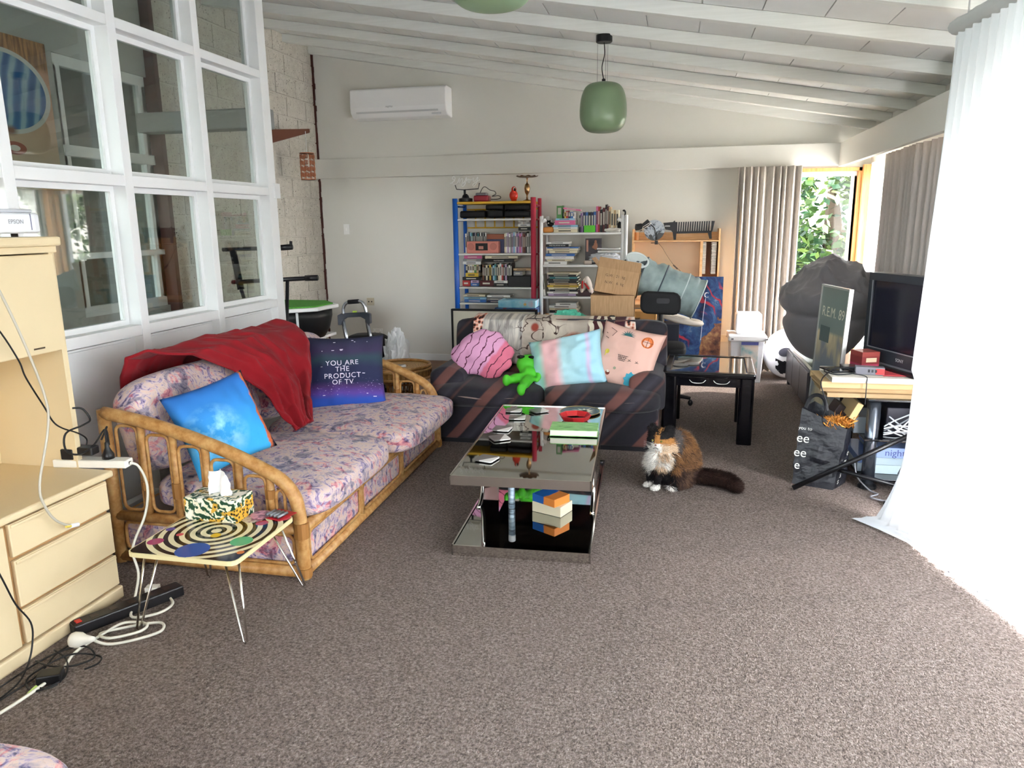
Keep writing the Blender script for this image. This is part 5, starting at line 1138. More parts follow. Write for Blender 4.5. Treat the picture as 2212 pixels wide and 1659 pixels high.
for i, cn in enumerate(seq): ubook(X1c(376+i*19)+.0005, X1c(376+(i+1)*19), Z1c(1201), .155+.025*rr_.random(), 7.54, .15, cn, f'{cn} tall book, {oname(i, "in the long row of the third shelf")}', G)
stackrow([(415, 765, 940, 968, 'cream'), (395, 725, 976, 1006, 'black', 'MASTERMIND')], X1c, Z1c, 7.52, .18, G, 'long box lying over the tall book row', 'game_box', 'box')
stackrow([(715, 905, 1072, 1095, 'tan'), (720, 815, 1102, 1148, 'grey')], X1c, Z1c, 7.52, .17, G, 'flat book above the black player')
one(MB().box(X1c(662), X1c(908), 7.50, 7.75, .869, Z1c(1152)), 'video_player', flat('#131318', .4), 'black video player at the right of the third shelf', 'player', bevel=.004)
G = 'books on the fourth shelf'
stackrow([(172, 420, 1350, 1372, 'cream'), (186, 432, 1378, 1402, 'pale blue'), (190, 430, 1404, 1434, 'blue')], X1c, Z1c, 7.47, .2, G, 'paperback flat at the left of the fourth shelf')
stackrow([(440, 690, 1355, 1377, 'white'), (440, 612, 1384, 1408, 'grey'), (445, 610, 1410, 1434, 'navy')], X1c, Z1c, 7.47, .2, G, 'paperback flat in the middle of the fourth shelf')
gb = thing('board_game', 'pale blue board game box with a starfish corner jutting from the fourth shelf', 'game box', (X1c(815), 7.32, .686))
MB().box(X1c(625), X1c(1010), 7.20, 7.435, .686, .757).build('lid', mat('aqua_print', rough=.4, fn=lambda q: q.ramp(q.noise(q.co('Object'), 9, 3), [(.3, '#5fb0d2'), (.6, '#9fd4e6'), (.75, '#d9b3c8')])), gb, bevel=.003)
s5 = MB(); s5.prism([(.022*(1 if k % 2 == 0 else .42)*math.cos(PI*k/5+PI/2), .022*(1 if k % 2 == 0 else .42)*math.sin(PI*k/5+PI/2)) for k in range(10)], (X1c(905), 7.1995, .722), (1, 0, 0), (0, 0, 1), (0, -.001, 0)); s5.build('starfish', flat('#e0b060'), gb)
gb = thing('board_game', 'dark blue board game box lettered it? on the lowest visible shelf', 'game box', (X1c(800), 7.31, .626))
MB().box(X1c(590), X1c(1015), 7.19, 7.435, .626, .685).build('lid', mat('navy_print', rough=.4, fn=lambda q: q.ramp(q.noise(q.co('Object'), 14, 3), [(.3, '#26447c'), (.6, '#3a6aa0'), (.7, '#7c3a4a')])), gb, bevel=.003)
MB().text('it?', .05, plate((X1c(890), 7.1892, .655), (1, 0, 0), (0, 0, 1))).build('lettering', flat('#eef0f2'), gb)['kind'] = 'stuff'
one(MB().box(X1c(600), X1c(1010), 7.20, 7.43, 0, .625), 'carton', flat('#8a6f50', .7), 'brown carton holding up the dark blue game box', 'box', bevel=.003)
pfm = thing('framed_picture', 'wide black framed picture standing behind the striped sofa', 'picture', (-1.62, 6.3, 0))
P0, P1 = AT(975, 667, 6.3), AT(1160, 668, 6.3)
MB().box(P0.x, P1.x, 6.3, 6.325, .25, P0.z).build('mat_board', flat('#d8d2c0', .7), pfm)
for a, b, c, d in ((P0.x, P1.x, P0.z-.016, P0.z), (P0.x, P0.x+.016, .25, P0.z-.016), (P1.x-.016, P1.x, .25, P0.z-.016), (P0.x, P1.x, .234, .25)): MB().box(a, b, 6.285, 6.33, c, d).build('frame_bar', flat('#101012', .3), pfm)
for x in (P0.x+.06, P1.x-.06): MB().tube([(x, 6.33, .25), (x, 6.5, 0)], .012, 6).tube([(x, 6.31, .24), (x, 6.29, 0)], .012, 6).build('easel_leg', flat('#3a2a1e'), pfm)
# ---------------------------------------------------------------- white metal shelf
b2 = thing('white_shelf', 'white metal shelf unit with curved top corners', 'bookcase', (-.89, 7.62, 0))
F2, K2 = 7.44, 7.80
WM = mat('white_enamel', '#e8e9ea', .3)
for x, s in ((-1.315, 1), (-.505, -1)):
    for y in (F2, K2): MB().tube([(x, y, 0), (x, y, 1.46), (x+s*.012, y, 1.52), (x+s*.05, y, 1.545)], .018, 10, smooth_n=4).build('post', WM, b2, smooth=True)
MB().tube([(-.47, F2-.01, 0), (-.47, F2-.01, 1.58)], .016, 10).build('spare_pole', WM, b2, smooth=True)
for z in (1.415, 1.098, .781, .46): MB().box(-1.30, -.515, F2-.015, K2+.01, z-.022, z).build('shelf', WM, b2, bevel=.006)
X2c = lambda c: -1.405+.000775*c
Z2c = lambda c: 1.794-.000773*c
G = 'books on the top white shelf'
stackrow([(300, 545, 310, 333, 'pale blue'), (290, 556, 335, 392, 'pink'), (262, 590, 394, 420, 'pale blue'), (272, 584, 421, 444, 'white'), (276, 584, 446, 489, 'cream')], X2c, Z2c, 7.45, .2, G, 'book in the pile on the top white shelf')
seq = [(312, 384, .125, 'green'), (400, 412, .06, 'black'), (413, 432, .062, 'yellow'), (433, 460, .075, 'red'), (462, 490, .06, 'navy'), (491, 525, .064, 'blue'), (526, 543, .058, 'white')]
for i, (a, b, h, cn) in enumerate(seq): ubook(X2c(a), X2c(b), Z2c(309), h, 7.47, .13, cn, f'{cn} book standing on the pile, {oname(i, "of the top white shelf")}', G)
o = sbook(X2c(392), X2c(620), Z2c(210), Z2c(190), 7.48, .12, 'pink', 'pink thin book slanting across the tops of the standing books', G); o.rotation_euler = (0, .13, 0); o.location.z += .002
seq = [(592, 606, .17, 'black'), (607, 622, .19, 'purple'), (624, 638, .2, 'lilac'), (640, 672, .2, 'navy'), (674, 704, .2, 'blue'), (706, 742, .2, 'black'), (744, 775, .2, 'navy'), (777, 806, .205, 'blue'), (808, 832, .255, 'pink'), (833, 856, .25, 'red'), (858, 888, .225, 'black'), (892, 924, .24, 'maroon'), (926, 944, .27, 'black'), (945, 966, .255, 'maroon'), (970, 996, .245, 'tan'), (998, 1032, .22, 'cream'), (1034, 1060, .215, 'tan'), (1062, 1096, .215, 'cream')]
for i, (a, b, h, cn) in enumerate(seq): ubook(X2c(a)+.0005, X2c(b), 1.416, h, 7.55, .16, cn, f'{cn} book, {oname(i, "in the long upright row of the top white shelf")}', G)
px_ = MB()
for j, rw in enumerate(['XXXXXXXX', 'XXXXXXXX', 'XXXXXXXX', 'XXXXXXXX', 'XXXXXXXX']):
    for i, ch in enumerate(rw):
        d = .006*((i+j) % 2); px_.box(X2c(668)+i*.0135, X2c(668)+(i+1)*.0135-.0006, 7.46-d, 7.50, 1.416+(4-j)*.0135, 1.416+(5-j)*.0135-.0006)
one(px_, 'block_ornament', flat('#5fd41f', .35), 'bright green blocky ornament in front of the upright books', 'ornament')
pc = thing('cat_figurine', 'small black cat figurine at the left of the top white shelf', 'figurine', (X2c(215), 7.5, Z2c(412)))
g = MB().ell((X2c(225), 7.5, Z2c(385)), (.035, .025, .022)).ell((X2c(205), 7.485, Z2c(362)), (.022, .02, .02)).ell((X2c(190), 7.485, Z2c(340)), (.006, .005, .012)).ell((X2c(222), 7.485, Z2c(340)), (.006, .005, .012)).tube([(X2c(250), 7.5, Z2c(385)), (X2c(282), 7.5, Z2c(352))], .005, 6)
g, _n = remeshed(g, .004, 2); g.build('body', flat('#141416', .35), pc, smooth=True); MB().ell((X2c(205), 7.466, Z2c(368)), (.008, .004, .006)).build('muzzle', flat('#d8d4cc'), pc, smooth=True)
one(softbox(X2c(136), X2c(268), 7.46, 7.54, 1.416, Z2c(414), puff=0, e=4, n=8), 'orange_pouch', flat('#c9853c', .5), 'small orange tin under the black cat figurine', 'tin', smooth=True)
ctl = MB().ell((X2c(1120), 7.52, 1.47), (.028, .03, .055)).tube([(X2c(1130), 7.52, 1.50), (X2c(1165), 7.52, 1.55), (X2c(1185), 7.52, 1.60), (X2c(1170), 7.52, 1.625), (X2c(1150), 7.52, 1.618)], .009, 8, smooth_n=4)
ctl, _n = remeshed(ctl, .005, 2); one(ctl, 'cat_ornament', flat('#101013', .3), 'black ornament with a curling tail at the right end of the top white shelf', 'ornament', smooth=True)
one(MB().grid(_crump((X2c(1035), 7.48, 1.436), .075, 12, 1, .5, .25, .5, 4), 30, 16, cu=True), 'papers', flat('#e6e3de', .8), 'loose white papers at the right of the top white shelf', 'papers')
G = 'books on the second white shelf'
stackrow([(182, 480, 606, 635, 'white'), (175, 472, 637, 672, 'black', 'THE POLAROID BOOK'), (190, 600, 674, 690, 'blue'), (180, 596, 692, 716, 'cream'), (222, 586, 718, 752, 'cream'), (172, 552, 758, 790, 'blue'), (166, 540, 792, 828, 'white', 'FASHION SHOW', '#7a5a9a'), (190, 512, 830, 856, 'cream'), (150, 450, 858, 898, 'white')], X2c, Z2c, 7.45, .21, G, 'book in the pile on the second white shelf')
pk = thing('picture_book', 'dark book with a figure on its cover facing out on the second white shelf', 'book', (X2c(770), 7.6, 1.099))
MB().box(X2c(665), X2c(876), 7.60, 7.63, 1.099, Z2c(570)).build('cover', mat('dark_cover', rough=.4, fn=lambda q: q.ramp(q.noise(q.co('Object'), 7, 3), [(.35, '#1f1a22'), (.6, '#453a44')])), pk)
f_ = MB().ell((X2c(800), 7.598, Z2c(610)), (.012, .002, .016)).ell((X2c(800), 7.598, Z2c(665)), (.02, .002, .04)).ell((X2c(780), 7.598, Z2c(680)), (.02, .002, .018)); f_.build('figure_print', flat('#a8745c'), pk)
MB().box(X2c(680), X2c(705), 7.598, 7.60, Z2c(740), Z2c(590)).build('spine_print', flat('#b98a7a'), pk)
for i, (a, b, c, d) in enumerate(((835, 1125, 690, 708), (845, 1135, 722, 745))): one(MB().box(X2c(a), X2c(b), 7.47, 7.58, Z2c(d), Z2c(c)), 'folder', flat('#dddfe2', .5), ('upper' if i == 0 else 'lower')+' white folder lying over the clear bag', 'folder')
one(MB().grid(_crump((X2c(940), 7.53, 1.16), .11, 21, 1.35, .6, .50, .3, 4), 36, 20, cu=True), 'clear_bag', mat('clear_film', '#c9cbd0', .2, 0, .6), 'crumpled clear plastic bag on the second white shelf', 'bag')
one(MB().tube([(X2c(672), 7.47, 1.12), (X2c(760), 7.50, 1.12)], .02, 12), 'paper_roll', flat('#b9aba0', .6), 'short rolled tube left of the clear bag', 'roll', smooth=False)
G = 'books on the third white shelf'
cols = ['cream', 'black', 'teal', 'black', 'black', 'tan', 'yellow', 'cream', 'black', 'white', 'lilac']
stackrow([(188+18*((i*7) % 3), 600-14*((i*5) % 3), 1002+i*27.5, 1028+i*27.5, cn) for i, cn in enumerate(cols)], X2c, Z2c, 7.45, .21, G, 'book in the pile on the third white shelf')
o = ubook(X2c(146), X2c(170), .785, .215, 7.46, .2, 'white', 'white book leaning at the left of the third white shelf', G); o.rotation_euler = (0, -.13, 0)
for k, x in enumerate((X2c(665), X2c(745))):
    s = thing('sneaker', ('left' if k == 0 else 'right')+' red and white sneaker on the third white shelf', 'shoe', (x, 7.5, .87), 0, 'sneakers on the white shelf')
    M_ = Matrix.Rotation(.35*(1 if k == 0 else -1), 4, 'Y')
    g = MB(); g.ell((0, 0, .045), (.034, .05, .075)).ell((0, -.02, -.03), (.03, .05, .04)); g, _n = remeshed(g, .006, 3); g.v = [M_ @ p for p in g.v]; g.build('upper', flat('#d9cfc8', .7), s, smooth=True, local=True)
    MB().tube([M_ @ Vector(p) for p in ((-.03, -.045, .06), (-.01, -.055, .0), (.012, -.052, -.045))], .009, 6).build('stripe', flat('#c22c2c'), s, smooth=True, local=True)
one(MB().box(X2c(600), X2c(775), 7.44, 7.66, .782, .842), 'shoe_box', flat('#3a2026', .5), 'dark red shoe box under the sneakers', 'box', bevel=.003)
G = 'books on the lowest white shelf'
stackrow([(305, 575, 1398, 1430, 'white'), (215, 580, 1432, 1465, 'white'), (220, 600, 1467, 1495, 'cream'), (225, 590, 1497, 1530, 'black'), (215, 600, 1532, 1580, 'white'), (215, 600, 1582, 1640, 'grey'), (215, 600, 1642, 1700, 'white'), ], X2c, lambda c: Z2c(c)+(.46-Z2c(1725))*0, 7.45, .21, G, 'book in the pile on the lowest white shelf')
one(MB().box(X2c(215), X2c(600), 7.46, 7.66, .461, Z2c(1701)), 'book', flat('#7d7468', .6), 'thick grey volume at the bottom of the lowest pile', 'book', G)
# teal bag and wooden handle behind the striped sofa
T0 = AT(1228, 690, 5.95)
one(MB().grid(_crump((T0.x, 5.95, .70), .12, 31, 1.25, .7, .85, .35, 3), 36, 22, cu=True), 'teal_bag', mat('mint_film', '#63cdb0', .25, 0, .5), 'crumpled mint green plastic bag behind the striped sofa', 'bag')
one(MB().box(T0.x-.14, T0.x+.14, 5.85, 6.05, 0, .60), 'storage_tub', flat('#9aa39c', .5), 'grey storage tub under the mint bag', 'tub', bevel=.01)
hp = AT(1182, 690, 6.1)
hb = thing('basket', 'cane basket with a pale hooped handle behind the striped sofa', 'basket', (hp.x, 6.1, 0))
MB().tube([(hp.x+.035*math.cos(PI*k/12), 6.1, hp.z-.03+.075*math.sin(PI*k/12)) for k in range(13)], .008, 8).build('handle', RATTAN, hb, smooth=True)
MB().lathe([(.001, 0), (.10, 0), (.115, .35), (.10, hp.z-.03), (.09, hp.z-.03), (.10, .35)], 24, (hp.x, 6.1, 0)).build('body', RATTAN, hb, smooth=True)
# ---------------------------------------------------------------- desk hutch against the back wall
dh = thing('desk_hutch', 'beech desk with a tall back board, tray shelf and slotted disc rack', 'desk', (0, 7.72, 0))
X3 = lambda c: -.446+.000463*c
Z3 = lambda c: 1.643-.000455*c
for a, b in ((60, 95), (1858, 1892)): MB().box(X3(a), X3(b), 7.56, 7.86, 0, Z3(445)).build('side_panel', LIGHT_WOOD, dh)
MB().box(X3(95), X3(1858), 7.56, 7.86, Z3(715), Z3(690)).build('tray_shelf', LIGHT_WOOD, dh)
MB().box(X3(95), X3(1858), 7.84, 7.86, Z3(690), Z3(520)).build('tray_back', LIGHT_WOOD, dh)
MB().box(X3(95), X3(1490), 7.80, 7.83, .72, Z3(716)).build('back_board', mat('pale_board', '#e8d3b6', .5), dh)
MB().box(X3(1490), X3(1545), 7.57, 7.83, .72, Z3(716)).build('rack_post', LIGHT_WOOD, dh)
MB().box(X3(1545), X3(1858), 7.81, 7.83, .72, Z3(716)).build('rack_back', flat('#a8785c', .6), dh)
for k in range(22):
    z = Z3(745+k*31)
    for a, b in ((1548, 1612), (1728, 1822)): MB().box(X3(a), X3(b), 7.57, 7.80, z-.004, z+.004).build('rack_slat', flat('#e9ddd0', .5), dh)
MB().box(X3(95), X3(1858), 7.30, 7.83, .69, .72).build('desk_top', LIGHT_WOOD, dh)
cm = thing('comb_ornament', 'giant black comb shaped rack standing on the desk tray', 'ornament', (X3(1250), 7.66, 1.33))
poly = [(700, 315), (890, 300), (905, 300), (940, 265), (955, 300), (1000, 300), (1000, 500), (1700, 490), (1705, 285), (1772, 285), (1735, 480), (1715, 530), (1725, 665), (1675, 665), (1640, 540), (985, 548), (980, 680), (930, 682), (905, 520), (870, 480), (750, 460)]
MB().prism([(X3(a), Z3(b)) for a, b in poly], (0, 7.655, 0), (1, 0, 0), (0, 0, 1), (0, .02, 0)).build('frame', mat('black_board', '#25252a', .45), cm)
for k in range(14): MB().prism([(X3(1022+k*48), Z3(300-k)), (X3(1050+k*48), Z3(300-k)), (X3(1042+k*48), Z3(502)), (X3(1012+k*48), Z3(502))], (0, 7.655, 0), (1, 0, 0), (0, 0, 1), (0, .02, 0)).build('tooth', mat('black_board', '#25252a', .45), cm)
MB().tube([(X3(740+k*13), 7.653, Z3(378+(12 if k % 2 else 0))) for k in range(9)], .0045, 5).build('squiggle_mark', flat('#e6e6e6'), cm)
rc = thing('vinyl_record', 'black vinyl record with a pale print leaning on the desk tray', 'record', (X3(520), 7.66, 1.33))
MB().lathe([(.001, 0), (.101, 0), (.101, .003), (.001, .003)], 40, (X3(520), 7.625, Z3(470)), Matrix.Rotation(PI/2, 4, 'X')).build('disc', mat('vinyl_print', rough=.25, fn=lambda q: q.ramp(q.m('ADD', q.noise(q.co('Object'), 13, 4, .65, 1), q.m('MULTIPLY', q.xyz(q.co('Object'))[2], -1.2)), [(.33, '#aab4c0'), (.38, '#7c8694'), (.42, '#0d0e12')])), rc)
lp = thing('clip_lamp', 'black clip on spotlight with bent arm and cord on the desk tray', 'lamp', (X3(560), 7.56, 1.31))
A_, B_ = Vector((X3(250), 7.53, Z3(440))), Vector((X3(420), 7.53, Z3(260)))
MB().tube([Vector((X3(140), 7.50, Z3(400))), Vector((X3(250), 7.52, Z3(400)))], [.032, .038], 14).build('bulb_cup', BLACKM, lp)
MB().cbox((X3(340), 7.53, Z3(330)), (.085, .05, .045), (0, -.7, 0)).build('head', BLACKM, lp, bevel=.006)
MB().tube([(X3(195), 7.49, Z3(450)), (X3(300), 7.49, Z3(390)), (X3(430), 7.50, Z3(310)), (X3(440), 7.50, Z3(340)), (X3(300), 7.49, Z3(430)), (X3(200), 7.49, Z3(470))], .004, 6, closed=True, smooth_n=3).build('reflector_rim', CHROME, lp, smooth=True)
MB().tube([(X3(430), 7.53, Z3(340)), (X3(520), 7.53, Z3(420)), (X3(550), 7.53, Z3(540)), (X3(570), 7.54, Z3(680))], .006, 8, smooth_n=4).build('arm', BLACKM, lp, smooth=True)
MB().box(X3(540), X3(605), 7.535, 7.60, Z3(770), Z3(690)).tube([(X3(460), 7.53, Z3(738)), (X3(545), 7.53, Z3(738))], .004, 6).build('clamp', BLACKM, lp)
MB().tube([(X3(610), 7.54, Z3(735)), (X3(700), 7.54, Z3(840)), (X3(800), 7.54, Z3(1000)), (X3(940), 7.54, Z3(1200)), (X3(1040), 7.54, Z3(1290)), (X3(1180), 7.54, Z3(1430)), (X3(1260), 7.54, Z3(1600))], .0028, 6, smooth_n=4).build('cord', flat('#6b5a48'), lp)
MB().cbox((X3(990), 7.54, Z3(1255)), (.06, .012, .014), (0, .75, 0)).build('cord_switch', flat('#5d5046'), lp)
one(MB().tube([(X3(150), 7.60, 1.331), (X3(150), 7.60, Z3(510))], .02, 14), 'wooden_pot', mat('pot_wood', '#b9783f', .5), 'small round wooden pot at the left of the desk tray', 'pot')
# ---------------------------------------------------------------- cartons, office chair, cat tunnel
KRAFT = mat('kraft_card', rough=.8, fn=lambda q: q.ramp(q.noise(q.co('Object', scale=(30, 3, 3)), 4, 3), [(.3, '#a98661'), (.7, '#bd9973')]))
def carton(label, c, d, rz=0, tilt=0, marks=None, flaps=True):
    t = thing('cardboard_box', label, 'box', c, rz, 'cartons behind the striped sofa'); t.rotation_euler = (0, tilt, rz)
    OFF[t.name] = Vector((0, 0, 0))
    w_, l, h = d[0]/2, d[1]/2, d[2]; k = .005
    MB().box(-w_, w_, -l, -l+k, 0, h).box(-w_, w_, l-k, l, 0, h).box(-w_, -w_+k, -l, l, 0, h).box(w_-k, w_, -l, l, 0, h).box(-w_, w_, -l, l, 0, k).build('body', KRAFT, t, local=True)
    if flaps:
        MB().prism([(-w_, 0), (w_, 0), (w_*.97, d[2]*.42), (-w_*.95, d[2]*.42)], (0, -l, h), (1, 0, 0), (0, -.35, .94), (0, .004, 0)).build('flap', KRAFT, t, local=True)
        MB().prism([(-l, 0), (l, 0), (l*.95, d[2]*.4), (-l*.95, d[2]*.4)], (-w_, 0, h), (0, 1, 0), (-.75, 0, .66), (.004, 0, 0)).build('flap', KRAFT, t, local=True)
    for (s, x, z, sz) in marks or ():
        MB().text(s, sz, plate((x, -l-.0008, z), (1, 0, 0), (0, 0, 1))).build('stencil', flat('#5a4230'), t, local=True)
    return t
carton('upper open cardboard box tilted on the pile, marked G.W. and N.W.', (-.455, 6.06, .945), (.34, .30, .20), .0, .16, [('G.W.  21  kg', -.02, .145, .03), ('N.W.   6  kg', -.02, .09, .03)])
bx = carton('middle closed cardboard box with a black label in the pile', (-.47, 5.98, .742), (.34, .30, .20), .03, 0, None, False)
MB().box(-.172, .172, -.152, .152, .196, .204).build('lid', KRAFT, bx, local=True); MB().prism(rr_path(-.025, .025, -.02, .02, .012), (-.0, -.1525, .03), (1, 0, 0), (0, 0, 1), (0, -.001, 0)).build('label', flat('#15151a'), bx, local=True)
carton('bottom cardboard box of the pile behind the striped sofa', (-.45, 6.0, 0), (.38, .34, .735), 0, 0, None, False)
one(MB().box(-.37, -.14, 6.56, 6.76, 0, .74), 'craft_box', mat('orange_card', '#d9a05a', .7), 'orange brown craft box right of the cardboard pile', 'box', bevel=.004)
oc = thing('office_chair', 'black office chair with its back pad showing above the sofa', 'chair', (-.09, 6.05, 0))
BKF = mat('black_upholstery', '#0c0c10', .75)
MB().prism(rr_path(-.155, .155, -.088, .088, .055), (-.095, 5.83, .89), (1, 0, -.04), (0, 0, 1), (0, .05, 0)).build('back_pad', BKF, oc, bevel=.02, seg=3, smooth=True)
MB().prism(rr_path(-.05, .05, -.02, .02, .015), (-.075, 5.83, .91), (1, 0, 0), (0, 0, 1), (0, -.008, 0)).build('back_grip', flat('#26262c'), oc)
MB().tube([(-.09, 5.88, .88), (-.09, 5.91, .6), (-.09, 6.0, .46), (-.09, 6.1, .44)], .02, 8, smooth_n=4).build('back_bar', BLACKM, oc)
soft('seat', BKF, oc, -.235, .12, 5.98, 6.38, .44, .52, puff=.01, e=4, n=8)
MB().tube([(-.03, 6.17, .1), (-.03, 6.17, .44)], .025, 10).build('gas_stem', BLACKM, oc)
for k in range(5):
    a = 2*PI*k/5; e_ = (-.03+.20*math.cos(a), 6.17+.20*math.sin(a)); MB().tube([(-.03, 6.17, .1), (*e_, .065)], [.022, .014], 8).build('leg', BLACKM, oc); MB().ell((*e_, .028), (.022, .022, .028), 10, 8).build('castor', BLACKM, oc, smooth=True)
tn = thing('cat_tunnel', 'grey green fabric cat tunnel with hoops slanting over the pile', 'pet tunnel', (0, 6.3, .8))
Y_T = 6.22
T_A, T_B = AT(1362, 588, Y_T), AT(1502, 644, Y_T)
ax = (T_B-T_A).normalized(); s1 = Vector((0, -1, 0)); s2 = ax.cross(s1).normalized()
if s2.z < 0: s2 = -s2
L_T = (T_B-T_A).length
TUN = mat('tunnel_fabric', rough=.55, fn=lambda q: q.ramp(q.noise(q.co('Object'), 9, 3), [(.3, '#7d8f90'), (.7, '#a3b5b5')])); TUND = mat('tunnel_dark', '#4d575b', .6); LINING = mat('tunnel_lining', '#ccd6d6', .6)
def tun(t0, t1, rad, nm, m_, wr=.012, hole=False):
    def fn(u, v):
        a = 2*PI*u; t = lerp(t0, t1, v); r = rad(v)+wr*nz(u*7, v*5, t0*9)*math.sin(PI*v)*2-.012*math.sin(PI*v)
        return T_A+ax*(t*L_T)+(s1*math.cos(a)+s2*math.sin(a))*r
    return MB().grid(fn, 40, 12, cu=True).build(nm, m_, tn, smooth=True, solid=.003)
HR = .165
tun(.16, .47, lambda v: HR, 'sleeve', TUN); tun(.47, .80, lambda v: HR, 'sleeve', TUN); tun(.80, 1.05, lambda v: HR*(1-.02*v), 'sleeve', TUN)
tun(-.18, .16, lambda v: HR*math.sqrt(max(.0, 1-(1-v)**2*.96)), 'end_dome', TUND, .004)
for t in (.16, .47, .80, 1.05): MB().tube([T_A+ax*(t*L_T)+(s1*math.cos(2*PI*k/40)+s2*math.sin(2*PI*k/40))*HR for k in range(40)], .006, 6, closed=True).build('hoop', flat('#46505a') if t < .5 else flat('#c5d2d2'), tn, smooth=True)
MB().grid(lambda u, v: T_A+ax*(1.05*L_T)+(s1*math.cos(2*PI*u)+s2*math.sin(2*PI*u))*HR*.98*v, 30, 3, cu=True).build('end_panel', TUN, tn, smooth=True)
hc = T_A+ax*(.03*L_T); hd = (s1*.66+s2*.72).normalized(); hx = ax; hy = hd.cross(hx).normalized()
MB().grid(lambda u, v: hc+hd*(HR*.985-.02*(1-v)**2)+(hx*math.cos(2*PI*u)*.085+hy*math.sin(2*PI*u)*.07)*v, 30, 4, cu=True).build('hole_lining', LINING, tn, smooth=True)
MB().tube([hc+hd*(HR*.985)+hx*math.cos(2*PI*k/30)*.088+hy*math.sin(2*PI*k/30)*.073 for k in range(30)], .009, 8, closed=True).build('hole_rim', mat('pale_trim', '#d9e2e2', .6), tn, smooth=True)
def _ring(u, v):
    a = 2*PI*u; c = AT(1472, 690, 6.5); r = .06+.05*math.cos(2*PI*v)*.6
    return (c.x+(.145+.045*math.cos(2*PI*v))*math.cos(a), 6.5+(.12+.04*math.cos(2*PI*v))*math.sin(a), c.z+.012*math.sin(2*PI*v)*2-.25*(math.cos(a)*.14)+.01*nz(u*8, v*4))
one(MB().grid(_ring, 44, 12, cu=True, cv=True), 'pet_bed', mat('cream_fleece', '#e3d8cc', .9), 'cream ring shaped pet bed squashed under the cat tunnel', 'pet bed', smooth=True)
one(MB().box(-.07, .06, 6.42, 6.68, 0, AT(1472, 690, 6.5).z-.035), 'crate', flat('#2a2c3a', .6), 'dark crate holding the cream pet bed', 'crate', bevel=.004)
# ---------------------------------------------------------------- fantasy canvas
cv = thing('fantasy_canvas', 'dark blue fantasy canvas with red swirls and brown rocks leaning on the desk', 'painting', (.19, 7.22, 0))
def _fant(q):
    v = q.co('Object'); x = q.xyz(v); n = q.noise(v, 7, 5, .65, .6)
    c = q.ramp(n, [(.3, '#16183a'), (.45, '#26407c'), (.58, '#3f6aa4'), (.7, '#9aa9c4')])
    rk = q.m('GREATER_THAN', q.m('ADD', q.m('MULTIPLY', x[0], 1.0), q.m('MULTIPLY', q.noise(v, 6, 3), .35)), q.m('ADD', q.m('MULTIPLY', x[2], .62), .06))
    c = q.mix(rk, c, q.ramp(q.noise(v, 16, 4, .6), [(.3, '#3a2430'), (.5, '#8a5a44'), (.7, '#c49a6a')]))
    sw = q.ramp(q.wave(q.co('Object', rot=(0, .7, 0)), 3.2, 7, 1.6), [(.06, '#ffffff'), (.14, '#000000')])
    zone = q.m('ADD', q.ramp(q.dist(v, (.17, 0, .80)), [(.11, '#ffffff'), (.17, '#000000')]), q.ramp(q.dist(v, (-.16, 0, .38)), [(.09, '#ffffff'), (.15, '#000000')]))
    return q.mix(q.m('MULTIPLY', sw, zone), c, '#c23a52')
MB().box(-.075, .455, 7.21, 7.235, .22, 1.0).build('canvas', mat('fantasy_paint', rough=.45, fn=_fant), cv)
mo = MB().tube([(.31+.022*math.cos(a), 7.206, .83+.022*math.sin(a)) for a in [PI*.25+k*PI*1.5/12 for k in range(13)]], [.003, .007, .003], 6)
mo.tube([(.30, 7.206, .80), (.285, 7.206, .66), (.27, 7.206, .40)], .003, 5).build('moon_staff', flat('#c3c6d4'), cv)
for x in (.0, .38): MB().box(x-.02, x+.02, 7.215, 7.26, 0, .22).build('prop_leg', flat('#3a2c24'), cv)
cable('white charger lead hanging down the wall beside the fantasy canvas', [(.475, 7.86, .85), (.47, 7.86, .7), (.48, 7.86, .5), (.50, 7.86, .36), (.52, 7.86, .31)], .003, '#e6e2da', [('inline_switch', MB().cbox((.475, 7.858, .58), (.016, .014, .05)), '#8a8680')])
cable('dark lead running from the low outlet to the white storage bin', [(.55, 7.865, .34), (.60, 7.84, .42), (.58, 7.84, .33), (.62, 7.80, .25), (.55, 7.80, .02), (.72, 7.76, .01)], .0028, '#6a5f54')
# ---------------------------------------------------------------- storage bin, white box, pet house
sbn = thing('storage_bin', 'clear plastic storage bin with white lid and printed label', 'bin', (.72, 7.35, 0))
CLR = mat('clear_plastic', '#dfe1e8', .2, 0, .5)
MB().prism([(-.135, 0), (.135, 0), (.155, .40), (-.155, .40)], (.70, 7.20, 0), (1, 0, 0), (0, 0, 1), (0, .32, 0)).build('tub', CLR, sbn, bevel=.008)
MB().box(.525, .875, 7.17, 7.55, .40, .455).build('lid', mat('white_plastic', '#eeeef0', .35), sbn, bevel=.012, seg=3)
MB().box(.645, .80, 7.194, 7.199, .09, .36).build('label', mat('bin_label', rough=.4, fn=lambda q: q.ramp(q.noise(q.co('Object'), 9, 3), [(.35, '#7fa9b0'), (.5, '#d3cdc6'), (.7, '#d8b8a8')])), sbn); MB().box(.645, .80, 7.188, 7.1935, .365, .393).build('clip', flat('#5a5fa0', .4), sbn)
for x in (.56, .87): MB().box(x-.01, x+.01, 7.163, 7.17, .415, .43).build('lid_clip', flat('#77757a'), sbn)
one(MB().prism(rr_path(-.12, .12, 0, .20, .03), (.71, 7.26, .457), (1, 0, 0), (0, .12, 1), (0, .16, 0)), 'white_tub', mat('white_plastic', '#eeeef0', .35), 'small white plastic tub on top of the clear bin', 'tub', bevel=.012, seg=3)
ph = thing('pet_house', 'round white pet house with dark eye and wide toothed mouth', 'pet house', (1.08, 7.50, 0))
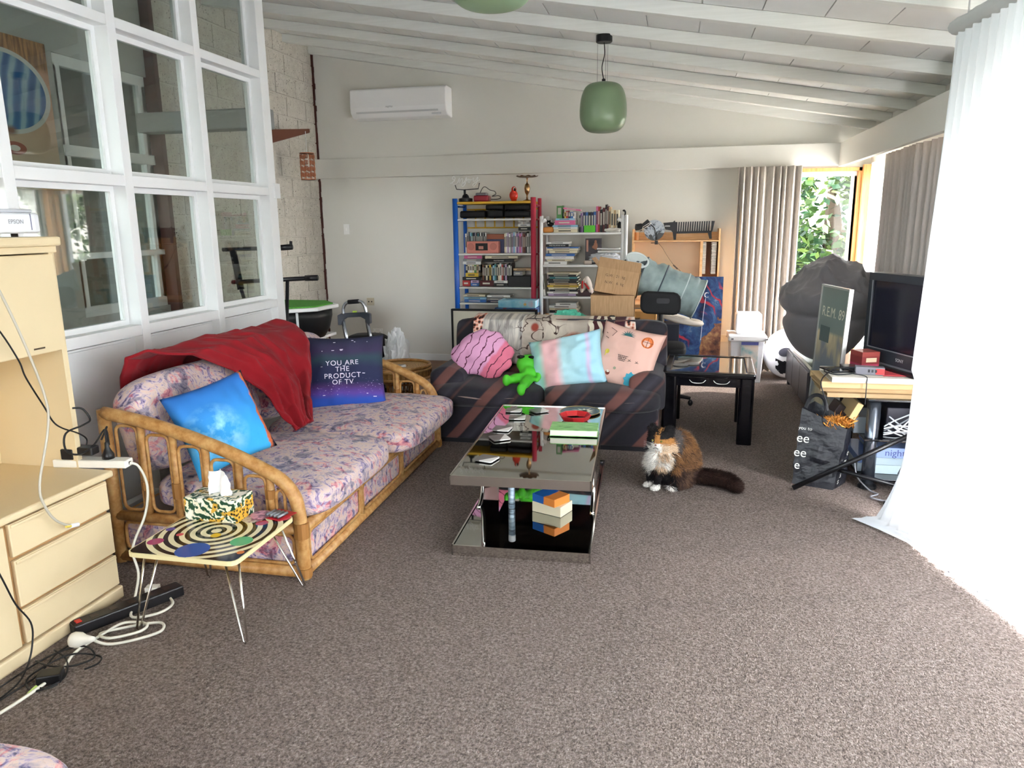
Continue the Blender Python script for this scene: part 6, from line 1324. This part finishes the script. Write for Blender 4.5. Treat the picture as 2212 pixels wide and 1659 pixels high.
PC = Vector((1.125, 7.49, .245)); PR = Vector((.245, .235, .245))
pm_ = MB().ell(PC, PR, 32, 20); pm_.v = [Vector((p.x, p.y, max(p.z, .0))) for p in pm_.v]; pm_.build('shell', mat('pet_house_white', '#f2f2f4', .6), ph, smooth=True)
def onshell(dx, dz, k=1.012):
    y = math.sqrt(max(0.0, 1-(dx/PR.x)**2-(dz/PR.z)**2)); return (PC.x+dx*k, PC.y-y*PR.y*k, PC.z+dz*k)
def shellpatch(nm, poly, m_, k=1.012, rings=5):
    cx_ = sum(p[0] for p in poly)/len(poly); cz_ = sum(p[1] for p in poly)/len(poly); n = len(poly)
    MB().grid(lambda u, v: onshell(cx_+(poly[int(round(u*n)) % n][0]-cx_)*v, cz_+(poly[int(round(u*n)) % n][1]-cz_)*v, k), n, rings, cu=True).build(nm, m_, ph, smooth=True)
shellpatch('eye', [(-.07+.055*math.cos(2*PI*k/24)+.012*math.sin(2*PI*k/24), .045+.042*math.sin(2*PI*k/24)) for k in range(24)], mat('pet_eye', '#4a4a58', .6)); shellpatch('eye', [(.10+.05*math.cos(2*PI*k/24), .045+.04*math.sin(2*PI*k/24)) for k in range(24)], mat('pet_eye', '#4a4a58', .6))
mouth = [(-.15, -.02)]+[(-.13+k*.03, -.035-(.018 if k % 2 else 0)) for k in range(9)]+[(.14, -.02), (.13, -.11), (.09, -.17), (0, -.19), (-.09, -.175), (-.14, -.12)]
shellpatch('mouth', mouth, mat('pet_mouth', '#1d1d26', .7))
# ---------------------------------------------------------------- black cabinet, bean bag
bc = thing('low_cabinet', 'low black media cabinet with three drawer fronts under the bean bag', 'cabinet', (1.4, 6.75, 0))
BLE = mat('black_leatherette', '#1b1a1f', .32)
MB().box(1.075, 1.56, 6.08, 7.24, .05, .34).build('body', BLE, bc, bevel=.006)
for k in range(3): MB().box(1.062, 1.077, 6.10+k*.38, 6.47+k*.38, .055, .325).build('drawer_front', mat('drawer_grey', '#4b484c', .28), bc, bevel=.002)
for x, y in ((1.11, 6.12), (1.11, 7.2), (1.52, 6.12), (1.52, 7.2)): MB().box(x-.03, x+.03, y-.03, y+.03, 0, .05).build('foot', flat('#0c0c0e'), bc)
one(MB().tube([(1.085, 6.95, .358), (1.09, 6.12, .352)], .011, 8), 'white_rod', flat('#e9e4d4', .4), 'short white rod lying along the edge of the low black cabinet', 'rod', smooth=True)
def _bean(u, v):
    a = 2*PI*u; b = PI*(v-.5); d = Vector((math.cos(b)*math.cos(a), math.cos(b)*math.sin(a), math.sin(b)))
    # wide sagging roll above a round lower half, creased top
    z = d.z; roll = 1+.17*math.exp(-((z-.30)/.24)**2)-.12*math.exp(-((z+.06)/.10)**2)
    k = roll*(1+.05*nz(d.x*1.6+2, d.y*1.6, d.z*1.6)); t = max(0, min(1, (z-.02)/.3))
    r1 = max(0, 1-abs(nz(d.x*2.3+5, d.y*2.3, d.z*3.1))*2.6)**2; r2 = max(0, 1-abs(nz(d.x*5+1, d.y*5, d.z*6.5))*2.6)**2
    k += t*(.06*r1+.018*r2-.02); dz = t*(.05*nz(d.x*2.1, d.y*2.1, 4)+.03*r1+.008*r2)
    return (1.25+d.x*.34*k+.02*z, 6.52+d.y*.40*k, max(.345, .775+d.z*.42+dz))
one(MB().grid(_bean, 130, 90, cu=True), 'bean_bag', mat('charcoal_canvas', rough=.85, sheen=.2, fn=lambda q: (q.bump(q.noise(q.co('Object'), 9, 4, .6), .35, .02), q.ramp(q.noise(q.co('Object'), 3, 2), [(.3, '#6f6c72'), (.7, '#797579')]))[1]), 'big charcoal bean bag with a creased top slumped on the low black cabinet', 'bean bag', smooth=True)
# ---------------------------------------------------------------- framed poster
po = thing('framed_poster', 'tall framed poster lettered R.E.M. 89 leaning beside the television', 'poster', (1.0, 4.95, 0))
PA, PB = Vector((.955, 5.12, 0)), Vector((1.035, 4.70, 0))
pX = (PB-PA); W_ = pX.length; pX.normalize(); pU = Vector((.045, .01, 1)).normalized(); pN = pX.cross(pU).normalized()
if pN.x > 0: pN = -pN
po_O = PA+Vector((-.05, 0, .005))
def pp(a, b, c, d, t0, t1): return MB().prism([(a, c), (b, c), (b, d), (a, d)], po_O+pN*t0, pX, pU, pN*(t1-t0))
pp(.012, W_-.012, .012, 1.085, .0, .008).build('print', mat('poster_print', rough=.35, fn=lambda q: q.mix(q.ramp(q.xyz(q.co('Object'))[2], [(.80, '#000000'), (.82, '#ffffff')]), q.ramp(q.noise(q.co('Object', scale=(2, 2, 1)), 2.5, 3), [(.42, '#6f7780'), (.5, '#a59a80'), (.6, '#cdbd98')]), '#6c7a76')), po)
for a, b, c, d in ((0, W_, 0, .012), (0, W_, 1.085, 1.097), (0, .012, .012, 1.085), (W_-.012, W_, .012, 1.085)): pp(a, b, c, d, -.012, .014).build('frame_bar', mat('frame_silver', '#b4b6b4', .3, .7), po)
_c = po_O+pX*(W_*.5)+pU*.93+pN*.0092
MB().text('R.E.M.', .088, plate(_c-pX*.055, pX, pU)).build('lettering', flat('#d9d6c4'), po); MB().text('89', .088, plate(_c+pX*.135, pX, pU)).build('lettering', flat('#d9d6c4'), po)
MB().prism([(.05, .74), (.2, .74), (.2, .84), (.05, .84)], po_O+pN*.0084, pX, pU, pN*.0006).build('caption_block', flat('#4f5c5c'), po)
# ---------------------------------------------------------------- television corner
ts = thing('tv_stand', 'chrome column television stand with black shelves', 'tv stand', (1.22, 4.62, 0))
GM = mat('gunmetal_tube', '#6d7480', .22, .85)
for x, y in ((1.125, 4.36), (1.52, 4.36), (1.52, 4.95), (1.125, 4.95)):
    MB().tube([(x, y, .0), (x, y, .52)], .036, 18).build('column', GM, ts, smooth=True); MB().lathe([(.05, .0), (.05, .018), (.036, .03)], 18, (x, y, 0)).build('foot', BLACKM, ts)
SHG = mat('smoked_shelf', '#15171c', .08, 0, .5)
for z in (.06, .29, .52): MB().prism([(1.075, 4.30), (1.57, 4.30), (1.57, 5.0), (1.075, 5.0)], (0, 0, z), (1, 0, 0), (0, 1, 0), (0, 0, .012)).build('shelf', SHG, ts, bevel=.003)
# pile on the stand
Gp = 'cardboard sleeves under the television'
for i, (x0, x1, y0, y1, z0, z1, rz, cn, lb) in enumerate(((.86, 1.55, 4.33, 4.67, .533, .556, .03, '#a58a66', 'lowest'), (.84, 1.50, 4.36, 4.68, .5565, .583, -.02, '#b0946c', 'second'), (.83, 1.50, 4.34, 4.67, .5835, .618, .02, '#bfa378', 'third'), (.88, 1.47, 4.32, 4.66, .6185, .648, .02, '#d9d3c8', 'pale top'))):
    t = thing('card_sleeve', f'{lb} cardboard sleeve in the pile under the television', 'cardboard', ((x0+x1)/2, (y0+y1)/2, z0), rz, Gp)
    w_, l = (x1-x0)/2, (y1-y0)/2
    MB().box(-w_, w_, -l, l, 0, .004).box(-w_, w_, -l, l, z1-z0-.004, z1-z0).box(-w_, w_, -l, -l+.004, .004, z1-z0-.004).box(-w_, w_, l-.004, l, .004, z1-z0-.004).build('sleeve', flat(cn, .75), t, local=True)
    MB().box(-w_+.02, w_-.02, -l+.01, l-.01, .006, z1-z0-.006).build('inner_sheet', flat('#8a7354', .8), t, local=True)
mb_ = thing('maroon_box', 'maroon carton with a cream label next to the television', 'box', (1.115, 4.62, .649), .35)
MB().box(-.055, .055, -.06, .06, 0, .105).build('carton', mat('maroon_print', rough=.4, fn=lambda q: q.ramp(q.xyz(q.co('Object'))[2], [(.03, '#a83a5a'), (.034, '#7c2f30'), (.075, '#7c2f30'), (.08, '#8f3f3a')])), mb_, local=True, bevel=.002); MB().box(-.03, .035, -.0615, -.06, .045, .07).build('label', flat('#cbb89a'), mb_, local=True)
o = one(MB().box(.88, 1.02, 4.44, 4.60, .6495, .658), 'tablet', flat('#1a1b20', .15), 'dark tablet lying at the left of the cardboard pile', 'tablet', bevel=.003); o.rotation_euler = (0, 0, .3)
dv = thing('cassette_player', 'grey and red portable player on the cardboard pile', 'player', (1.10, 4.43, .649), -.15)
MB().box(-.075, .075, -.03, .03, 0, .045).build('case', flat('#6f6f78', .35), dv, local=True, bevel=.004); MB().box(.03, .074, -.0312, -.03, .006, .038).build('red_panel', flat('#c23a3c', .4), dv, local=True)
for k in range(3): MB().box(-.01+k*.018, 0+k*.018, -.033, -.03, .016, .032).build('button', flat('#2a2a30'), dv, local=True)
dk = one(MB().box(.98, 1.08, 4.52, 4.62, .649, .672), 'disc_drive', flat('#23252b', .3), 'black slim drive behind the portable player', 'drive', bevel=.004)
one(MB().grid(lambda u, v: (1.16+.26*u, 4.37+.20*v, .6495+.006*abs(nz(u*4, v*4))+.002), 14, 10), 'red_paper', flat('#cf4a52', .6), 'creased red paper on the pale top sleeve', 'paper', smooth=True, solid=.001)
cable('black leads tangled over the left corner of the cardboard pile', [(.90, 4.50, .665), (.86, 4.42, .66), (.92, 4.36, .655), (1.02, 4.40, .662), (.95, 4.50, .668), (.86, 4.40, .64), (.83, 4.33, .60), (.86, 4.31, .50), (.85, 4.32, .40), (.87, 4.33, .36)], .0035, '#1a1b20')
cable('thin black tie hanging down the front of the cardboard pile', [(1.0, 4.36, .662), (1.06, 4.325, .655), (1.062, 4.31, .62), (1.062, 4.305, .54), (1.064, 4.31, .50)], .0028, '#26262c')
TVA = Vector((1.165, 4.84, .652)); tvx = Vector((.165, -.44, 0)).normalized(); tvn = Vector((tvx.y, -tvx.x, 0))
tv = thing('television', 'black flat screen television standing on the cardboard pile', 'television', (TVA.x+tvx.x*.37, TVA.y+tvx.y*.37, .65))
def tvb(a, b, c, d, t0, t1): return MB().prism([(a, c), (b, c), (b, d), (a, d)], TVA+tvn*t0, tvx, (0, 0, 1), tvn*(t1-t0))
TW = .76
tvb(0, TW, .02, .545, -.08, 0).build('housing', mat('tv_grey', '#2e3138', .35), tv, bevel=.008)
for a, b, c, d in ((0, TW, .50, .545), (0, TW, .02, .105), (0, .04, .105, .50), (TW-.04, TW, .105, .50)): tvb(a, b, c, d, 0, .014).build('bezel_bar', mat('tv_bezel', '#30333b', .3), tv, bevel=.002)
tvb(.04, TW-.04, .105, .50, .0, .004).build('screen', mat('tv_screen', '#1b1a26', .22, 0, .5), tv)
for a, b, c, d in ((.036, .044, .105, .50), (.036, TW-.036, .101, .107)): tvb(a, b, c, d, .0142, .016).build('silver_trim', mat('tv_trim', '#9a9ca4', .3, .6), tv)
tvb(0, TW, .016, .026, -.02, .018).build('foot_strip', mat('tv_trim2', '#8a8c94', .35, .5), tv)
MB().prism([(.2, -.002), (.56, -.002), (.56, .016), (.2, .016)], TVA+tvn*-.14, tvx, (0, 0, 1), tvn*.2).build('stand_foot', BLACKM, tv)
MB().text('SONY', .026, plate(TVA+tvx*.345+Vector((0, 0, .062))+tvn*.0146, tvx, (0, 0, 1))).build('logo', flat('#c9cbd0', .3), tv)
# things on the lower shelves
one(MB().box(1.04, 1.17, 4.42, 4.66, .303, .40), 'switch_box', flat('#6e7780', .5), 'grey switch box on the middle shelf beside the chrome column', 'box', bevel=.004)
one(MB().box(1.20, 1.55, 4.38, 4.72, .303, .47), 'speaker', flat('#1a1a28', .5), 'dark speaker on the middle shelf under the television', 'speaker', bevel=.005)
o = one(MB().box(.93, 1.03, 4.50, 4.66, .36, .44), 'wooden_case', flat('#34282a', .5), 'dark slanted case poking out left of the stand', 'case', bevel=.004); o.rotation_euler = (0, .5, 0)
o = one(MB().box(.995, 1.03, 4.36, 4.64, .40, .50), 'gold_box', flat('#b9a070', .4), 'narrow gold edged box leaning on the chrome column', 'box', bevel=.003); o.rotation_euler = (0, .45, 0)
for z0, z1, cn, nm, lb in ((.073, .125, '#b9ccd4', 'game_box', 'pale aqua box at the bottom of the stand'), (.126, .175, '#a9bcc8', 'game_box', 'second aqua box on the bottom shelf of the stand')):
    one(MB().box(1.17, 1.47, 4.40, 4.80, z0, z1), nm, flat(cn, .4), lb, 'game box', bevel=.002)
nb = thing('game_box', 'blue board game box lettered nightmare on the bottom shelf', 'game box', (1.37, 4.58, .176))
MB().box(1.165, 1.475, 4.38, 4.80, .176, .235).build('lid', mat('blue_lid', '#8aa0d2', .4), nb, bevel=.002); MB().text('nightmare', .055, plate((1.32, 4.3792, .205), (1, 0, 0), (0, 0, 1))).build('lettering', flat('#3f4a86'), nb)
one(MB().box(1.08, 1.163, 4.42, 4.80, .126, .165), 'game_box', flat('#7f9ad0', .4), 'short blue box left of the chrome column', 'game box', bevel=.002); one(MB().box(1.08, 1.163, 4.42, 4.80, .073, .125), 'game_box', flat('#c4d2dc', .4), 'pale box under the short blue box', 'game box', bevel=.002)
for k in range(6):
    z = .31+.012*k; cc = [(1.18+.05*nz(k, 1), 4.34, z), (1.25, 4.33, z+.03*k % .05), (1.33+.02*k, 4.33, z+.11*(k % 2)+.02), (1.40, 4.335, z+.02), (1.30, 4.33, z-.005), (1.20, 4.335, z+.03*(k % 3))]
    cable(f'{["looped grey", "arched white", "thick pale", "thin grey", "short white", "coiled pale grey"][k]} lead spilling from the middle shelf', cc, .004, ['#8f9299', '#d9dadd', '#c5c7cc', '#7d8088', '#e2e3e6', '#b3b6bc'][k])
cable('dark video lead with grey plug dangling below the stand', [(1.34, 4.33, .36), (1.33, 4.32, .30), (1.32, 4.30, .22), (1.28, 4.28, .15)], .004, '#3a3c44', [('plug', MB().tube([(1.28, 4.28, .15), (1.262, 4.27, .115)], .010, 8), '#4a4c54')])
cable('thin dark lead dangling to the carpet from the stand', [(1.35, 4.33, .33), (1.345, 4.31, .2), (1.35, 4.29, .08), (1.355, 4.28, .01)], .003, '#2c2d33')
cable('grey lead curling on the carpet in front of the stand', [(1.06, 4.40, .13), (1.07, 4.36, .06), (1.12, 4.28, .012), (1.15, 4.22, .012), (1.10, 4.17, .012), (1.13, 4.13, .012), (1.20, 4.10, .012), (1.25, 4.08, .012)], .0045, '#8f9096')
cable('pale loop of lead on the carpet by the metal brick', [(1.30, 4.06, .012), (1.25, 4.0, .012), (1.24, 3.95, .012), (1.28, 3.94, .012), (1.34, 4.02, .012)], .0045, '#a5a7ac')
cable('black lead behind the metal brick on the carpet', [(1.17, 4.05, .012), (1.17, 4.0, .012), (1.20, 3.95, .012), (1.26, 3.93, .012)], .0045, '#1b1b20')
pbk = thing('power_brick', 'flat silver grey power brick on the carpet below the television', 'adapter', (1.24, 4.07, 0), .2)
MB().box(-.085, .085, -.035, .035, .0, .03).build('case', flat('#a9abb2', .35), pbk, local=True, bevel=.004); MB().box(-.088, -.08, -.037, .037, 0, .022).build('end_cap', flat('#26262a'), pbk, local=True)
one(MB().box(1.27, 1.34, 4.13, 4.19, 0, .09), 'black_adapter', flat('#15161b', .4), 'upright black adapter behind the silver power brick', 'adapter', bevel=.004)
tp_ = thing('tripod_stand', 'black folded tripod leaning across the stand with one leg on the carpet', 'tripod', (.71, 4.22, 0))
MB().tube([(.705, 4.235, .012), (1.36, 4.22, .405)], .014, 10).build('leg', BK, tp_, smooth=True); MB().tube([(.93, 4.245, .135), (1.38, 4.20, .04)], .012, 8).build('leg', BK, tp_, smooth=True); MB().tube([(1.34, 4.22, .40), (1.37, 4.22, .41)], .02, 10).build('collar', BK, tp_)
# black carrier bag with orange fur
bg = thing('carrier_bag', 'black paper carrier bag with white lettering beside the television stand', 'bag', (.86, 4.36, 0))
C4 = [Vector(p) for p in ((.715, 4.35, 0), (.925, 4.275, 0), (1.02, 4.42, 0), (.81, 4.50, 0))]
D4 = [Vector(p) for p in ((.752, 4.40, .445), (.985, 4.32, .35), (1.035, 4.44, .36), (.84, 4.52, .46))]
def _bag(u, v):
    k = u*4; i = int(k) % 4; f = k-int(k); a = C4[i].lerp(C4[(i+1) % 4], f); b = D4[i].lerp(D4[(i+1) % 4], f)
    p = a.lerp(b, v); c = Vector((.87, 4.39, p.z)); d = (p-c).normalized()
    return p+d*(.018*nz(u*9, v*5, 2)+.010*nz(u*20, v*11, 6))*math.sin(PI*min(1, v*1.1+.05))
MB().grid(_bag, 48, 26, cu=True).build('sides', mat('black_card', rough=.42, spec=.5, fn=lambda q: (q.bump(q.noise(q.co('Object'), 11, 3, .6), .5, .02), '#1d1e25')[1]), bg, solid=.003)
MATS['black_card'].node_tree.nodes['Principled BSDF'].inputs['Base Color'].default_value = H('#1d1e25')
MB().add(C4, [(0, 1, 2, 3)]).build('base', flat('#15161b'), bg)
MB().tube([(.775, 4.43, .44), (.80, 4.44, .50), (.84, 4.44, .515), (.875, 4.43, .49), (.89, 4.42, .43)], .012, 6, smooth_n=4).build('handle', flat('#191a1f'), bg)
fX = (C4[1]-C4[0]).normalized(); fU = (D4[0]-C4[0]).normalized(); fN = fX.cross(fU).normalized(); fN = fN if fN.y < 0 else -fN
for s_, a, b, z in (('you to', .035, .335, .028), ('ee', .03, .275, .075), ('ee', .025, .19, .075), ('e', .018, .115, .07)): MB().text(s_, z, plate(C4[0]+fX*a+fU*b+fN*.014, fX, fU)).build('lettering', flat('#d9d9d4'), bg)['kind'] = 'stuff'
gX = (C4[2]-C4[1]).normalized(); gU = (D4[1]-C4[1]).normalized(); gN = gX.cross(gU).normalized(); gN = gN if gN.y < 0 else -gN
for s_, a, b in (('s', .02, .05), ('s', .035, .085), ('.', .045, .115), ('ss', .055, .16), ('e', .065, .21)): MB().text(s_, .05, plate(C4[1]+gX*a+gU*b+gN*.012, gX, gU)).build('lettering', flat('#d9d9d4'), bg)['kind'] = 'stuff'
fb = MB(); rf = random.Random(3)
for k in range(420):
    x, y = rf.gauss(.945, .035), rf.gauss(4.40, .03); z = .34+rf.random()*.03; d = Vector((rf.gauss(0, .6)-.3, rf.gauss(0, .5)-.3, .8)).normalized()*rf.uniform(.03, .075); s_ = d.cross(Vector((rf.random(), rf.random(), .3))).normalized()*.0028
    p = Vector((x, y, z)); fb.add([p-s_, p+s_, p+d*.6+s_*.8+Vector((0, 0, .004)), p+d-Vector((0, 0, .006))], [(0, 1, 2, 3)])
prop(one(fb, 'orange_fur', mat('orange_fur', rough=.7, fn=lambda q: q.ramp(q.noise(q.co('Object'), 40), [(.3, '#b06a1f'), (.7, '#dfa04a')])), 'tuft of shaggy orange fur sticking out of the carrier bag', 'fur'), kind=None)
# ---------------------------------------------------------------- calico cat
FW = Vector((-.78, -.62, 0)); SD = Vector((.62, -.78, 0)); CO = Vector((.035, 4.21, 0))   # SD points to the side facing the viewer
def cp(f, s, z): return CO+FW*f+SD*s+Vector((0, 0, z))
HF = Vector((-.30, -.95, -.05)).normalized(); HS = Vector((.95, -.30, 0)).normalized()
HC = cp(.105, .005, .290); KH = 1.24
def hp_(f, s, z): return HC+(HF*f+HS*s+Vector((0, 0, z)))*KH
cz = math.atan2(FW.y, FW.x); hz = math.atan2(HF.y, HF.x)
c = MB()
c.tube([cp(.10, 0, .17), cp(.065, 0, .22), cp(.015, 0, .255), cp(-.04, 0, .23), cp(-.075, 0, .14), cp(-.08, 0, .06)], [.064, .074, .074, .080, .085, .07], 14, smooth_n=4)
c.ell(cp(.10, 0, .175), (.058, .062, .085), rot=(0, -.1, cz)).ell(cp(.09, 0, .235), (.058, .058, .055), rot=(0, 0, cz)).ell(cp(-.03, 0, .12), (.085, .084, .115), rot=(0, 0, cz)).ell(cp(.045, 0, .13), (.07, .062, .10), rot=(0, 0, cz))
for s in (-1, 1):
    c.tube([cp(.115, s*.036, .17), cp(.135, s*.034, .10), cp(.14, s*.033, .03)], [.034, .026, .021], 10, smooth_n=3)
    c.ell(cp(.155, s*.034, .016), (.033, .023, .017), rot=(0, 0, cz))
    c.ell(cp(-.005, s*.066, .075), (.085, .045, .078), rot=(0, .25, cz)); c.ell(cp(.055, s*.078, .018), (.045, .024, .019), rot=(0, 0, cz))
def hell(p, r): c.ell(p, tuple(q*KH for q in r), rot=(0, 0, hz))
hell(HC, (.054, .057, .050)); hell(hp_(.035, 0, -.016), (.028, .030, .022)); hell(hp_(.008, .03, -.018), (.032, .03, .028)); hell(hp_(.008, -.03, -.018), (.032, .03, .028))
for s in (-1, 1): c.tube([hp_(-.008, s*.030, .020), hp_(-.006, s*.041, .046), hp_(-.004, s*.048, .074)], [.027*KH, .017*KH, .0015], 8, smooth_n=3)
TL = [cp(-.10, .02, .045), (.155, 4.25, .045), (.20, 4.245, .048), (.28, 4.225, .048), (.345, 4.185, .045), (.375, 4.135, .038), (.372, 4.105, .034)]
c.tube(TL, [.034, .038, .04, .04, .034, .018], 12, smooth_n=4)
c, nr = remeshed(c, .0075, 4)
c.v = [Vector((p.x, p.y, max(p.z, .001))) for p in c.v]
def catcol(p):
    n = nz(p.x*13, p.y*13, p.z*9); n2 = nz(p.x*42+4, p.y*42, p.z*30)
    q = p-CO; f, s, z = q.dot(FW), q.dot(SD), p.z; h = (p-HC)/KH; hf, hs = h.dot(HF), h.dot(HS)
    BLK, WHT, ORG, BRN, DRK, CRM = (.012, .010, .011), (.80, .77, .72), (.42, .19, .055), (.20, .10, .045), (.055, .030, .024), (.62, .45, .30)
    if p.x > .13 and z < .10: return DRK if n2 < .5 else (.09, .05, .035)
    if h.length < .105 and z > .222:
        if h.z > .032: return ORG if (-.012 < hs < .010 and n2 > -.1) else BLK
        if hf > .036 and h.z < -.006 and abs(hs) < .022: return WHT
        if hf > 0 and -.010 < hs < .013+.004*n2: return ORG
        if hf < -.012: return (.09, .075, .07) if hs > .015 else BLK
        if hs > 0: return BLK if h.z > .014 else (ORG if h.z > -.014 else CRM)
        return BLK if h.z > -.026 else WHT
    if z < .036 and f > .12: return WHT
    if z < .03 and f > .07 and s > .05: return WHT
    if f > .070+.02*n and z > .125+.03*n and z < .30: return WHT if s < .035 or n2 > .1 else CRM
    if f > .12 and z > .10 and abs(s+.01) < .014: return WHT
    if f > .055+.015*n: return BLK if n2 < .55 else DRK
    if z > .11 and n+.5*n2+(z-.17)*1.2 > .05: return (.27, .13, .05) if n2 > .0 else BRN
    if z < .12: return DRK if n2 < .1 else (.12, .065, .04)
    return BRN if n2 > -.35 else DRK
ck = thing('calico_cat', 'fluffy calico cat sitting upright on the carpet with tail stretched out', 'cat', CO)
CATM = mat('cat_fur', rough=.75, spec=.2, fn=lambda q: q.attr('Col'))
body = c.build('body', CATM, ck, smooth=True); vcol(body, [(*catcol(p), 1) for p in c.v])
fu = MB(); fc = []; rf = random.Random(11); up = Vector((0, 0, 1))
for face in c.f:
    P = [c.v[i] for i in face]; N = sum((nr[i] for i in face), Vector()).normalized(); ctr = sum(P, Vector())/len(P)
    if ctr.z < .004: continue
    q = ctr-CO; f, s = q.dot(FW), q.dot(SD); h = (ctr-HC)/KH; head = h.length < .10 and ctr.z > .222
    ruff = (f > .045 and .11 < ctr.z < .235) and not (head and h.dot(HF) > .0); tail = ctr.x > .13 and ctr.z < .11
    leg = ctr.z < .14 and f > .09
    for _ in range(5 if not leg else 3):
        L = rf.uniform(.022, .042); comb = Vector((0, 0, -1))-FW*.45
        if head:
            L = rf.uniform(.005, .010) if h.dot(HF) > .012 else rf.uniform(.012, .024); comb = Vector((0, 0, -.5))-HF
        elif ruff: L = rf.uniform(.028, .052); comb = Vector((0, 0, -1))+HS*(.5*(1 if h.dot(HS) > 0 else -1))
        elif tail: L = rf.uniform(.02, .036); comb = Vector((.9, -.45, -.1))
        elif leg: L = rf.uniform(.005, .011); comb = Vector((0, 0, -1))
        p = P[rf.randrange(len(P))].lerp(ctr, rf.random())
        d = (N*.55+comb.normalized()*.7+Vector((rf.gauss(0, .22), rf.gauss(0, .22), rf.gauss(0, .22)))).normalized()
        tip = p+d*L; tip.z = max(tip.z, .002); side = d.cross(N)
        if side.length < 1e-4: continue
        side = side.normalized()*rf.uniform(.0011, .0022)
        fu.add([p-side, p+side, tip], [(0, 1, 2)])
        k = rf.uniform(.5, 1.6) if not head else rf.uniform(.8, 1.25); cc_ = catcol(p+Vector((rf.gauss(0, .005), rf.gauss(0, .005), rf.gauss(0, .005)))); fc += [(cc_[0]*k, cc_[1]*k, cc_[2]*k, 1)]*3
me = bpy.data.meshes.new('fur'); me.from_pydata([tuple(p-CO) for p in fu.v], [], fu.f); me.materials.append(CATM); fo = bpy.data.objects.new('fur', me); COL.objects.link(fo); fo.parent = ck; fo['kind'] = 'stuff'
a_ = me.color_attributes.new('Col', 'FLOAT_COLOR', 'POINT'); a_.data.foreach_set('color', [x for q in fc for x in q])
for s in (-1, 1):
    e_ = MB().ell(hp_(.049, s*.021, .008), (.007, .009, .006), 12, 8).build('eye', mat('cat_eye', '#8a8442', .15), ck, smooth=True); MB().ell(hp_(.0545, s*.0215, .008), (.002, .0032, .0058), 8, 6).build('pupil', flat('#050505', .2), e_, smooth=True)
    for k in range(5):
        b = hp_(.052, s*.012, -.018+.003*k); MB().tube([b, b+HS*(s*.035)+HF*.006+up*(.004*(k-2)), b+HS*(s*.062)-HF*.004+up*(.007*(k-2)-.008)], .0005, 4).build('whisker', flat('#e9e6e0'), ck)
MB().ell(hp_(.064, 0, -.008), (.006, .0075, .005), 10, 6).build('nose', flat('#8a5a54', .4), ck, smooth=True)
MB().tube([hp_(.060, -.012, -.026), hp_(.065, 0, -.020), hp_(.060, .012, -.026)], .0018, 5).build('mouth', flat('#141012'), ck, smooth=True)
